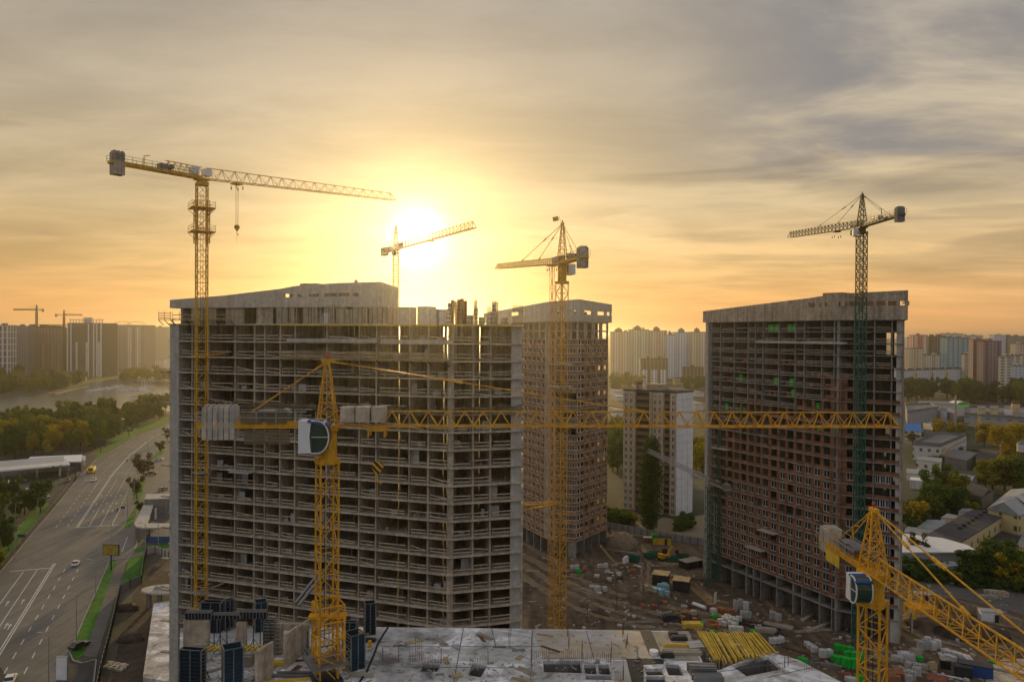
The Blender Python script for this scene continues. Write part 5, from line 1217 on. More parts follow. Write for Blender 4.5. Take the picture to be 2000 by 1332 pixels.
# starter bars in rows
rb = 'rows of starter bars sticking out of the foreground deck'
def bars(px0, py0, px1, py1, n, h, lab='row of rusty starter bars sticking up from the foreground deck', hv=.15):
    a, c = G(px0, py0, ZD), G(px1, py1, ZD); m = MB(); rr = random.Random(int(px0*7+py0)); t = thing('starter_bars', lab, 'rebar', a, rb)
    for i in range(n):
        p = a.lerp(c, i/max(1, n-1)); hh = h*rr.uniform(1-hv, 1+hv); m.bar((p.x, p.y, ZD-.02), (p.x+rr.uniform(-.04, .04), p.y+rr.uniform(-.04, .04), ZD+hh), .028)
    m.build('bar', 'rust', t)
for a in ((747, 1291, 779, 1291, 11, .7), (747, 1291, 748, 1291, 2, 1.3), (778, 1291, 779, 1291, 2, 1.3), (799, 1293, 826, 1292, 9, .9), (812, 1284, 824, 1284, 4, 1.9), (826, 1296, 862, 1294, 14, .6), (917, 1298, 953, 1297, 14, .7), (952.5, 1297, 954, 1297, 2, 1.3), (861, 1296, 862, 1294, 2, 1.3),
          (1037, 1298, 1038.5, 1272, 3, 1.6), (1040, 1285, 1135, 1284, 26, .75), (1136, 1312, 1137, 1292, 4, 1.9), (1140, 1292, 1192, 1291, 14, .75), (1193, 1300, 1194, 1288, 4, 1.6), (993, 1266, 997, 1266, 3, 1.4), (996, 1240, 998, 1240, 2, .9),
          (1108, 1243, 1110, 1241, 4, .9), (1110, 1268, 1112, 1259, 5, 1.0), (1216, 1243, 1218, 1237, 4, .9), (1222, 1268, 1226, 1255, 6, .9), (1040, 1312, 1062, 1312, 7, .7), (1201, 1328, 1215, 1328, 5, .8), (1217, 1328, 1218, 1328, 3, 1.5),
          (1514, 1313, 1533, 1312, 8, .5), (1572, 1311, 1600, 1306, 10, .6), (1539, 1300, 1540, 1299, 2, 1.6), (1409, 1298, 1410, 1298, 2, 1.6), (1532, 1303, 1533, 1303, 2, 1.0), (1245, 1283, 1246, 1283, 2, 1.0)): bars(*a)
# ribbed steel formwork panels standing on the left of the deck
FGR = 'tall ribbed formwork panels standing on the foreground deck'
def fpanel(px, py, w, dth, h, rz, lab, colr='formwork_black', fr='steel', lying=False):
    p = G(px, py, ZD); t = thing('formwork_panel', lab, 'formwork panel', p, None, rz); m = MB()
    def put(mb_, nm, mt_): o = mb_.build(nm, mt_, None, origin=(0, 0, 0)); o.parent = t; o.location = (0, 0, 0)
    m.box(0, dth/2-.04, .02, w, .05, h); m.box(0, -dth/2+.04, .02, w, .05, h) if dth > .5 else None; put(m, 'face', colr)
    m = MB(); f_ = -dth/2-.02
    for side in ((f_,) if dth <= .5 else (f_, dth/2+.02)):
        n = int(h/.3)
        for i in range(n+1): m.box(0, side, i*h/n-.03, w, .1, .07)
    put(m, 'rib', 'formwork_blue')
    m = MB()
    for side in (f_, dth/2):
        for x_ in (-w/2, w/2): m.box(x_, side, 0, .1, .14, h)
        m.bar((-w/2, side, h), (w/2, side, h), .09)
    m.box(0, f_, 0, .08, .14, h)
    for x_ in (-w/2, w/2): m.bar((x_, -dth/2, h), (x_, dth/2, h), .09)
    if dth > .5:
        for x_ in (-w/2, w/2):
            for i in range(int(h/.3)+1): m.box(x_, 0, i*.3, .06, dth, .06)
    put(m, 'frame', fr)
    m = MB()
    for x_ in (-w*.3, w*.3): m.bar((x_, dth/2, h*.7), (x_, dth/2+1.3, 0), .06)
    put(m, 'push_prop', 'formwork_blue'); return t
fpanel(376, 1340, 1.9, .6, 3.1, R(-8), 'black ribbed formwork box at the bottom left of the deck, widest of them')
fpanel(454, 1334, 1.5, 1.3, 3.1, R(28), 'dark blue ribbed formwork box right of the widest one at the bottom left', 'formwork_blue')
fpanel(415, 1232, 1.9, .7, 2.9, R(-4), 'black formwork box standing at the far edge behind the low black panel')
fpanel(447, 1228, .9, .5, 2.9, R(40), 'narrow black formwork box beside the one at the far edge')
fpanel(403, 1232, 2.6, .6, 1.5, R(-6), 'low wide black formwork panel at the foot of the left crane')
fpanel(509, 1229, 1.1, 1.1, 2.8, R(24), 'slim blue black formwork box standing alone at the far edge of the deck', 'formwork_blue')
fpanel(722, 1236, 1.0, .9, 3.0, R(18), 'slim ribbed formwork tower next to the hose at the far edge of the deck', 'formwork_black')
fpanel(692, 1302, 1.3, 1.3, 3.0, R(38), 'dark blue formwork box right of the foreground crane mast', 'formwork_blue')
fpanel(684, 1262, 1.3, .5, 2.3, R(-5), 'black formwork panel half hidden behind the foreground crane mast')
fpanel(527, 1276, 1.0, .4, 3.0, R(0), 'black formwork panel beside the ladder and the wall with the doorway')
# poured walls, some with formwork beams on top
def cwall(px, py, w, th, h, rz, lab, m_='concrete', door=False):
    p = G(px, py, ZD); t = thing('concrete_wall', lab, 'wall', p, None, rz); m = MB()
    if door: m.box(-w/2+.9, 0, 0, 1.8, th, h); m.box(w/2-.35, 0, 0, .7, th, h); m.box(.55, 0, 2.15, w-2.5+.1, th-.01, h-2.15)
    else: m.box(0, 0, 0, w, th, h)
    o = m.build('wall', m_, None, origin=(0, 0, 0)); o.parent = t; o.location = (0, 0, 0); return t
cwall(559, 1276, 4.2, .25, 2.75, R(-2), 'grey concrete wall with a doorway in the middle of the formwork area', 'concrete', True)
cwall(384, 1272, 2.4, .25, 2.9, R(-3), 'poured wall under the left end of the long formwork beam')
cwall(392, 1290, 1.1, .22, 1.5, R(0), 'low concrete stub wall on the dusty floor at the left')
cwall(569, 1296, 2.0, .22, 3.0, R(76), 'freestanding concrete wall standing edge on left of the crane mast')
cwall(516, 1332, 2.2, .22, 3.0, R(72), 'freestanding concrete wall at the bottom edge of the picture, near the blue formwork')
cwall(472, 1272, .9, .3, 2.7, R(0), 'narrow concrete pier below the formwork beams')
cwall(592, 1274, 1.6, .25, 2.7, R(78), 'short concrete return wall behind the crane mast')
# long black formwork beams lying along the wall tops, yellow joists, walings
for px0, px1, py, z, h, lab in ((362, 413, 1272, 2.95, .62, 'black formwork beam lying on the wall tops at the left'), (412, 470, 1270, 2.9, .4, 'thin grey waling bridging the two black formwork beams'), (468, 521, 1270, 2.95, .62, 'black formwork beam lying on the wall tops nearer the crane')):
    a, c = G(px0, py, ZD), G(px1, py, ZD); t = thing('formwork_beam', lab, 'formwork', (a.x, a.y, ZD+z)); m = MB()
    m.para((a.x, a.y, ZD+z), (c.x-a.x, c.y-a.y, 0), (0, .3, 0), (0, 0, h)); m.build('face', 'formwork_black', t); m = MB()
    for i in range(9): q = a.lerp(c, i/8); m.box(q.x, q.y-.06, ZD+z, .07, .1, h)
    m.bar((a.x, a.y-.05, ZD+z+h+.03), (c.x, c.y-.05, ZD+z+h+.03), .14); m.bar((a.x, a.y+.3, ZD+z+h+.03), (c.x, c.y+.3, ZD+z+h+.03), .14); m.build('frame', 'steel', t)
t = thing('joist_grid', 'row of short yellow timber joists on a long yellow beam left of the crane', 'timber', G(400, 1268, ZD)); a, c = G(400, 1268, ZD+2.2), G(524, 1268, ZD+2.2)
m = MB(); m.bar(a, c, .2, .14); m.build('beam', 'timber_yellow', t); m = MB()
for i in range(12): q = a.lerp(c, (i+.5)/12)+Vector((0, 0, .16)); m.bar(q-Vector((.15, .6, 0)), q+Vector((.25, .6, 0)), .1)
m.build('joist', 'timber_yellow', t)
for px0, py0, px1, py1, z0, z1, lab in ((577, 1238, 618, 1213, 3.0, 4.6, 'long steel waling leaning up toward the crane mast'), (583, 1241, 626, 1214, 2.9, 4.5, 'second steel waling leaning beside the first toward the crane mast')):
    a, c = G(px0, py0, ZD), G(px1, py1, ZD); m = MB(); m.bar((a.x, a.y, ZD+z0), (c.x, c.y, ZD+z1), .22); m.build('waling', 'steel', label=lab, cat='beam')
m = MB(); a = G(540, 1276, ZD)
for s in (0, .55): m.bar((a.x+s, a.y-.3, ZD), (a.x+s, a.y-.2, ZD+2.8), .07)
for i in range(7): m.bar((a.x, a.y-.3, ZD+.3+i*.38), (a.x+.55, a.y-.3, ZD+.3+i*.38), .08)
m.build('ladder', 'timber_grey', label='wooden ladder leaning on the wall with the doorway', cat='ladder')
# prop legs, planks, boxes and rubbish on the dusty floor
rr = random.Random(44)
PR = 'blue steel props standing in the formwork area'
for px, py in ((405, 1268), (418, 1276), (443, 1276), (462, 1266), (495, 1270), (430, 1262), (508, 1282), (608, 1290), (600, 1282)):
    a = G(px, py, ZD); m = MB(); m.bar(a, a+Vector((0, 0, 2.3)), .07); m.bar(a+Vector((0, 0, 1.1)), a+Vector((.7, .2, 0)), .04); m.bar(a+Vector((0, 0, 1.1)), a+Vector((-.5, .4, 0)), .04)
    m.build('steel_prop', 'formwork_blue', label='thin blue steel prop standing under the formwork beams', cat='prop', group=PR)
for px, py, w, d, h, rz, m_, lab in ((480, 1298, 1.3, .9, .9, .1, 'timber_grey', 'wooden crate on the dusty deck under the ladder'), (547, 1298, 1.6, .7, .35, .1, 'timber_yellow', 'stack of yellow boards between the two edge-on walls'),
        (498, 1288, 2.0, .5, .15, .0, 'timber_yellow', 'yellow boards lying behind the wooden crate'), (705, 1238, 1.6, .6, .2, .05, 'timber_yellow', 'yellow board by the slim formwork tower'),
        (716, 1252, 1.7, .5, .25, -.1, 'steel_dark', 'dark steel beam lying left of the hose'), (722, 1262, .3, .3, .5, 0, 'crane_amber', 'small orange bucket left of the hose'),
        (706, 1320, 2.0, .5, .2, -.1, 'timber_grey', 'grey planks at the bottom right of the crane mast'), (600, 1316, 5.5, .3, .25, .03, 'steel', 'long grey pipe on the deck in front of the crane mast'),
        (560, 1322, 5.2, .3, .25, -.05, 'steel', 'second long grey pipe on the deck near the bottom edge'), (560, 1331, 4.6, .2, .15, .2, 'timber_yellow', 'long yellow timber near the bottom edge left of the crane'),
        (1315, 1242, .9, .6, .35, 0, 'steel_dark', 'dark steel box on the timber deck near its far edge'), (1325, 1248, 1.6, .9, .3, 0, 'steel_dark', 'wide dark formwork stack beside the dark steel box'),
        (1358, 1262, 1.5, 1.6, .25, .2, 'galvanised', 'pale steel tray lying at the right of the timber deck'), (1322, 1262, 2.6, .25, .2, 0, 'timber_yellow', 'yellow beam lying across the timber deck'),
        (1332, 1276, 3.6, .9, .3, .02, 'timber_grey', 'heap of grey planks on the timber deck'), (1303, 1283, 1.2, .5, .4, 0, 'steel_dark', 'small dark panel at the corner of the black formwork'),
        (1372, 1314, 2.4, 1.2, .7, -.05, 'steel', 'stack of grey formwork panels left of the pit'), (1382, 1328, 2.6, 1.0, .5, .05, 'steel', 'second stack of grey panels at the bottom edge left of the pit'), (1436, 1262, 1.1, .5, .15, .1, 'galvanised', 'grey tray among the yellow joists')):
    p = G(px, py, ZD); m = MB()
    if w > 1.2 and h > .22 and m_ != 'steel_dark':
        k = 4
        for i in range(k): m.box(p.x+rr.uniform(-.05, .05), p.y-d/2+d*(i+.5)/k, ZD+.02, w*rr.uniform(.9, 1), d/k*.8, h*rr.uniform(.8, 1), rz+rr.uniform(-.03, .03))
        m.box(p.x, p.y, ZD+.02, w*.9, d*.9, h*.5, rz)
    else: m.box(p.x, p.y, ZD+.02, w, d, h, rz); m.box(p.x, p.y, ZD+.02+h, w*.8, d*.7, .05, rz)
    m.build(lab.split(' ')[-1] if False else 'site_material', m_, label=lab, cat='building material')
mb = MB()
for i in range(380):
    px, py = rr.uniform(356, 735), rr.uniform(1262, 1334); p = G(px, py, ZD); mb.box(p.x, p.y, ZD+.01, rr.uniform(.1, .7), rr.uniform(.03, .12), rr.uniform(.02, .08), rr.uniform(0, 3))
for i in range(360):
    px, py = rr.uniform(745, 1640), rr.uniform(1240, 1332); p = G(px, py, ZD)
    if px > 1376 and py < 1325: continue
    mb.box(p.x, p.y, ZD+.03, rr.uniform(.08, .5), rr.uniform(.03, .1), rr.uniform(.02, .06), rr.uniform(0, 3))
mb.build('debris', 'timber_grey', label='scraps of timber and rubble scattered over the deck', cat='debris', kind='stuff')
rr = random.Random(91); DG = 'short timber and board stacks lying on the foreground deck'
for i in range(26):
    px, py = (rr.uniform(770, 1220), rr.uniform(1236, 1330)) if i < 14 else (rr.uniform(370, 720), rr.uniform(1275, 1330))
    if 1035 < px < 1200 and py > 1284: continue
    p = G(px, py, ZD); m = MB(); w_ = rr.uniform(.8, 2.4); a_ = rr.uniform(0, 3)
    for j in range(rr.randint(2, 4)): m.box(p.x+j*.16*math.sin(a_), p.y-j*.16*math.cos(a_), ZD+.02, w_*rr.uniform(.8, 1), .12, rr.uniform(.05, .12), a_+rr.uniform(-.05, .05))
    m.build('board_stack', rr.choice(('timber_grey', 'wood', 'rust', 'timber_grey')), label='few loose boards or bars lying on the grey foreground deck', cat='boards', group=DG)
# the field of yellow timber joists at the far right corner
t = thing('joist_grid', 'open grid of long yellow timber joists at the right corner of the deck', 'timber', G(1400, 1270, ZD)); rr = random.Random(8); m = MB()
for i in range(30):
    f = i/29; a = G(1362+f*118, 1238+f*1+rr.uniform(-2, 2), ZD); c = G(1392+f*122+rr.uniform(-5, 5), 1296+rr.uniform(-6, 2)-22*max(0, f-.3), ZD)
    m.bar((a.x, a.y, ZD+.1+rr.uniform(0, .15)), (c.x, c.y, ZD+.1+rr.uniform(0, .15)), .12, .2)
m.build('joist', 'timber_yellow', t); m = MB()
for f in (.1, .4, .7, .95):
    a = G(1364+f*26, 1240+f*50, ZD); c = G(1478+f*34, 1242+f*30, ZD); m.bar((a.x, a.y, ZD-.15), (c.x, c.y, ZD-.15), .15, .2)
m.build('beam', 'timber_grey', t); m = MB()
for i in range(26):
    a = G(rr.uniform(1375, 1495), rr.uniform(1242, 1285), ZD); m.bar((a.x, a.y, ZD-3), (a.x, a.y, ZD-.1), .08)
m.build('prop', 'steel', t, kind='stuff')
m = MB(); q = gd((1372, 1302), (1358, 1236), (1480, 1240), (1512, 1275), (1404, 1310)); m.prism(q, ZD-3.2, ZD-3.0); m.build('lower_floor', 'concrete_dark', t)
p = G(1268, 1281, ZD) if False else G(1277, 1277, ZD)
m = MB(); m.cyl((p.x, p.y, ZD+.02), (p.x, p.y, ZD+.35), .42, n=16); m.build('basin', 'white_paint', label='round white basin on the dark formwork strip', cat='basin')
# ================================================================ MATERIAL YARD between the towers
def pallet(kind, w=1.3, d=1.1, h=1.5):
    m = MB(); rr = random.Random(len(kind))
    for ix in range(3):
        for iy in range(2):
            for iz in range(4): m.box(-w/3+ix*w/3+rr.uniform(-.02, .02), -d/4+iy*d/2+rr.uniform(-.02, .02), .14+iz*(h-.14)/4, w/3-.05, d/2-.05, (h-.14)/4-.035-(.2 if iz == 3 and (ix+iy) % 3 == 0 else 0))
    for i in range(3): m.box(0, -d*.36+i*d*.36, 0, w, .12, .13)
    if kind in ('white_wrap', 'green_wrap', 'blue_wrap'):
        m = MB(); rr = random.Random(len(kind)+int(w*10)); m.box(0, 0, .14, w, d, h-.22); m.blob((0, 0, h-.12), w*.52, d*.52, .16, 12, 3, .05, True)
        for s in (-1, 1): m.box(s*w*.5, 0, .3, .06, d*.7, h*.6)
    return m
protoP = {}
YG = {'white_wrap': ('white plastic wrapped pallet of blocks in the yard', 'white wrapped pallets in the material yard'), 'green_wrap': ('bright green wrapped pallet in the yard', 'green wrapped pallets in the material yard'),
      'grey_block': ('pallet of grey aerated blocks in the yard', 'pallets of grey blocks in the yard'), 'brick_pallet': ('pallet of orange bricks in the yard', 'pallets of orange bricks in the yard'), 'blue_wrap': ('pale blue plastic bags heaped in the middle of the yard', 'pale blue wrapped bags')}
def put_pallet(kind, px, py, z=0.0, sc_=1.0, rz=0.0, h=1.5):
    if kind not in protoP:
        lab, grp = YG[kind]; t = thing('pallet', lab, 'pallet', (0, 0, 0), grp)
        o = pallet(kind).build('load', kind, None, origin=(0, 0, 0)); o.parent = t; o.location = (0, 0, 0)
        m = MB(); [m.box(x_, 0, .0, .1, 1.1, .12) for x_ in (-.55, 0, .55)]; o = m.build('skid', 'timber_grey', None, origin=(0, 0, 0)); o.parent = t; o.location = (0, 0, 0); protoP[kind] = [t, False]
    pr = protoP[kind]; p = G(px, py, 0) if z == 0 else G(px, py, 0)
    o = place(pr[0], pr[1], (p.x, p.y, z), rz, (sc_, sc_, h/1.5)); pr[1] = True; return o
rr = random.Random(31)
Wt, Gn, Gr, Br, Bl = 'white_wrap', 'green_wrap', 'grey_block', 'brick_pallet', 'blue_wrap'
items = [(Wt, 1127, 1112, 1.5), (Gn, 1129, 1120, 1.4), (Wt, 1118, 1110, 1), (Br, 1141, 1116, 1.1), (Br, 1108, 1110, 1.0), (Wt, 1166, 1133, 1.8), (Wt, 1183, 1108, 1.3), (Wt, 1172, 1108, 1.1), (Wt, 1186, 1122, 1.3), (Wt, 1180, 1126, 1.2), (Wt, 1193, 1125, 1.2), (Wt, 1197, 1132, 1.5), (Wt, 1190, 1136, 1.3), (Wt, 1209, 1126, 1.3), (Wt, 1206, 1130, 1.1), (Wt, 1176, 1130, 1.0),
         (Wt, 1167, 1154, 1.5), (Wt, 1181, 1155, 1.5), (Wt, 1157, 1148, .7), (Wt, 1171, 1160, .6), (Br, 1237, 1120, 1.4), (Br, 1239, 1109, .8),
         (Bl, 1288, 1150, 1.6), (Bl, 1294, 1152, 1.9), (Bl, 1301, 1152, 1.7), (Bl, 1284, 1156, 1.2), (Bl, 1293, 1160, 1.5), (Bl, 1303, 1162, 1.2), (Bl, 1298, 1146, 1.3), (Bl, 1279, 1150, .6),
         (Br, 1256, 1188, 1.2), (Br, 1278, 1187, 1.0), (Br, 1287, 1176, 1.1), (Br, 1298, 1180, 1.0), (Br, 1251, 1180, .8), (Br, 1335, 1205, 1.5), (Br, 1343, 1203, 1.4), (Br, 1349, 1207, 1.2), (Br, 1333, 1214, 1.6), (Br, 1357, 1215, 1.2), (Gr, 1355, 1200, 1.2), (Gr, 1336, 1186, .6),
         (Wt, 1393, 1196, 1.2), (Gn, 1396, 1208, 1.2), (Br, 1412, 1196, 1.2), (Br, 1421, 1198, 1.2), (Br, 1406, 1194, 1.1), (Wt, 1409, 1217, 1.2), (Wt, 1416, 1212, 1.2), (Wt, 1423, 1216, 1.3), (Wt, 1430, 1213, 1.3), (Wt, 1437, 1217, 1.3), (Wt, 1427, 1222, 1.3), (Wt, 1434, 1226, 1.3), (Wt, 1443, 1212, 1.2), (Wt, 1414, 1222, 1.1), (Wt, 1421, 1208, 1.1),
         (Wt, 1429, 1233, 1.4), (Wt, 1437, 1234, 1.5), (Wt, 1445, 1235, 1.5), (Gn, 1436, 1221, .5), (Br, 1389, 1220, 1.4), (Br, 1398, 1222, 1.3), (Br, 1391, 1228, 1.2), (Br, 1403, 1228, 1.2), (Gn, 1368, 1222, 1.1), (Gn, 1393, 1237, .8), (Gn, 1471, 1238, 1.1),
         (Gr, 1437, 1190, 2.6), (Gr, 1446, 1188, 2.6), (Wt, 1456, 1190, 2.2), (Gr, 1452, 1205, 1.8), (Gr, 1460, 1206, 1.8), (Br, 1430, 1198, 1.2),
         (Gr, 1509, 1207, 1.9), (Gr, 1520, 1212, 2.0), (Wt, 1508, 1256, 1.3), (Wt, 1517, 1255, 1.3), (Wt, 1526, 1254, 1.4), (Wt, 1582, 1267, 1.3), (Wt, 1590, 1273, 1.4), (Wt, 1576, 1262, 1.2), (Wt, 1607, 1284, 2.0), (Wt, 1619, 1284, 2.0),
         (Gn, 1571, 1296, 1.3), (Gn, 1564, 1293, 1.2), (Gn, 1636, 1272, 1.8), (Gn, 1647, 1274, 1.7), (Gn, 1659, 1276, 1.7), (Gn, 1630, 1290, 1.3), (Gn, 1638, 1300, 2.3), (Gn, 1650, 1303, 2.4), (Gn, 1660, 1305, 2.4), (Gn, 1670, 1307, 2.5), (Gn, 1655, 1290, 2.3), (Gn, 1667, 1292, 2.3), (Gn, 1680, 1292, 2.1), (Gn, 1678, 1332, 1.6), (Wt, 1664, 1333, 1.2), (Wt, 1658, 1330, 1.0),
         (Gr, 1797, 1270, 2.4), (Gr, 1807, 1268, 2.4), (Wt, 1812, 1262, 2.3), (Wt, 1822, 1270, 2.2), (Wt, 1830, 1266, 2.1), (Wt, 1848, 1278, 1.3), (Wt, 1856, 1281, 1.3), (Wt, 1864, 1283, 1.3), (Wt, 1872, 1285, 1.3), (Wt, 1880, 1288, 1.3), (Wt, 1888, 1291, 1.3), (Wt, 1852, 1288, 1.2), (Wt, 1861, 1291, 1.2), (Wt, 1893, 1295, 1.2), (Wt, 1843, 1286, .9),
         (Gr, 1777, 1305, 1.5), (Gr, 1790, 1308, 1.6), (Gr, 1771, 1324, 1.8), (Gr, 1781, 1326, 1.9), (Gr, 1790, 1318, 1.8), (Gr, 1775, 1332, 1.6), (Gn, 1796, 1290, 1.0), (Gn, 1942, 1294, .5)]
items += [(Br, 1735+(i % 5)*8, 1318+(i//5)*6, 1.3) for i in range(13)]
for it in items: put_pallet(it[0], it[1], it[2], 0, rr.uniform(.95, 1.25), rr.uniform(-.5, .3), it[3])
def ybox(px, py, w, d, h, rz, m_, roofm, lab, cat, name, door=True):
    p = G(px, py); t = thing(name, lab, cat, p, None, rz)
    def put(m, nm, mt_): o = m.build(nm, mt_, None, origin=(0, 0, 0)); o.parent = t; o.location = (0, 0, 0)
    m = MB(); m.box(0, 0, 0, w, d, h)
    for i in range(int(w/.5)): m.box(-w/2+.25+i*.5, -d/2-.03, .05, .06, .06, h-.1)
    put(m, 'wall', m_); m = MB(); m.box(0, 0, h, w+.3, d+.3, .14); put(m, 'roof', roofm)
    if door: m = MB(); m.box(w*.2, -d/2-.09, .1, .9, .05, 2.0); put(m, 'door', 'steel_dark')
    return t
ybox(1291, 1139, 4.4, 4.2, 3.0, -.35, 'steel_dark', 'wood', 'dark site cabin with a light roof, beside the pale blue bags', 'cabin', 'site_cabin')
ybox(1331, 1151, 4.4, 4.2, 3.0, -.35, 'steel_dark', 'wood', 'dark site cabin with a light roof, right of the pale blue bags', 'cabin', 'site_cabin')
ybox(1349, 1107, 6.5, 3.6, 2.2, .5, 'formwork_black', 'timber_grey', 'low dark hut with grey roof behind the two site cabins', 'hut', 'hut')
ybox(1278, 1060, 1.8, 1.8, 3.0, 0, 'green_wrap', 'green_wrap', 'small bright green booth by the rear fence', 'booth', 'booth')
ybox(1293, 1062, 6, 2.4, 2.4, -.1, 'timber_yellow', 'steel_dark', 'dark and yellow container by the rear fence, beside the green booth', 'container', 'container')
ybox(1264, 1058, 2.5, 1.5, 1.6, -.1, 'brick_old', 'white_wrap', 'low brick stack under white sheet by the rear fence', 'brick stack', 'brick_stack', False)
ybox(1934, 1212, 5.0, 2.6, 2.6, -.25, 'white_sheet', 'galvanised', 'white container by the service road seen behind the yellow jib', 'container', 'container')
ybox(1798, 1175, 5, 2.4, 2.4, -.2, 'galvanised', 'galvanised', 'pale container at the right foot of the brick tower', 'container', 'container')
ybox(1906, 1318, 6.0, 2.4, 2.4, -.45, 'blue_paint', 'steel_dark', 'dark blue waste container right of the white pallets', 'container', 'container', False)
ybox(1881, 1320, 3.0, 2.2, 2.2, -.4, 'steel_dark', 'bitumen', 'black container in front of the white pallets at the lower right', 'container', 'container')
ybox(1846, 1304, 1.8, 1.6, 1.9, -.3, 'formwork_black', 'timber_grey', 'small black locker left of the white pallets at the lower right', 'locker', 'locker')
# skips, digger, big bags of steel
for px, py, lab in ((1269, 1090, 'green open skip left of the orange digger'), (1281, 1087, 'green open skip touching the orange digger'), (1313, 1096, 'green open skip right of the orange digger'), (1333, 1092, 'rightmost green open skip by the digger'), (1238, 1096, 'green skip by the sand path near the rear tower')):
    p = G(px, py); t = thing('skip', lab, 'skip', p, None, rr.uniform(-.4, .4)); m = MB()
    for s in (-1, 1): m.add([(-1.6, s*1.0, .2), (1.6, s*1.0, .2), (2.1, s*1.1, 1.6), (-2.1, s*1.1, 1.6), (-1.6, s*.92, .2), (1.6, s*.92, .2), (2.1, s*1.02, 1.6), (-2.1, s*1.02, 1.6)], MB.BF); 
    m.box(0, 0, .15, 3.2, 1.9, .1); m.add([(-1.6, -.95, .2), (-1.6, .95, .2), (-2.1, 1.05, 1.6), (-2.1, -1.05, 1.6)], [(0, 1, 2, 3)]); m.add([(1.6, -.95, .2), (1.6, .95, .2), (2.1, 1.05, 1.6), (2.1, -1.05, 1.6)], [(0, 1, 2, 3)])
    o = m.build('tub', 'crane_green', None, origin=(0, 0, 0)); o.parent = t; o.location = (0, 0, 0); m = MB(); [m.box(x_, s*1.08, .2, .1, .12, 1.4) for x_ in (-1.4, -.5, .5, 1.4) for s in (-1, 1)]; o = m.build('rib', 'crane_green', None, origin=(0, 0, 0)); o.parent = t; o.location = (0, 0, 0)
p = G(1298, 1094); t = thing('excavator', 'orange tracked digger with its arm raised by the rear fence', 'digger', p, None, .4)
def put(m, nm, mt_, par=t, label=None): o = m.build(nm, mt_, None, origin=(0, 0, 0), label=label); o.parent = par; o.location = (0, 0, 0); return o
for s in (-1, 1): m = MB(); m.box(0, s*1.05, 0, 3.4, .55, .8); m.cyl((-1.7, s*1.05-.27, .4), (-1.7, s*1.05+.27, .4), .4); m.cyl((1.7, s*1.05-.27, .4), (1.7, s*1.05+.27, .4), .4); put(m, 'track', 'steel_dark')
m = MB(); m.box(-.3, 0, .9, 3.2, 2.4, 1.1); m.box(-1.4, 0, 1.9, 1.0, 2.3, .4); put(m, 'body', 'crane_amber'); m = MB(); m.box(.5, .65, 2.0, 1.3, 1.0, 1.4); put(m, 'cab', 'glass_dark')
m = MB(); m.bar((1.0, -.2, 1.6), (2.6, -.2, 4.4), .45); m.bar((2.6, -.2, 4.4), (4.4, -.2, 3.0), .35); put(m, 'arm', 'crane_amber'); m = MB(); m.box(4.5, -.2, 2.0, .9, .9, 1.0); put(m, 'bucket', 'steel_dark')
# wire posts with cable
WP = 'thin rusty posts carrying a cable across the yard'
prev = None
for px, py, h in ((1147, 1214, 5.2), (1204, 1190, 4.6), (1218, 1232, 5.6), (1255, 1168, 4.6), (1277, 1140, 3.6), (1347, 1182, 6.2), (1158, 1137, 6.4)):
    p = G(px, py); m = MB(); m.cyl(p, p+Vector((.15, 0, h)), .09, n=6); m.box(p.x, p.y, 0, .9, .9, .3, .3)
    m.build('post', 'rust', label='thin rusty post standing in the yard with a cable', cat='post', group=WP)
for a, c in (((1147, 1214, 5.1), (1204, 1190, 4.5)), ((1204, 1190, 4.5), (1255, 1168, 4.5)), ((1255, 1168, 4.5), (1277, 1140, 3.5))):
    pa, pc = G(a[0], a[1])+Vector((.15, 0, a[2])), G(c[0], c[1])+Vector((.15, 0, c[2])); m = MB(); pr = pa
    for i in range(1, 9): q = pa.lerp(pc, i/8); q.z -= 1.2*math.sin(math.pi*i/8); m.bar(pr, q, .05); pr = q
    m.build('cable', 'black', label='sagging black cable between two rusty posts', cat='cable', group='cables between the posts')
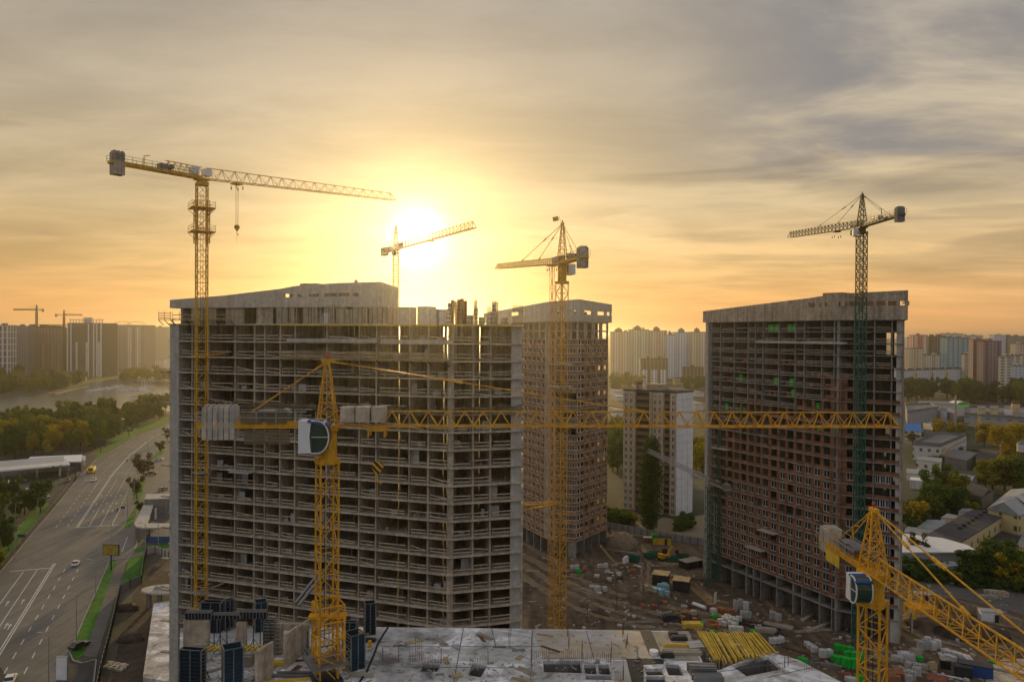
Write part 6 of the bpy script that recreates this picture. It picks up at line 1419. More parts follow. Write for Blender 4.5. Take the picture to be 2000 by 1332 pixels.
# odd things
for px, py, w, d, h, rz, m_, lab in ((1366, 1186, 4.0, .9, .9, -.9, 'white_sheet', 'white pipe lying on the bare earth left of the stacked blocks'), (1397, 1178, .5, .5, 2.6, 0, 'white_wrap', 'pale slab upright near the foot of the right tower'),
        (1310, 1212, 4, 2, 1.4, .0, 'steel_dark', 'dark crate in the yard behind the timber deck'), (1352, 1224, 5, 2.4, 1.0, -.1, 'timber_yellow', 'yellow brown crate behind the joist grid'), (1330, 1222, 6, .5, .3, -.5, 'timber_grey', 'grey plank pile behind the deck'),
        (1150, 1126, 5, 3, .4, 0, 'steel', 'flat steel mesh stack below the wrapped pallets'), (1215, 1078, 11, .5, .4, -.5, 'timber_grey', 'long timber lying in front of the sand heap'), (1222, 1100, 2.2, .8, 1.9, .8, 'white_sheet', 'white panel leaning near the sand path'),
        (1245, 1106, 3, .4, .3, -.9, 'white_sheet', 'pale plank beside the wrapped bricks'), (1470, 1218, 14, .6, .4, -.7, 'steel_dark', 'long dark steel section lying by the right tower'), (1478, 1226, 13, .6, .4, -.7, 'steel_dark', 'second long dark section lying by the right tower'), (1488, 1230, 12, .6, .4, -.75, 'steel_dark', 'third dark section lying nearest the white pallets'),
        (1495, 1233, 5, 2, .8, -.3, 'timber_grey', 'low timber stack beyond the green pallet'), (1520, 1222, 7, 2.2, .3, -.5, 'timber_grey', 'timber platform under the two grey block pallets'), (1583, 1204, 9, 1.0, .5, .75, 'concrete', 'concrete ramp beam leading into the right tower, rear one'), (1600, 1226, 10, 1.0, .5, .62, 'concrete', 'concrete ramp beam leading into the right tower, front one'),
        (1600, 1300, 9, .8, .7, -.35, 'concrete_dark', 'dark kerb wall behind the green pallets'), (1591, 1297, 1.5, 1.0, 1.0, .3, 'steel', 'small steel crate left of the green pallets'), (1650, 1318, 2.6, 1.2, .5, -.4, 'brick_old', 'scatter of old bricks in front of the green pallets'),
        (1752, 1290, 2.5, 1.4, 1.0, -.5, 'grey_block', 'grey slabs stacked left of the broken block heap'), (1770, 1286, 3.4, 1.8, 1.3, -.2, 'white_wrap', 'heap of torn white sheeting at the lower right'), (1788, 1286, 2.4, 1.8, 1.9, -.3, 'timber_grey', 'brown crate beside the torn white sheeting'), (1804, 1306, 3.4, 1.2, .9, -.15, 'timber_grey', 'low timber pile at the lower right'), (1821, 1308, 1.5, 1.2, 1.5, 0, 'wood', 'upright brown box in front of the block pallets'),
        (1780, 1236, .5, .5, 4.2, .2, 'timber_grey', 'leaning grey pole by the right foot of the tower'), (1830, 1325, 3.8, 3.8, .3, -.5, 'brick_old', 'rust red steel plates lying at the lower right'), (1857, 1322, 5.0, .3, .2, -.5, 'white_sheet', 'thin white profile lying on the ground at the lower right'),
        (1945, 1163, 6, 1.6, 1.3, -.35, 'concrete', 'concrete slabs stacked beyond the service road'), (1928, 1168, 5, 1.0, .8, -.2, 'timber_grey', 'planks stacked beyond the service road'), (1200, 1106, 2, 1.2, .5, .3, 'timber_grey', 'small timber pile among the wrapped pallets')):
    p = G(px, py); m = MB(); m.box(p.x, p.y, 0, w, d, h, rz); 
    m.box(p.x+.1, p.y, h, w*.75, d*.8, h*.18, rz+.06)
    if 'pipe' in lab: m = MB(); u = Vector((math.cos(rz), math.sin(rz), 0)); m.cyl(p+Vector((0, 0, .5))-u*w/2, p+Vector((0, 0, .5))+u*w/2, .5, n=12)
    m.build('site_material', m_, label=lab, cat='building material')
for nm, mt_, lab, grp, n_ in (('rebar_bundle', 'rust', 'rusty bundle of reinforcing bars lying on the bare earth', 'bundles of reinforcing bars in the yard', 22), ('timber_stack', 'timber_grey', 'grey timber stack lying on the bare earth of the yard', 'grey timber stacks in the yard', 30), ('timber_stack', 'wood', 'pale new timber stack on the bare earth of the yard', 'pale timber stacks in the yard', 12)):
    for i in range(n_):
        for _ in range(20):
            px, py = rr.uniform(1040, 1980), rr.uniform(1098, 1325)
            if not (px > 1375 and py < 1165+(px-1380)*.28 and px < 1780) and not (py > 1232 and px < 1500): break
        p = G(px, py); a_ = rr.uniform(-.9, .3); w_ = rr.uniform(3, 8); m = MB()
        for j in range(5): m.bar((p.x-math.cos(a_)*w_/2, p.y-math.sin(a_)*w_/2+j*.25, .15+.12*(j % 2)), (p.x+math.cos(a_+.02*j)*w_/2, p.y+math.sin(a_+.02*j)*w_/2+j*.25, .15+.12*(j % 2)), .16 if nm == 'timber_stack' else .09)
        m.build(nm, mt_, label=lab, cat='timber' if nm != 'rebar_bundle' else 'rebar', group=grp)
# loose rubble
mb = MB(); cols = []
for i in range(900):
    px, py = rr.uniform(1030, 1990), rr.uniform(1090, 1332)
    if px > 1380 and py < 1150+(px-1380)*.27 and px < 1775: continue
    p = G(px, py); s = rr.uniform(.15, .7); mb.box(p.x, p.y, 0, s*rr.uniform(.6, 3), s, s*.5, rr.uniform(0, 3))
mb.build('rubble', 'timber_grey', kind='stuff', label='rubble and timber offcuts scattered over the site', cat='rubble')
mb = MB()
for i in range(90):
    px, py = rr.uniform(1100, 1960), rr.uniform(1100, 1332)
    if px > 1380 and py < 1160+(px-1380)*.27 and px < 1775: continue
    p = G(px, py); s = rr.uniform(.3, .8); mb.box(p.x, p.y, 0, s*1.4, s, s*.7, rr.uniform(0, 3))
mb.build('rubble', 'white_wrap', kind='stuff', label='pale bags and torn wrapping scattered over the site', cat='rubble')
# ================================================================ SITE EDGE, left: hoarding, ramp, buried podium
def wallrun(name, pts, h, th, m_, lab, cat, postm=None, step=2.5):
    a0 = pts[0]; t = thing(name, lab, cat, (a0.x, a0.y, 0)); m = MB(); mp = MB()
    for a, c in zip(pts, pts[1:]):
        m.bar((a.x, a.y, h/2), (c.x, c.y, h/2), th, h) if False else None
        d = c-a; n = Vector((-d.y, d.x)).normalized()*th; m.para((a.x, a.y, 0), (d.x, d.y, 0), (n.x, n.y, 0), (0, 0, h))
        k = max(1, int(d.length/step))
        for i in range(k+1): p = a+d*i/k; mp.box(p.x-n.x, p.y-n.y, 0, .16, .16, h+.15)
    m.build('panel', m_, t); mp.build('post', postm or 'steel_dark', t); return t
wallrun('hoarding', gp((177, 1420), (196, 1318), (214, 1250), (234, 1160), (254, 1148), (276, 1140), (281, 1100), (286, 1083)), 2.4, .08, 'roof_grey', 'grey sheet hoarding winding between the pavement and the excavation', 'fence')
wallrun('hoarding', gp((286, 1083), (303, 1079), (330, 1092)), 2.4, .1, 'concrete_pale', 'pale hoarding wall at the end of the grey hoarding beside the tower', 'fence')
wallrun('fence', gp((1180, 1030), (1240, 1042), (1290, 1052), (1378, 1066)), 2.5, .1, 'wall_grey', 'grey panel fence along the back of the yard', 'fence')
wallrun('fence', gp((1812, 1175), (1900, 1200), (1990, 1230), (2080, 1262)), 2.6, .12, 'concrete', 'concrete panel fence beside the service road at the right', 'fence', 'concrete')
wallrun('fence', gp((1845, 1090), (1990, 1140), (2080, 1165)), 2.2, .1, 'concrete_dark', 'dark fence behind the bushes at the right', 'fence')
a = [G(x, y, 3.5) for x, y in ((279, 1322), (300, 1178), (336, 1172), (330, 1330))]
m = MB(); m.prism([tuple(p.xy) for p in a], 0, 3.5); m.build('podium', 'deck_concrete', label='pale concrete podium strip left of the tower foot', cat='podium')
t = thing('curved_balcony', 'round ended concrete platform on two stub columns at the tower foot', 'platform', G(318, 1170)); c_ = G(322, 1150, 4.5); m = MB()
pts = [(c_.x+6*math.cos(a_)*1.0, c_.y+3.6*math.sin(a_)) for a_ in [math.pi*.5+math.pi*i/10 for i in range(11)]]+[(c_.x+4, c_.y-3.6), (c_.x+4, c_.y+3.6)]
m.prism(pts, 4.2, 4.6); m.build('slab', 'concrete_pale', t); m = MB(); m.box(c_.x-3.5, c_.y-1.5, 0, 1.0, .8, 4.2); m.box(c_.x-.5, c_.y-1.8, 0, 1.0, .8, 4.2); m.build('column', 'concrete_dark', t)
m = MB(); [m.blob((c_.x-2+i*1.3, c_.y+rr.uniform(-1, 1), 4.6), .9, .8, .8, 8, 4, .2, True) for i in range(4)]; m.build('rubble', 'timber_grey', t)
for i in range(4):
    p = G(213+i*9, 1300+i*2); m = MB(); [m.box(p.x+rr.uniform(-.3, .3), p.y-1+j*.7, 0, 1.5, .6, .5, rr.uniform(-.2, .2)) for j in range(4)]; m.build('paving_slab', 'concrete_slab', label='grey paving slabs dumped beside the hoarding', cat='slab', group='dumped paving slabs')
# stubby beams left sticking out of the blind end of the concrete tower
for k in range(3, 23, 2):
    z = levA[k]+.1; m = MB(); m.box(LA.x-.9, LA.y-.2, z-.25, 1.8, .7, .22, -.31); m.build('end_bracket', 'timber_grey', A)
# ================================================================ DISTANT TOWERS AND TOWN
def blk(label, px0, px1, ytop, yb, m_, rot=.12, dep=None, cat='building', name='apartment_block', roof='bitumen', rh=True, parts=(), Z=None, ztop=None, h=None):
    pm_x = (px0+px1)/2; g = G(pm_x, yb) if Z is None else P(pm_x, 660, Z); Y = g.y
    w = (px1-px0)/FPX*Y; top = P(pm_x, ytop, Y).z if h is None else h; dep = dep or w*.6
    weff = w/(math.cos(rot)+abs(math.sin(rot))*dep/w) if w else w
    sx = max(w*.4, (w-abs(math.sin(rot))*dep)/max(math.cos(rot), .3))
    t = thing(name, label, cat, (g.x, Y+dep/2, 0), None, rot)
    def put(m, nm, mt_, par=t): o = m.build(nm, mt_, None, origin=(0, 0, 0)); o.parent = par; o.location = (0, 0, 0); return o
    m = MB(); m.box(0, 0, 0, sx, dep, top); put(m, 'wall', m_)
    m = MB(); m.box(0, 0, top+.004, sx+.5, dep+.5, .9); rf = put(m, 'roof', roof)
    if rh:
        rr_ = random.Random(int(px0*3+ytop)); m = MB()
        for i in range(max(1, int(sx/16))): m.box(-sx/2+sx*(i+.5)/max(1, int(sx/16))+rr_.uniform(-2, 2), rr_.uniform(-.15, .15)*dep, top+.9, rr_.uniform(4, 7), min(dep*.4, 6), rr_.uniform(2, 3.6))
        put(m, 'roof_house', m_)
    for pt in parts:
        nm, mt_, xs, pw, pd, z0, z1 = pt; m = MB()
        for x_ in xs: m.box(x_*sx, -dep/2-pd/2, z0 if z0 >= 0 else top+z0, pw, pd, (z1 if z1 > 0 else top+z1)-(z0 if z0 >= 0 else top+z0))
        put(m, nm, mt_)
    return t, sx, dep, top, put
wh = (.55, .55, .55); dk = (.07, .07, .075)
facade('f_dark', (.10, .09, .09), (.03, .03, .035), 3.6, 3.0, .5, .5)
facade('f_darkstrip', (.10, .088, .085), (.03, .03, .03), 4.2, 3.0, .5, .5)
facade('f_whitegrid', (.62, .62, .64), (.05, .05, .06), 6.5, 9.0, .62, .86)
facade('f_brown', (.27, .17, .13), (.04, .03, .025), 5.2, 3.2, .42, .5)
facade('f_grey', (.32, .29, .26), (.07, .065, .06), 4.0, 3.2, .42, .5)
facade('f_bluegrey', (.20, .20, .21), (.06, .06, .065), 4.0, 3.2, .42, .5)
facade('f_pale', (.62, .62, .62), (.12, .13, .14), 4.4, 3.2, .42, .5)
facade('f_cream', (.60, .46, .32), (.09, .07, .06), 4.6, 3.2, .42, .5, strip=(.68, .62, .54), su=15)
facade('f_creamgreen', (.50, .51, .38), (.10, .10, .07), 4.6, 3.2, .42, .5, strip=(.66, .66, .6), su=13)
facade('f_blue', (.60, .68, .80), (.09, .12, .16), 4.8, 3.2, .42, .5, strip=(.42, .52, .68), su=17)
facade('f_redtop', (.58, .17, .09), (.10, .07, .06), 4.6, 3.2, .34, .45, strip=(.70, .66, .6), su=16)
facade('f_frame', (.26, .22, .16), (.025, .02, .018), 5.2, 3.4, .72, .74)
facade('f_teal', (.05, .24, .34), (.60, .58, .52), 8.0, 3.2, .7, .45)
facade('f_mauve', (.34, .27, .29), (.07, .05, .055), 4.4, 3.0, .5, .5, strip=(.24, .14, .13), su=14)
facade('f_panel', (.66, .63, .57), (.07, .07, .065), 4.2, 3.0, .45, .5, strip=(.54, .46, .36), su=17)
facade('f_panelblue', (.60, .64, .74), (.26, .29, .36), 5.2, 3.2, .5, .5)
facade('f_balcony', (.66, .61, .50), (.05, .05, .05), 9.0, 3.2, .64, .5)
facade('f_whitewin', (.75, .75, .75), (.05, .045, .04), 4.8, 3.6, .5, .6)
facade('f_shed', (.34, .34, .35), (.06, .06, .06), 6.0, 5.0, .5, .16)
facade('f_cream_shed', (.60, .49, .26), (.10, .07, .04), 5.2, 4.4, .22, .42)
facade('f_workshop', (.62, .60, .58), (.06, .055, .055), 3.6, 4.2, .36, .42)
# -- across the bay at the left
blk('white framed glass tower cut by the left edge of the picture', -26, 17, 636, 745, 'f_whitegrid', 0.05)
blk('plain grey slab tower between the white framed tower and the brown one', 16, 55, 637.5, 738, 'f_bluegrey', 0.04)
t, sx, dp, tp, put = blk('brown unfinished tower with a ragged top floor across the bay', 53, 121, 641, 735, 'f_brown', 0.04, rh=False, parts=(('pilaster', 'concrete', (-.36, -.04, .22, .4), 1.6, 1.0, 0, -24), ))
m = MB(); rr = random.Random(2)
for i in range(13): m.box(-sx/2+sx*(i+.5)/13, -dp*.3, tp, 2.2, dp*.3, rr.uniform(3, 6))
m.box(0, 0, tp+5.4, sx*.93, dp*.8, .8); put(m, 'upper_frame', 'rust')
m = MB(); m.box(0, -dp/2-.8, tp-26, sx*1.01, 1.6, 3.0); put(m, 'ledge', 'concrete_dark')
t, sx, dp, tp, put = blk('near black tower with white vertical strips and an open white roof frame', 129, 207, 632, 736, 'f_darkstrip', -.12, rh=False, parts=(('strip', 'white_sheet', (-.49, -.39, .12, .27, .36, .48), 1.6, 1.3, 0, -.1), ('balcony_strip', 'wall_white', (-.22, .07, .42), 3.0, 1.4, 0, -30), ('lower_wing', 'concrete_dark', (-.2,), 36, 12, 0, 9)))
m = MB()
for i in range(12): m.box(-sx/2+sx*(i+.5)/12, -dp*.4, tp+.9, .9, .9, 5.2)
m.box(0, -dp*.4, tp+6.1, sx, 1.2, 1.0); m.box(0, -dp*.3, tp+.9, sx*.2, 5, 9); put(m, 'roof_frame', 'wall_white')
t, sx, dp, tp, put = blk('beige brown tower with two shallow arches on its roof', 214, 284, 635.5, 722, 'f_grey', -.05, rh=False, parts=(('bay', 'f_cream', (-.3, .08, .34), 9, 2.5, 0, -3), ))
m = MB()
for c_ in (-.2, .22):
    w_ = sx*.27; pr = None
    for i in range(13):
        a_ = math.pi*i/12; q = Vector((c_*sx+math.cos(a_)*w_, -dp*.35, tp+1+math.sin(a_)*6.5))
        if pr is not None: m.bar(pr, q, .8)
        pr = q
        if i % 2: m.bar(q, (q.x, q.y, tp+.9), .4)
put(m, 'roof_arch', 'cream_paint')
blk('pale narrow tower far behind, left of the concrete tower', 286, 301, 645, 688, 'f_pale', .1, Z=2500)
blk('grey apartment block half hidden by the left end of the concrete tower', 300, 338, 639, 708, 'f_grey', .08)
blk('small white block below the half hidden grey one', 321, 334, 702, 719, 'white_sheet', .0, rh=False, cat='building', dep=20)
blk('low terrace of pale buildings below the narrow tower', 284, 322, 704, 715, 'f_pale', .05, rh=False, dep=30)
blk('low blue roofed hall among the trees on the far shore', 17, 50, 727, 734, 'wall_grey', .05, roof='roof_blue', rh=False, dep=14)
m = MB(); a, c = G(127, 746), G(169, 744); m.bar((a.x, a.y, 3), (c.x, c.y, 3), 1.2, 6); m.build('site_fence', 'white_sheet', label='white fence at the foot of the near black tower', cat='fence')
# -- between the towers, middle distance
for px0, px1, yt, yb_, m_, lab in ((1193, 1231, 648.5, 738, 'f_cream', 'cream tower with a red gable, next to the tan brick tower'), (1229, 1267, 644.5, 738, 'f_creamgreen', 'pale green cream tower with the tallest roof box in the middle row'), (1266, 1303, 646.5, 738, 'f_cream', 'cream tower with a red arch at its roof, third of the middle row'),
        (1300, 1318, 654.5, 739, 'f_blue', 'narrow pale blue tower, fourth of the middle row'), (1316, 1351, 649.5, 739, 'f_blue', 'wide pale blue and white tower of the middle row'), (1349, 1378, 649, 740, 'f_cream', 'cream tower touching the left end of the right brick tower')):
    t, sx, dp, tp, put = blk(lab, px0, px1, yt, yb_, m_, rr.uniform(-.08, .08))
    m = MB(); m.box(-sx*.1, -dp*.45, tp+.9, sx*.35, 3, 3); m.add([(-sx*.3, -dp*.45, tp+3.9), (sx*.1, -dp*.45, tp+3.9), (-sx*.1, -dp*.45, tp+8), (-sx*.3, -dp*.2, tp+3.9), (sx*.1, -dp*.2, tp+3.9), (-sx*.1, -dp*.2, tp+8)], [(0, 1, 2), (5, 4, 3), (0, 2, 5, 3), (1, 4, 5, 2), (0, 3, 4, 1)]); put(m, 'gable', 'brick_old' if 'cream' in lab else 'roof_grey')
for px0, px1, yt, ys, yb_, lab in ((1251, 1307, 701, 722, 757, 'unfinished block with bare upper frame and white lower windows behind the panel block'), (1336, 1376, 718, 746, 755, 'lower unfinished frame block with white ground windows by the right tower')):
    t, sx, dp, tp, put = blk(lab, px0, px1, yt, yb_, 'f_frame', -.1); m = MB(); hh = P((px0+px1)/2, ys, t.location.y-dp/2).z
    for x_ in (-.36, 0, .34): m.box(x_*sx, -dp/2-.6, 0, sx*.22, 1.2, hh)
    put(m, 'white_bay', 'f_whitewin')
blk('low ochre block between the two unfinished frames', 1318, 1337, 739, 752, 'cream_paint', 0, rh=False, dep=15)
for i, (px0, px1, yt, yb_) in enumerate(((1197, 1217, 765, 772), (1200, 1222, 776, 783), (1355, 1376, 768, 775), (1352, 1374, 790, 801), (1196, 1220, 803, 815), (1340, 1372, 751, 757))):
    blk(('grey shed roof left of the panel block, row %s' % 'one two three four five six'.split()[i]) if px0 < 1250 else ('low shed right of the panel block, row %s' % 'one two three four five six'.split()[i]), px0, px1, yt, yb_, 'wall_white', .1, rh=False, roof='roof_metal', dep=30, name='shed', cat='shed')
# -- the town at the right
right = [
 (1772, 1785, 660, 705, 'f_pale', 'pale sliver of tower right behind the brick tower', 1500), (1784, 1813, 655, 700, 'f_redtop', 'tower with orange red upper floors and cream sides', 1450), (1813, 1826, 657.5, 705, 'f_frame', 'narrow unfinished frame left of the wide dark one', 1330), (1825, 1857, 657, 707, 'f_frame', 'wide dark unfinished frame with a flat roof', 1320),
 (1832, 1848, 653, 700, 'f_cream', 'cream tower top peeping over the dark frame', 1900), (1848, 1882, 652, 700, 'f_panel', 'pale tower top with a yellow slanted roof', 1950), (1850, 1892, 660, 716, 'f_teal', 'teal and green tower with white balcony rows', 1180), (1888, 1904, 667, 712, 'f_balcony', 'white banded block right of the teal tower', 1250),
 (1882, 1920, 655.5, 700, 'f_panel', 'cream block on the skyline right of the teal tower', 1800), (1902, 1932, 664, 745, 'f_mauve', 'broad mauve grey tower, left half of the tall pair', 880), (1921, 1957, 667, 752, 'f_mauve', 'mauve tower with dark red balconies, right half of the tall pair', 850),
 (1941, 1964, 655, 705, 'f_panelblue', 'pale blue grey tower with a flat dark roof behind the mauve pair', 1500), (1966, 2003, 657, 705, 'f_grey', 'grey brown tower row at the right edge of the skyline', 1500), (2000, 2030, 660, 705, 'f_cream', 'cream tower past the right edge', 1500), (1984, 2010, 672, 705, 'f_cream', 'low peach block in front of the grey brown row', 1300),
 (1776, 1803, 681, 702, 'f_cream', 'low cream block under the orange red tower', 1250), (1789, 1813, 692, 720, 'f_panel', 'narrow end of the white panel block', 1310), (1803, 1864, 694, 721, 'f_panel', 'white nine storey panel block with balcony stacks', 1300), (1884, 1903, 692, 712, 'f_balcony', 'banded block with yellowish balconies under the teal tower', 1120),
 (1873, 1905, 713, 726, 'f_panel', 'low panel block with a blue roof left of the mauve pair', 1260), (1956, 1974, 697, 750, 'f_balcony', 'slim white block with deep balcony shadows right of the mauve pair', 830), (1972, 1993, 695, 722, 'f_balcony', 'banded balcony block further right', 1020), (1976, 2002, 715, 738, 'f_panelblue', 'pale blue block low at the right edge', 900), (1990, 2030, 694, 720, 'f_balcony', 'banded balcony block cut by the right edge', 1040),
 (1776, 1795, 715, 722, 'f_cream', 'low tan block left of the white panel block', 1270)]
for px0, px1, yt, yb_, m_, lab, Zd in right: blk(lab, px0, px1, yt, yb_, m_, random.Random(px0).uniform(-.12, .12), Z=Zd, roof='brick_old' if 'mauve' in lab or 'dark' in lab else 'bitumen')
# long white-blue slab turned away from the view
a, c = G(1762, 768), G(1922, 748); a = P(1762, 733, 1054); c = P(1924, 729, 1160); d = (c-a).xy; n = Vector((-d.y, d.x)).normalized(); Lg = d.length
t = thing('apartment_block', 'long low white and blue slab block with yellow stair recesses, above the trees', 'building', ((a.x+c.x)/2, (a.y+c.y)/2, 0), None, math.atan2(d.y, d.x))
def put(m, nm, mt_, par=t): o = m.build(nm, mt_, None, origin=(0, 0, 0)); o.parent = par; o.location = (0, 0, 0); return o
hh = 25.0; m = MB(); m.box(0, 6, 0, Lg, 12, hh); put(m, 'wall', 'f_panelblue'); m = MB(); m.box(0, 6, hh, Lg+1, 13, .8); [m.box(-Lg/2+Lg*(i+.5)/11, 6, hh+.8, 6, 5, 1.8) for i in range(11)]; put(m, 'roof', 'bitumen')
m = MB(); [m.box(Lg*x_, -.3, 0, 7, .8, hh-1) for x_ in (-.36, -.17, .0)]; put(m, 'stair_bay', 'cream_paint'); m = MB(); [m.box(Lg*x_, -.75, 4, 1.6, .2, hh-8) for x_ in (-.35, -.16, .01)]; put(m, 'stair_window', 'glass_dark')
# skyline filler: a run of distant blocks, each its own thing
rr = random.Random(77); k = 0
for px in range(-60, 2080, 13):
    if 430 < px < 1120 or 1450 < px < 1690: continue
    Zd = rr.uniform(2100, 3400); yt = 655.0+(px-1000)*.0062+rr.uniform(-4.5, 2.5)
    w_ = rr.uniform(12, 24)
    blk('hazy block of the far skyline', px, px+w_, yt, 0, rr.choice(('f_pale', 'f_grey', 'f_cream', 'f_panel', 'f_mauve')), rr.uniform(-.3, .3), Z=Zd, rh=rr.random() < .5)['group' if False else 0]['group'] if False else None
    bpy.context.scene.collection.objects  # no-op
for o in list(COL.objects):
    if o.get('label') == 'hazy block of the far skyline': o['group'] = 'hazy blocks along the far skyline'
# ================================================================ INDUSTRIAL AREA at the right
def shed(lab, pts, h, wallm, roofm, gable=0.0, name='warehouse', parap=0.0, extra=None):
    """pts: four roof corners given as (px, py) at eaves height h, anticlockwise from near left"""
    q = [G(x, y, h).xy for x, y in pts]; c_ = sum(q, Vector((0, 0)))/4; t = thing(name, lab, 'building', (c_.x, c_.y, 0))
    m = MB(); m.prism([tuple(p) for p in q], 0, h); m.build('wall', wallm, t)
    o_ = [c_+(p-c_)*1.02 for p in q]; m = MB()
    if gable:
        r0, r1 = (o_[0]+o_[3])/2, (o_[1]+o_[2])/2; z = h+.05; zz = h+gable
        vs = [(*o_[0], z), (*o_[1], z), (*o_[2], z), (*o_[3], z), (*r0, zz), (*r1, zz)]; m.add(vs, [(0, 1, 5, 4), (2, 3, 4, 5), (1, 2, 5), (3, 0, 4), (3, 2, 1, 0)])
    else: m.prism([tuple(p) for p in o_], h+.004, h+.35)
    if parap:
        for a, b_ in zip(q, q[1:]+q[:1]): d = b_-a; n = Vector((-d.y, d.x)).normalized()*.3; m.para((a.x, a.y, h+.35), (d.x, d.y, 0), (n.x, n.y, 0), (0, 0, parap))
    m.build('roof', roofm, t); return t, q
shed('big grey hall with a low parapet beyond the blue roofed house', [(1772, 806), (1833, 797), (1815, 790), (1768, 792)], 11, 'wall_grey', 'roof_grey', parap=1.2)
shed('long white hall with a flat front in the industrial area', [(1797, 789), (1868, 791), (1866, 784), (1795, 783)], 9, 'wall_white', 'roof_grey')
t, q = shed('white shop with an arched canopy and green trim', [(1868, 796), (1893, 795), (1890, 787), (1868, 787)], 8, 'wall_white', 'green_wrap'); c_ = G(1882, 791, 8); m = MB(); pr = None
for i in range(9):
    a_ = math.pi*i/8; qq = Vector((c_.x+math.cos(a_)*6, c_.y, 8+math.sin(a_)*3.2))
    if pr is not None: m.bar(pr, qq, 12, .3) if False else m.para(pr, (0, 14, 0), qq-pr, (0, 0, .2))
    pr = qq
m.build('canopy', 'white_sheet', t)
shed('long grey factory with a dark rounded roof edge', [(1884, 808), (2060, 822), (2050, 797), (1884, 797)], 10, 'f_shed', 'roof_grey', parap=.8)
for px, lab in ((1917, 'tan box on the roof of the long factory'), (1942, 'second tan box on the factory roof'), (1970, 'pale box on the factory roof')):
    shed(lab, [(px-8, 798), (px+8, 799), (px+8, 793), (px-8, 793)], 15, 'cream_paint' if 'tan' in lab else 'white_sheet', 'roof_grey', name='roof_unit')
shed('grey low annex beside the white hall', [(1834, 802), (1866, 808), (1862, 800), (1836, 797)], 8, 'wall_grey', 'roof_metal')
shed('small white block beside the annex', [(1836, 800), (1850, 802), (1849, 797), (1836, 796)], 10, 'wall_white', 'roof_grey')
shed('house with a bright blue pitched roof next to the brick tower', [(1768, 842), (1800, 843), (1797, 828), (1768, 828)], 6, 'f_workshop', 'roof_blue', 3, 'house')
shed('house with a cream pitched roof behind the yellow trees', [(1804, 838), (1822, 840), (1820, 828), (1803, 827)], 5, 'wall_grey', 'cream_paint', 2.5, 'house')
shed('blue roofed shed behind the cream roofed house', [(1812, 829), (1824, 830), (1822, 824), (1812, 824)], 5, 'wall_grey', 'roof_blue', 0, 'shed')
t, q = shed('two storey white workshop with a sunken roof behind parapets', [(1783, 868), (1838, 872), (1888, 851), (1828, 849)], 9, 'f_workshop', 'roof_grey', parap=1.6)
shed('small white annex attached to the workshop', [(1790, 898), (1838, 904), (1840, 896), (1794, 891)], 5, 'f_workshop', 'roof_metal')
shed('low white garages with a light roof edge beside the brick tower', [(1771, 925), (1822, 929), (1826, 920), (1771, 916)], 3.5, 'wall_white', 'roof_metal', name='garage')
shed('white lorry body roof beside the garages', [(1777, 938), (1815, 941), (1813, 935), (1779, 933)], 4, 'wall_white', 'white_sheet', name='shed')
shed('dark open shed under the lamp masts', [(1845, 893), (1888, 900), (1910, 885), (1862, 878)], 5, 'concrete_dark', 'roof_grey', name='shed')
shed('dark sheds behind the yellow tree', [(1905, 893), (1945, 900), (1955, 888), (1918, 882)], 5, 'concrete_dark', 'bitumen', 2, name='shed')
shed('pale grey roofed shed between the trees', [(1862, 936), (1895, 943), (1913, 933), (1880, 928)], 5, 'wall_grey', 'roof_metal', 2, name='shed')
shed('dark tarred shed behind the metal gable hall', [(1870, 955), (1918, 972), (1940, 958), (1892, 940)], 5, 'concrete_dark', 'bitumen', 2, name='shed')
t, q = shed('large gabled hall with a grey metal roof and one pale strip', [(1929, 994), (1990, 1008), (2075, 985), (1975, 957)], 7, 'f_cream_shed', 'roof_metal', 0, 'hall')
o_ = q; r0, r1 = (o_[0]+o_[1])/2, (o_[3]+o_[2])/2; m = MB(); vs = [(*o_[0], 7.4), (*o_[1], 7.4), (*o_[2], 7.4), (*o_[3], 7.4), (*r0, 11), (*r1, 11)]
m.add(vs, [(1, 2, 5, 4), (3, 0, 4, 5), (0, 1, 4), (2, 3, 5)]); m.build('gable_roof', 'roof_metal', t)
m = MB(); aa, b1, b2 = Vector((*o_[1], 7.5)), Vector((*o_[2], 7.5)), Vector((*r1, 11.1)); cc = Vector((*r0, 11.1)); s0, s1 = .35, .5
m.add([aa.lerp(b1, s0), aa.lerp(b1, s1), cc.lerp(b2, s1), cc.lerp(b2, s0)], [(0, 1, 2, 3)]); m.build('light_strip', 'galvanised', t)
t, q = shed('long cream walled building with a black tar roof and a row of vents', [(1806, 1048), (1877, 1060), (1966, 1005), (1900, 996)], 5, 'f_cream_shed', 'bitumen')
for i in range(7):
    f = i/6; px, py = 1875+f*48, 1033-f*31; p = G(px, py, 5.3); m = MB(); m.box(p.x, p.y, 5.3, 1.0, 1.0, .8); m.box(p.x, p.y, 6.1, 1.3, 1.3, .15); m.build('roof_vent', 'steel_dark', t)
t, q = shed('white metal roofed store with a rounded right end', [(1756, 1080), (1902, 1080), (1890, 1068), (1762, 1045)], 5, 'wall_white', 'white_paint', 0, 'store')
m = MB(); m.prism([tuple(G(x, y, 5.36).xy) for x, y in ((1756, 1080), (1904, 1080), (1906, 1076), (1890, 1066), (1840, 1052), (1762, 1043))], 5.36, 5.7); m.build('roof_sheet', 'white_paint', t)
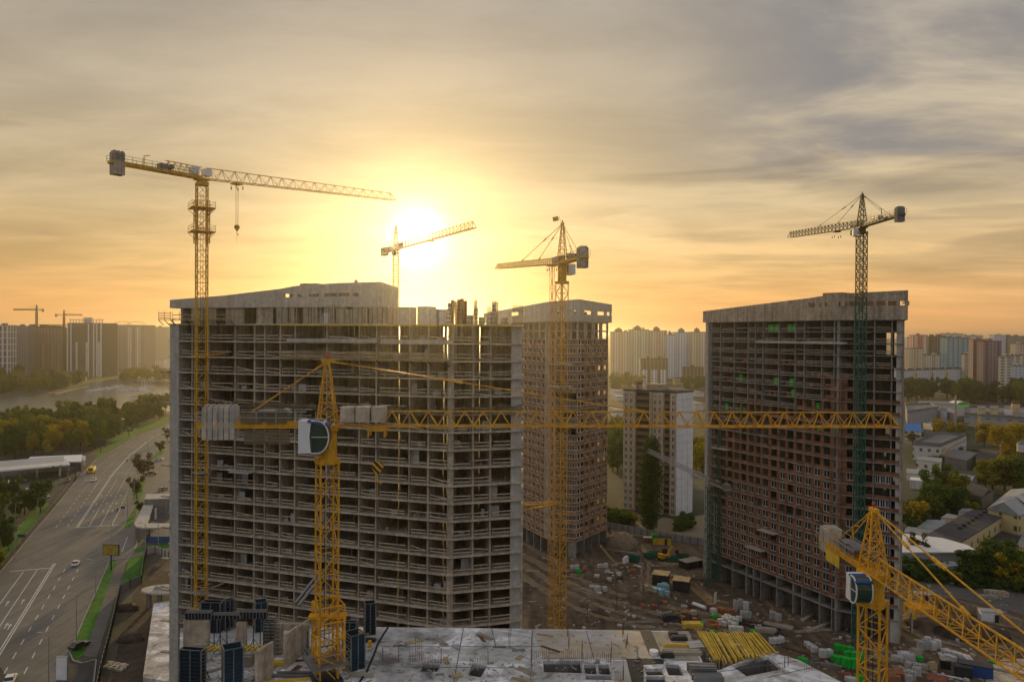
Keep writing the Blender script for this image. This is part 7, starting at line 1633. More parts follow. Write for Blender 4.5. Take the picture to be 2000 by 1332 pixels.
for pts, lab in ((((1766, 1040), (1812, 1048), (1840, 1036), (1772, 1030)), 'pale blue grey shed roof behind the white store'), (((1790, 1032), (1838, 1036), (1846, 1018), (1812, 1016)), 'grey lean-to roof behind the black tar roof'), (((1838, 1012), (1866, 1014), (1872, 1008), (1850, 1004)), 'small bright metal roof among the trees'), (((1872, 1000), (1896, 1000), (1900, 995), (1880, 994)), 'tiny bright metal roof above the tar roof'), (((1812, 1104), (1850, 1108), (1885, 1106), (1860, 1098)), 'white sheet roof half covered by bushes'), (((1985, 1070), (2060, 1075), (2060, 1038), (2003, 1033)), 'cream shed with a grey roof at the right edge'), (((1988, 1100), (2040, 1106), (2040, 1092), (1990, 1088)), 'pale low roof at the right edge below the bushes')):
    shed(lab, pts, 4, 'cream_paint' if 'cream' in lab else 'wall_white', 'roof_grey' if 'cream' in lab else 'roof_metal', name='shed')
# water tower, chimney posts, leaning light masts
p = G(1983, 838); t = thing('water_tower', 'cream water tower on a slim stem above the yellow trees', 'water tower', p); hT = P(1983, 806, p.y).z; m = MB(); m.cyl(p, (p.x, p.y, hT), 1.0, n=12); m.build('stem', 'concrete_pale', t); m = MB(); m.cyl((p.x, p.y, hT), (p.x, p.y, hT+4), 2.0, 3.0, 14); m.cyl((p.x, p.y, hT+4), (p.x, p.y, hT+7), 3.0, n=14); m.build('tank', 'cream_paint', t); m = MB(); m.cyl((p.x, p.y, hT+7), (p.x, p.y, hT+9.5), 2.7, 2.4, 14); m.build('cap', 'rust', t)
p = G(1996, 935); t = thing('water_tower', 'white drum water tower on legs cut by the right edge', 'water tower', p); hT = P(1996, 882, p.y).z; m = MB(); lattice(m, (p.x, p.y), 0, hT, 2.6, .4, .3, .15); m.build('leg', 'steel_dark', t); m = MB(); m.cyl((p.x, p.y, hT), (p.x, p.y, hT+4), 2.4, n=14); m.build('tank', 'wall_white', t); m = MB(); m.cyl((p.x, p.y, hT+4), (p.x, p.y, hT+6), 2.6, .3, 14); m.build('cap', 'roof_grey', t)
p = G(1866, 838); m = MB(); m.cyl(p, (p.x, p.y, 27), 1.0, .7, 10); m.build('chimney', 'concrete', label='slim grey factory chimney in front of the green trimmed shop', cat='chimney')
for i, (px, py) in enumerate(((1862, 884), (1878, 880))):
    p = G(px, py+26); m = MB(); m.bar(p, p+Vector((0, 0, 7)), .3); [m.bar(p+Vector((-6+j*1.0, 0, 5.5)), p+Vector((-3.5+j*1.0, 0, 9.5)), .35) for j in range(3)]; m.bar(p+Vector((-3.5, 0, 9.5)), p+Vector((5, 8, 11)), .5); m.build('conveyor', 'wood', label='pale timber conveyor frame %s the dark open shed' % ('left of' if i == 0 else 'above'), cat='conveyor') if i == 0 else None
# ================================================================ ALONG THE AVENUE
# petrol station
t = thing('petrol_station', 'petrol station canopy with pale roof and green trim left of the avenue', 'petrol station', G(70, 950)); q = [G(x, y, 5.6).xy for x, y in ((-60, 927), (138, 909), (127, 899), (-50, 911))]
m = MB(); m.prism([tuple(p) for p in q], 5.6, 6.3); m.build('canopy', 'wall_white', t); d = q[1]-q[0]; n = Vector((d.y, -d.x)).normalized()
m = MB(); m.para((q[0].x+n.x*.06, q[0].y+n.y*.06, 5.62), (d.x, d.y, 0), (n.x*-.05, n.y*-.05, 0), (0, 0, .66)); m.build('fascia', 'white_paint', t); m = MB()
for f in (.80, .88): a = q[0]+d*f; m.para((a.x+n.x*.12, a.y+n.y*.12, 5.7), (d.x*.03, d.y*.03, 0), (n.x*-.05, n.y*-.05, 0), (0, 0, .5))
m.build('sign', 'green_wrap', t); m = MB(); c_ = [q[0].lerp(q[3], .15).lerp(q[1].lerp(q[2], .15), f) for f in (0, 1)]; 
for f0, f1 in ((.2, .93),): 
    a, b_ = q[0].lerp(q[1], f0), q[0].lerp(q[1], f1); e_ = (q[3]-q[0]); m.add([(*(a+e_*.45), 6.35), (*(b_+e_*.45), 6.35), (*(b_+e_*.95), 7.4), (*(a+e_*.95), 7.4), (*(a+e_*.95), 6.3), (*(b_+e_*.95), 6.3)], [(0, 1, 2, 3), (3, 2, 5, 4), (0, 3, 4), (1, 5, 2)])
m.build('upper_roof', 'galvanised', t)
for px, py in ((8, 936), (40, 934), (72, 932), (117, 931)):
    p = G(px, py); m = MB(); m.box(p.x, p.y, 0, .7, .7, 5.6, .3); m.build('column', 'wall_white', t); m = MB(); m.box(p.x+1, p.y-1, 0, .7, .5, 1.8, .3); m.build('pump', 'green_wrap', t)
shed('flat grey shop building with a pale roof behind the station canopy', [(50, 905), (158, 902), (160, 889), (60, 893)], 4.6, 'wall_grey', 'white_sheet', 0, 'shop')
shed('small pale kiosk at the end of the station shop', [(161, 900), (167, 899), (167, 894), (161, 895)], 3, 'wall_white', 'white_paint', 2, 'kiosk')
shed('small white booth at the left edge by the pumps', [(4, 944), (19, 943), (18, 939), (5, 940)], 2.8, 'wall_grey', 'white_sheet', 0, 'booth')
# pavilion by the tower
t = thing('pavilion', 'half built pavilion with a rounded pale roof edge beside the concrete tower', 'building', G(295, 1045)); hh = 5.5
pts = [G(x, y, hh).xy for x, y in ((262, 1022), (266, 1028), (280, 1030), (335, 1030), (335, 1022), (288, 1021), (301, 982), (283, 982))]
m = MB(); m.prism([tuple(p) for p in pts], hh-.5, hh); m.build('roof_rim', 'concrete_pale', t)
m = MB(); [m.box(p.x+.5, p.y+.5, 0, .5, .5, hh-.5) for p in pts[:7]]; m.build('column', 'concrete_dark', t)
m = MB(); a, b_ = pts[2], pts[3]; m.para((a.x, a.y+.8, 0), (b_.x-a.x, b_.y-a.y, 0), (0, .2, 0), (0, 0, 2.2)); m.build('hoarding_panel', 'blue_paint', t)
q = [G(x, y, 7.5).xy for x, y in ((282, 976), (335, 974), (335, 965), (286, 966))]; m = MB(); m.prism([tuple(p) for p in q], 0, 7.5); m.build('rear_block', 'concrete_dark', t); m = MB(); m.prism([tuple(p) for p in q], 7.504, 7.8); m.build('rear_roof', 'concrete_pale', t)
for px, py in ((277, 1018), (291, 1018), (304, 1016)): p = G(px, py); m = MB(); m.box(p.x, p.y, .5, .2, 1.4, 4.2); m.bar((p.x, p.y, 0), (p.x, p.y, 5), .1); m.build('banner', 'white_paint', t)
# billboards and panels
def billboard(px, py, w, h, zb, lab, face='timber_yellow', rz=-.2):
    p = G(px, py); t = thing('billboard', lab, 'billboard', p, None, rz)
    def put(m, nm, mt_): o = m.build(nm, mt_, None, origin=(0, 0, 0)); o.parent = t; o.location = (0, 0, 0)
    m = MB(); m.cyl((0, 0, 0), (0, 0, zb), .22, n=8); put(m, 'post', 'steel_dark'); m = MB(); m.box(0, 0, zb, w, .4, h); put(m, 'frame', 'steel_dark'); m = MB(); m.box(0, -.23, zb+.2, w-.4, .05, h-.4); put(m, 'poster', face)
mat('poster_green', (.30, .36, .04), .5, var=.4, vs=1.3, col2=(.42, .22, .03), vs2=.8); mat('poster_dark', (.04, .045, .05), .4, var=.5, vs=1.5); mat('poster_mix', (.45, .42, .10), .5, var=.5, vs=1.0, col2=(.08, .30, .05), vs2=.6)
billboard(217, 1113, 5, 3.2, 4.6, 'yellow green billboard on a post at the tip of the grass strip', 'poster_green', -.05)
billboard(147.5, 937, 6, 4.0, 4.4, 'dark billboard beside the petrol station', 'poster_dark'); billboard(252, 852, 6, 3.6, 3.5, 'small green and white billboard on the verge of the bend', 'poster_mix'); billboard(197, 884, 6, 4, 4, 'dark backed billboard in front of the trees', 'poster_dark')
p = G(121, 1330); t = thing('advertising_panel', 'tall blank white light box by the parking apron at the bottom', 'sign', p); m = MB(); m.box(p.x, p.y, .4, 2.2, .4, 4.6); m.build('face', 'white_sheet', t); m = MB(); m.box(p.x, p.y+.05, 0, 2.4, .3, 5.2); m.build('frame', 'galvanised', t)
# street lamps
LG = 'grey street lamps along the avenue'
lp = thing('street_lamp', 'tall grey street lamp with a short double arm beside the avenue', 'street lamp', (0, 0, 0), LG); 
def put(m, nm, mt_, par=lp): o = m.build(nm, mt_, None, origin=(0, 0, 0)); o.parent = par; o.location = (0, 0, 0)
m = MB(); m.cyl((0, 0, 0), (0, 0, 10.5), .14, .08, 7); put(m, 'pole', 'galvanised'); m = MB(); m.bar((0, 0, 10.4), (-1.6, 0, 10.8), .09); m.bar((0, 0, 9.6), (-1.4, 0, 10.0), .07); put(m, 'arm', 'galvanised'); m = MB(); m.box(-1.9, 0, 10.7, .9, .3, .16); put(m, 'lamp_head', 'galvanised')
for i, (px, py) in enumerate(((29, 1092), (74, 1028), (109, 986), (161, 938), (95, 1338), (149, 1248), (187, 1170), (217, 1082), (249, 1018), (262, 985), (290, 905), (303, 880), (288, 893), (284, 1086), (309, 1084), (239, 876), (210, 896), (270, 856), (30, 1040), (133, 960))): place(lp, i > 0, G(px, py), R(0) if px > 90 and py > 1060 else R(180))
# signs and small gantry
for px, py, lab in ((42, 1066, 'blue direction sign over the left kerb'), (240, 1008, 'blue round sign on a pole at the junction')):
    p = G(px, py); t = thing('road_sign', lab, 'sign', p); m = MB(); m.bar(p, p+Vector((0, 0, 4)), .12); m.build('pole', 'galvanised', t); m = MB(); m.box(p.x, p.y-.1, 3.0, 1.6 if px > 100 else 2.6, .1, 1.0); m.build('plate', 'blue_paint', t)
# railing on the left kerb
rl = [p+Vector((-.6, 0)) for p in off(EL[:6], .8)]; t = thing('guard_railing', 'low dark guard railing along the left kerb of the avenue', 'railing', (*rl[0], 0)); m = MB(); mp = MB()
for a, c in zip(rl, rl[1:]):
    for z in (.55, 1.0): m.bar((a.x, a.y, z), (c.x, c.y, z), .1)
    k = int((c-a).length/3)
    for i in range(k): p = a.lerp(c, i/k); mp.box(p.x, p.y, 0, .12, .12, 1.05)
m.build('rail', 'steel', t); mp.build('post', 'steel_dark', t)
# cars
def car(lab, px, py, rz, body, van=False, bus=False, group=None):
    t = thing('bus' if bus else 'parked_car' if group else 'car', lab, 'bus' if bus else 'car', G(px, py, .05), group, rz)
    def put(m, nm, mt_, par=t): o = m.build(nm, mt_, None, origin=(0, 0, 0)); o.parent = par; o.location = (0, 0, 0); return o
    L_, W_, H_ = (7.2, 2.3, 2.9) if bus else (4.5, 1.8, 1.45)
    m = MB(); prof = [(-L_/2, .35), (L_/2, .35), (L_/2, .7), (L_/2-.15, .85), (L_*.22, .95), (-L_*.42, .98), (-L_/2, .9)] if not bus else [(-L_/2, .4), (L_/2, .4), (L_/2, 1.6), (L_/2-.3, H_), (-L_/2, H_)]
    def ext(m, pr, w): n = len(pr); m.add([(x, -w/2, z) for x, z in pr]+[(x, w/2, z) for x, z in pr], [(i, (i+1) % n, n+(i+1) % n, n+i) for i in range(n)]+[tuple(range(n-1, -1, -1)), tuple(range(n, 2*n))])
    ext(m, prof, W_); bd = put(m, 'body', body)
    if not bus:
        m = MB(); ext(m, [(L_*.22, .94), (L_*.06, H_-.03), (-L_*.26, H_-.03), (-L_*.42, .96)], W_-.22); put(m, 'window', 'glass_dark'); m = MB(); m.box(-L_*.1, 0, H_-.04, L_*.3, W_-.3, .05); put(m, 'roof', body)
    else: m = MB(); m.box(-.1, 0, 1.5, L_-.4, W_+.04, .85); m.box(-L_/2-.01, 0, 1.5, .1, W_-.4, .8); put(m, 'window', 'glass_dark')
    for sx in (-.3, .32):
        for sy in (-1, 1): m = MB(); m.cyl((L_*sx, sy*(W_/2-.2), .33), (L_*sx, sy*(W_/2+.02), .33), .33, n=10); put(m, 'wheel', 'black')
    for sy in (-1, 1): m = MB(); m.box(L_/2-.02, sy*W_*.35, .62, .08, .35, .16); put(m, 'headlight', 'white_paint')
ra = math.atan2(.915, -.40)
car('white car driving away in the right lanes near the bottom left', 148, 1103, ra, 'car_white'); car('silver white car waiting at the left stop line by the crossing', 183, 939, ra+math.pi, 'car_white'); car('white car cut off by the bottom edge of the picture', 20, 1331, ra, 'car_white')
car('yellow minibus at the crossing beside the railing', 180, 922, ra-.1, 'bus_yellow', bus=True); car('red car under the end of the petrol station canopy', 127, 929, ra, 'car_red'); car('dark car leaving the petrol station toward the camera', 133, 940, ra+math.pi, 'car_dark')
for px, py, rz, b_, lab in ((311, 898, .1, 'car_white', 'white car parked furthest up the side street by the tower'), (298, 926, .1, 'car_dark', 'dark car parked by the round tree in the side street'), (86, 973, .9, 'car_white', 'white car parked among the bushes below the forecourt'), (62, 956, 1.0, 'car_white', 'white van roof parked at the forecourt edge'), (155, 1264, 1.2, 'car_dark', 'dark covered motorcycle sized car on the grass strip'), (318, 957, 1.2, 'car_silver', 'silver car at the rear of the pavilion'), (1906, 1059, .3, 'car_silver', 'grey covered car in the cream yard'), (1914, 1048, 1.0, 'car_white', 'white van in the cream yard'), (1885, 1066, .5, 'car_dark', 'dark lorry cab in the cream yard'), (1842, 865, .5, 'car_silver', 'silver car behind the workshop'), (40, 941, .5, 'car_silver', 'silver car at the middle pump'), (1862, 830, .3, 'car_red', 'red car on the factory road')):
    car(lab, px, py, rz, b_)
# pedestrians: one continuous body each
def person(lab, px, py, shirt):
    p = G(px, py, .05); t = thing('person', lab, 'person', p, None, .3); m = MB(); n = 8
    rings = [(0.0, .10, .08, 0), (.45, .12, .09, 0), (.85, .19, .13, 0), (1.05, .16, .12, 0), (1.38, .23, .13, 0), (1.46, .10, .08, 0), (1.52, .065, .065, 0), (1.62, .10, .11, 0), (1.72, .09, .10, 0), (1.78, .03, .03, 0)]
    vs = [(rx*math.cos(2*math.pi*i/n), ry*math.sin(2*math.pi*i/n), z) for z, rx, ry, _ in rings for i in range(n)]; m.add(vs, [(j*n+i, j*n+(i+1) % n, (j+1)*n+(i+1) % n, (j+1)*n+i) for j in range(len(rings)-1) for i in range(n)]+[tuple(range(n-1, -1, -1))])
    for s in (-1, 1): m.cyl((s*.24, 0, 1.38), (s*.3, .03, .8), .05, .035, 6)
    o = m.build('body', 'skin', None, origin=(0, 0, 0)); o.parent = t; o.location = (0, 0, 0)
    m = MB(); vs = [((rx+.03)*math.cos(2*math.pi*i/n), (ry+.03)*math.sin(2*math.pi*i/n), z) for z, rx, ry, _ in rings[2:6] for i in range(n)]; m.add(vs, [(j*n+i, j*n+(i+1) % n, (j+1)*n+(i+1) % n, (j+1)*n+i) for j in range(3) for i in range(n)]); [m.cyl((s*.24, 0, 1.40), (s*.3, .03, .85), .07, .05, 6) for s in (-1, 1)]
    o = m.build('jacket', shirt, None, origin=(0, 0, 0)); o.parent = t; o.location = (0, 0, 0)
    m = MB(); [m.cyl((s*.09, 0, .9), (s*.13, .1*s, .0), .10, .07, 7) for s in (-1, 1)]; o = m.build('trousers', 'black', None, origin=(0, 0, 0)); o.parent = t; o.location = (0, 0, 0)
person('person in dark clothes walking on the road near the pavilion', 229.5, 1000, 'black'); person('person in dark clothes crossing in front of the yellow minibus', 184, 928, 'black'); person('person in a red jacket beside the minibus', 160, 922, 'red_paint'); person('person in dark clothes standing at the railing by the minibus', 170, 927, 'black'); person('person in dark clothes far up the avenue near the double line', 248, 902, 'black'); person('person in dark clothes at the junction by the tower', 290, 1052, 'black')
# boats on the bay: hull and cabin each
BG = 'white boats moored in the bay'
bt = thing('boat', 'small white motor boat moored in the bay', 'boat', (0, 0, 0), BG); m = MB(); hp = [(-4, -1.3), (2, -1.4), (5, 0), (2, 1.4), (-4, 1.3)]
n = 5; vs = [(x*.88, y*.7, 0) for x, y in hp]+[(x, y, 1.2) for x, y in hp]; m.add(vs, [(i, (i+1) % n, n+(i+1) % n, n+i) for i in range(n)]+[tuple(range(n-1, -1, -1)), tuple(range(n, 2*n))])
for mm, nm, mt_ in ((m, 'hull', 'white_paint'),): o = mm.build(nm, mt_, None, origin=(0, 0, 0)); o.parent = bt; o.location = (0, 0, 0)
m = MB(); m.add([(-2.5, -1, 1.2), (2, -1, 1.2), (2, 1, 1.2), (-2.5, 1, 1.2), (-2.2, -.8, 2.3), (.8, -.8, 2.3), (.8, .8, 2.3), (-2.2, .8, 2.3)], MB.BF); o = m.build('cabin', 'wall_white', None, origin=(0, 0, 0)); o.parent = bt; o.location = (0, 0, 0); m = MB(); m.box(-.6, 0, 1.6, 3.4, 1.9, .4); o = m.build('window', 'glass_dark', None, origin=(0, 0, 0)); o.parent = bt; o.location = (0, 0, 0)
rr = random.Random(12); spots = [(175+i*4.6, 765-i*.7+rr.uniform(-.8, .8)) for i in range(14)]+[(242+i*5, 765-i*.6+rr.uniform(-1, 1)) for i in range(11)]+[(285+(i % 8)*6, 772+(i//8)*4.5+rr.uniform(-1.2, 1.2)) for i in range(26)]+[(262+(i % 7)*9, 783+(i//7)*3+rr.uniform(-1, 1)) for i in range(14)]+[(155+i*6, 800-i*.9) for i in range(10)]
for i, (px, py) in enumerate(spots): place(bt, i > 0, G(px, py, .02), rr.uniform(-.5, .5), (rr.uniform(.9, 1.7),)*3)
mb = thing('sailboat', 'sailing boats moored side by side with bare masts', 'sailing boat', G(282, 762)); m = MB()
p = G(282, 763); m.add([(p.x+x, p.y+y, 0) for x, y in hp]+[(p.x+x*1.1, p.y+y*1.1, 1.3) for x, y in hp], [(i, (i+1) % n, n+(i+1) % n, n+i) for i in range(n)]+[tuple(range(n, 2*n))]); m.build('hull', 'white_paint', mb); m = MB(); [m.bar((p.x-3+j*3, p.y, 1), (p.x-3+j*3, p.y, 14-j), .3) for j in range(3)]; m.build('mast', 'white_paint', mb); mb['label'] = 'moored sailing boat with tall bare masts at the marina'
for a, c, lab in (((109, 771), (170, 756), 'long thin jetty reaching out from the wooded point'), ((160, 806), (225, 797), 'white jetty in front of the near trees'), ((250, 776), (334, 767), 'marina jetty among the moored boats')):
    a, c = G(*a), G(*c); m = MB(); m.bar((a.x, a.y, .8), (c.x, c.y, .8), 3.0, .6); m.build('jetty', 'timber_grey' if 'thin' in lab else 'concrete_pale', label=lab, cat='jetty')
# ================================================================ TREES
def leafmat(name, stops):
    m = bpy.data.materials.new(name); m.use_nodes = True; nt = m.node_tree; N = nt.nodes.new; L = nt.links.new; M[name] = m; b = nt.nodes['Principled BSDF']
    b.inputs['Roughness'].default_value = .7; b.inputs['Specular IOR Level'].default_value = .2
    oi = N('ShaderNodeObjectInfo'); g = N('ShaderNodeNewGeometry'); n = N('ShaderNodeTexNoise'); n.inputs['Scale'].default_value = .35; n.inputs['Detail'].default_value = 3; L(g.outputs['Position'], n.inputs['Vector'])
    ri = N('ShaderNodeMath'); ri.operation = 'MULTIPLY'; L(g.outputs['Random Per Island'], ri.inputs[0]); ri.inputs[1].default_value = .35
    a = N('ShaderNodeMath'); a.operation = 'MULTIPLY_ADD'; L(oi.outputs['Random'], a.inputs[0]); a.inputs[1].default_value = .55; L(ri.outputs[0], a.inputs[2])
    a2 = N('ShaderNodeMath'); a2.operation = 'MULTIPLY_ADD'; L(n.outputs[0], a2.inputs[0]); a2.inputs[1].default_value = .5; L(a.outputs[0], a2.inputs[2])
    a3 = N('ShaderNodeMath'); a3.operation = 'SUBTRACT'; L(a2.outputs[0], a3.inputs[0]); a3.inputs[1].default_value = .2
    r = N('ShaderNodeValToRGB'); L(a3.outputs[0], r.inputs[0]); c = r.color_ramp
    c.elements[0].position = 0; c.elements[0].color = (*stops[0], 1); c.elements[1].position = 1; c.elements[1].color = (*stops[-1], 1)
    for i, s in enumerate(stops[1:-1]): c.elements.new((i+1)/(len(stops)-1)).color = (*s, 1)
    L(r.outputs[0], b.inputs['Base Color'])
    tr = N('ShaderNodeBsdfTranslucent'); L(r.outputs[0], tr.inputs[0]); mx = N('ShaderNodeMixShader'); mx.inputs[0].default_value = .32
    L(b.outputs[0], mx.inputs[1]); L(tr.outputs[0], mx.inputs[2]); L(mx.outputs[0], nt.nodes['Material Output'].inputs[0])
leafmat('leaf_mixed', [(.06, .12, .014), (.10, .17, .018), (.16, .20, .02), (.26, .23, .02), (.30, .20, .022)])
leafmat('leaf_green', [(.035, .075, .014), (.055, .11, .018), (.085, .14, .018), (.13, .16, .02)])
leafmat('leaf_yellow', [(.22, .22, .02), (.36, .30, .015), (.46, .33, .015), (.30, .20, .02)])
leafmat('leaf_brown', [(.07, .07, .02), (.10, .085, .025), (.14, .10, .03)])
def crown_mesh(seed, kind='round', nl=1500, ls=.055):
    rr = random.Random(seed); v = []; f = []
    if kind == 'round': bl = [(Vector((0, 0, .56)), .22)]*2+[(Vector((rr.uniform(-.31, .31), rr.uniform(-.31, .31), rr.uniform(.26, .92))), rr.uniform(.08, .19)) for _ in range(16)]
    elif kind == 'poplar': bl = [(Vector((rr.uniform(-.05, .05), rr.uniform(-.05, .05), .1+.88*i/22)), .075+.09*math.sin(math.pi*(.12+.80*i/22))**.8) for i in range(23)]
    else: bl = [(Vector((rr.uniform(-.38, .38), rr.uniform(-.38, .38), rr.uniform(.12, .6))), rr.uniform(.14, .26)) for _ in range(12)]
    for i in range(nl):
        c, r = bl[rr.randrange(len(bl))]
        d = Vector((rr.gauss(0, 1), rr.gauss(0, 1), rr.gauss(0, 1))).normalized(); p = c+d*r*(rr.random()**.33)*rr.uniform(.85, 1.12)
        if p.z < .06: continue
        a = (d+Vector((rr.uniform(-.8, .8), rr.uniform(-.8, .8), rr.uniform(-.2, 1.0)))).normalized(); u = a.orthogonal().normalized(); w = a.cross(u); t = rr.uniform(0, 6.3); u2 = u*math.cos(t)+w*math.sin(t); w2 = a.cross(u2)
        s = ls*rr.uniform(.5, 1.25)*(1 if kind != 'poplar' else .5); k = len(v); v += [p-u2*s, p-w2*s*.6+a*s*.2, p+u2*s, p+w2*s*.6+a*s*.15]; f.append((k, k+1, k+2, k+3))
    me = bpy.data.meshes.new('crown'); me.from_pydata([tuple(q) for q in v], [], f); me.update(); return me
def trunk_mesh(seed, kind='round'):
    rr = random.Random(seed); m = MB(); m.cyl((0, 0, 0), (0, 0, .45 if kind != 'poplar' else .9), .028, .014, 7)
    for i in range(7 if kind != 'poplar' else 4):
        a = rr.uniform(0, 6.3); z = rr.uniform(.2, .45); m.cyl((0, 0, z), (math.cos(a)*rr.uniform(.15, .28), math.sin(a)*rr.uniform(.15, .28), z+rr.uniform(.15, .35)), .014, .005, 5)
    me = bpy.data.meshes.new('trunk'); me.from_pydata(m.v, [], m.f); me.update(); me.materials.append(M['bark']); return me
LM = {}
def variants(kind, leaf, n, nl, ls):
    out = []
    for i in range(n):
        me = crown_mesh(hash((kind, leaf)) % 1 + 10*i+len(leaf), kind, nl, ls); me.materials.append(M[leaf]); out.append((me, trunk_mesh(i, kind)))
    LM[(kind, leaf)] = out
for k_, l_, n_, nl, ls in (('round', 'leaf_mixed', 4, 3000, .045), ('round', 'leaf_green', 3, 3000, .045), ('round', 'leaf_yellow', 3, 2800, .042), ('round', 'leaf_brown', 1, 900, .05), ('bush', 'leaf_green', 2, 1300, .06), ('bush', 'leaf_mixed', 2, 1300, .06), ('poplar', 'leaf_green', 1, 9000, .03)): variants(k_, l_, n_, nl, ls)
rt = random.Random(99)
def tree(px, py, h, w, leaf, label, group, kind='round', name='tree'):
    p = G(px, py); t = thing(name, label, 'tree' if kind != 'bush' else 'bush', p, group, rt.uniform(0, 6.28)); cm, tm = rt.choice(LM[(kind, leaf)])
    c = bpy.data.objects.new('crown', cm); COL.objects.link(c); c.parent = t
    if kind != 'bush': k = bpy.data.objects.new('trunk', tm); COL.objects.link(k); k.parent = t
    t.scale = (w*rt.uniform(.85, 1.15), w*rt.uniform(.85, 1.15), h); return t
def strew(n, poly, hr, leaves, label, group, kind='round', wr=(.75, 1.0), mind=None):
    xs = [p[0] for p in poly]; ys = [p[1] for p in poly]; placed = []; tries = 0
    def inside(x, y):
        c = False; j = len(poly)-1
        for i in range(len(poly)):
            if (poly[i][1] > y) != (poly[j][1] > y) and x < (poly[j][0]-poly[i][0])*(y-poly[i][1])/(poly[j][1]-poly[i][1])+poly[i][0]: c = not c
            j = i
        return c
    while len(placed) < n and tries < n*80:
        tries += 1; x, y = rt.uniform(min(xs), max(xs)), rt.uniform(min(ys), max(ys))
        if not inside(x, y): continue
        g = G(x, y).xy; h = rt.uniform(*hr)
        if any((g-q).length < (mind or h*.42) for q in placed): continue
        placed.append(g); tree(x, y, h, h*rt.uniform(*wr), rt.choice(leaves), label, group, kind)
# belt between the avenue and the bay
strew(90, [(-40, 846), (30, 838), (100, 828), (170, 822), (240, 812), (300, 800), (338, 795), (338, 815), (290, 826), (240, 846), (205, 868), (175, 886), (60, 894), (-40, 905)], (12, 19), ['leaf_mixed']*4+['leaf_green']*2+['leaf_yellow'], 'green and rust coloured broadleaf tree in the belt between avenue and bay', 'trees in the belt between the avenue and the bay')
# lower left clump
strew(26, [(-60, 968), (30, 968), (70, 985), (92, 1000), (60, 1030), (20, 1085), (-20, 1140), (-60, 1160)], (8, 13), ['leaf_green']*3+['leaf_mixed'], 'dark green tree in the clump below the petrol station', 'trees below the petrol station')
# far shore
strew(38, [(-30, 755), (30, 752), (130, 748), (180, 738), (150, 755), (110, 766), (60, 771), (-30, 774)], (14, 21), ['leaf_mixed']*3+['leaf_green']*2, 'autumn tree on the wooded point across the bay', 'trees on the far point')
strew(12, [(-30, 738), (50, 736), (48, 745), (-30, 748)], (16, 24), ['leaf_green', 'leaf_mixed'], 'green tree at the foot of the left towers across the bay', 'trees at the foot of the far left towers')
strew(9, [(228, 745), (262, 738), (290, 737), (292, 744), (262, 745), (235, 748)], (14, 20), ['leaf_mixed', 'leaf_yellow'], 'yellowing tree on the far bank behind the boats', 'yellowing trees on the far bank')
strew(8, [(294, 743), (340, 740), (340, 748), (300, 748)], (16, 22), ['leaf_yellow', 'leaf_mixed'], 'yellow tree on the far bank near the tower', 'yellow trees near the tower across the bay')
# roadside
for px, py, h, w, lf, lab in ((281, 938, 13, 12, 'leaf_brown', 'dark round tree between avenue and side street'), (267, 975, 10, 9, 'leaf_brown', 'dark bushy tree on the traffic island'), (328, 862, 10, 8, 'leaf_brown', 'dark tree at the bend by the tower'), (314, 884, 7, 6, 'leaf_green', 'small green tree on the island by the tower'), (272, 1002, 5, 4, 'leaf_green', 'small shrub tree at the island tip')):
    tree(px, py, h, w, lf, lab, None)
# middle
strew(10, [(1196, 752), (1252, 752), (1252, 764), (1196, 766)], (14, 20), ['leaf_green', 'leaf_mixed'], 'hazy green tree in front of the middle row of towers', 'trees before the middle row of towers')
strew(5, [(1340, 758), (1376, 756), (1376, 764), (1340, 764)], (14, 20), ['leaf_mixed', 'leaf_green'], 'hazy tree left of the right tower', 'hazy trees left of the right tower')
strew(10, [(1194, 880), (1219, 880), (1219, 935), (1194, 925)], (14, 24), ['leaf_green', 'leaf_mixed'], 'green tree between brick tower and panel block', 'trees between the brick tower and the panel block')
strew(7, [(1356, 905), (1374, 905), (1374, 930), (1356, 925)], (14, 22), ['leaf_yellow'], 'bright yellow tree right of the panel block', 'yellow trees right of the panel block')
t = tree(1271, 1040, 33.5, 28, 'leaf_green', 'tall dark columnar poplar in front of the panel block', None, 'poplar', 'poplar_tree')
strew(9, [(1192, 1010), (1230, 1012), (1232, 1024), (1192, 1028)], (5, 7), ['leaf_mixed', 'leaf_green'], 'green bush along the back fence by the brick tower', 'bushes along the back fence', 'bush', (1.1, 1.5), 3)
strew(7, [(1325, 1020), (1350, 1016), (1352, 1030), (1328, 1036)], (3, 5), ['leaf_green'], 'dark bush beside the panel block', 'dark bushes beside the panel block', 'bush', (1.1, 1.5), 3)
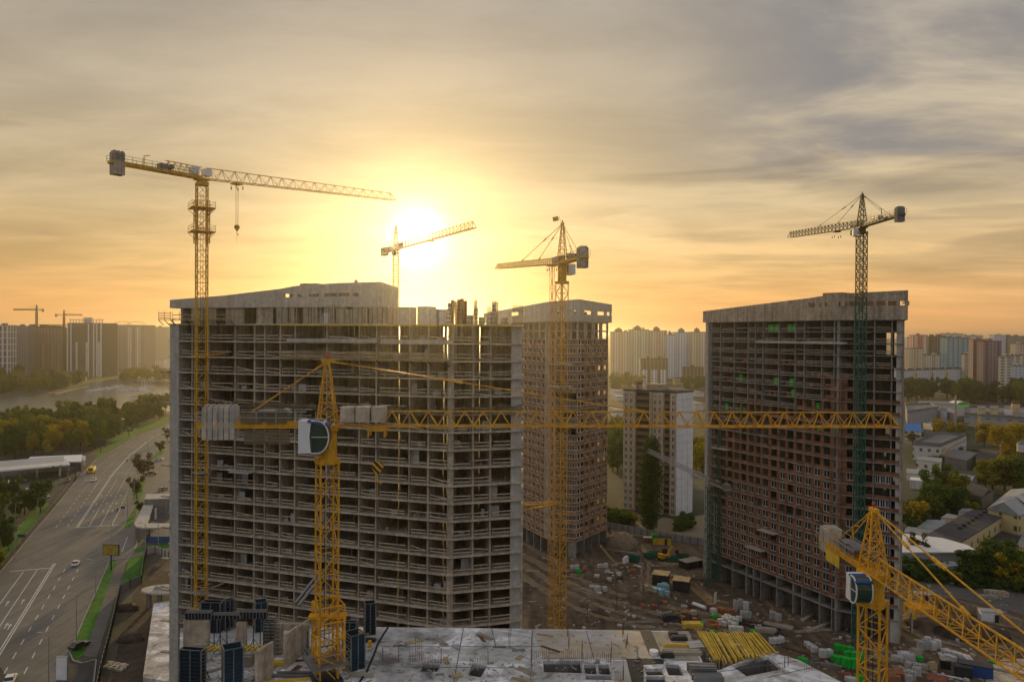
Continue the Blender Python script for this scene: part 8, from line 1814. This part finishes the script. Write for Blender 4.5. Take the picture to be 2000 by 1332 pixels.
# right
strew(46, [(1772, 774), (1830, 774), (1900, 772), (2010, 778), (2010, 794), (1900, 788), (1850, 784), (1772, 786)], (18, 26), ['leaf_green']*4+['leaf_mixed'], 'dark green tree of the belt below the town', 'trees of the belt below the town', mind=8)
strew(20, [(1895, 776), (1930, 768), (2010, 764), (2010, 784), (1900, 786)], (17, 25), ['leaf_green']*3+['leaf_mixed', 'leaf_yellow'], 'green tree of the right part of the belt below the town', 'trees at the right end of the belt', mind=9)
for px, py, h, w, lf, lab in ((1832, 856, 14, 9, 'leaf_yellow', 'slim golden tree behind the workshop'), (1825, 850, 12, 7, 'leaf_yellow', 'golden tree touching the slim one behind the workshop'), (1862, 856, 12, 12, 'leaf_yellow', 'yellow green tree in front of the chimney'), (1880, 858, 11, 11, 'leaf_mixed', 'yellow green tree right of the chimney'), (1922, 872, 15, 16, 'leaf_yellow', 'large round yellow green tree in the factory yard'), (1940, 872, 13, 13, 'leaf_green', 'green tree beside the large round yellow one'),
        (1965, 920, 24, 17, 'leaf_yellow', 'tallest golden tree in front of the water tower'), (1985, 905, 22, 17, 'leaf_yellow', 'broad golden tree near the right edge'), (2005, 915, 24, 18, 'leaf_yellow', 'golden tree at the right edge'), (1962, 958, 16, 15, 'leaf_mixed', 'olive tree under the tallest golden tree'), (1985, 962, 17, 17, 'leaf_mixed', 'olive tree under the broad golden tree'), (1938, 956, 14, 15, 'leaf_mixed', 'olive tree at the left of the golden group'), (1925, 950, 12, 12, 'leaf_yellow', 'small olive gold tree left of the golden group'), (2008, 968, 17, 16, 'leaf_green', 'green tree at the right edge under the golden one'),
        (1842, 985, 17, 13, 'leaf_mixed', 'tall dark gold tree between the sheds'), (1822, 990, 15, 13, 'leaf_green', 'green tree between the sheds, left of the tall one'), (1862, 990, 14, 14, 'leaf_mixed', 'olive tree between the sheds, right of the tall one'), (1832, 1010, 13, 13, 'leaf_mixed', 'nearer olive tree of the group between the sheds'), (1852, 1006, 12, 13, 'leaf_green', 'nearer green tree of the group between the sheds'), (1877, 985, 12, 12, 'leaf_mixed', 'rightmost tree of the group between the sheds'), (1813, 1003, 12, 11, 'leaf_green', 'leftmost green tree of the group between the sheds'),
        (1782, 1036, 11, 13, 'leaf_yellow', 'gold and green tree against the brick tower'), (1772, 1038, 11, 12, 'leaf_green', 'green tree touching the foot of the brick tower'), (1797, 1030, 9, 11, 'leaf_green', 'low green tree left of the pale blue roof'), (1782, 868, 9, 10, 'leaf_brown', 'bare brown tree below the blue roofed house'), (1795, 1096, 9, 9, 'leaf_brown', 'thin bare tree in front of the white store'),
        (1926, 1140, 12, 15, 'leaf_green', 'big dark green bushy tree right of the white store'), (1945, 1128, 12, 14, 'leaf_green', 'big dark bushy tree behind the yellow edged one'), (1968, 1140, 10, 12, 'leaf_yellow', 'gold edged bushy tree at the right above the service road'), (1988, 1140, 10, 13, 'leaf_mixed', 'olive bushy tree at the right edge above the service road'), (1905, 1140, 9, 12, 'leaf_green', 'dark green tree at the left of the big dark pair'), (2005, 1130, 10, 12, 'leaf_yellow', 'gold bushy tree cut by the right edge')):
    tree(px, py, h, w, lf, lab, None)
strew(34, [(1770, 1112), (1830, 1118), (1910, 1130), (2010, 1148), (2010, 1158), (1900, 1146), (1830, 1136), (1770, 1128)], (4, 6.5), ['leaf_green']*3+['leaf_mixed'], 'dark green bush in the hedge along the service road', 'bushes in the hedge along the service road', 'bush', (1.2, 1.7), 3)
strew(12, [(1772, 1000), (1800, 995), (1900, 985), (1905, 1000), (1800, 1012)], (5, 8), ['leaf_green', 'leaf_mixed'], 'scrubby bush between the sheds on the right', 'scrub between the sheds', 'bush', (1.1, 1.5), 4)
strew(14, [(1780, 870), (1900, 880), (2000, 900), (2000, 940), (1880, 925), (1780, 905)], (4, 7), ['leaf_green', 'leaf_mixed'], 'scrubby bush in the industrial yards', 'scrub in the industrial yards', 'bush', (1.1, 1.5), 5)
# ================================================================ HAZE
mb = MB(); mb.box(0, 6000, -1.0, 16000, 13000, 125.0)
mb.v = [tuple(p) for p in mb.v]
hm = bpy.data.materials.new('haze'); hm.use_nodes = True; nt = hm.node_tree; nt.nodes.remove(nt.nodes['Principled BSDF'])
pv = nt.nodes.new('ShaderNodeVolumePrincipled'); pv.inputs['Color'].default_value = (.93, .92, .90, 1); pv.inputs['Density'].default_value = .00015; pv.inputs['Anisotropy'].default_value = .89
nt.links.new(pv.outputs[0], nt.nodes['Material Output'].inputs['Volume'])
mb.build('haze', hm, kind='stuff', label='warm evening haze over the whole city', cat='haze')
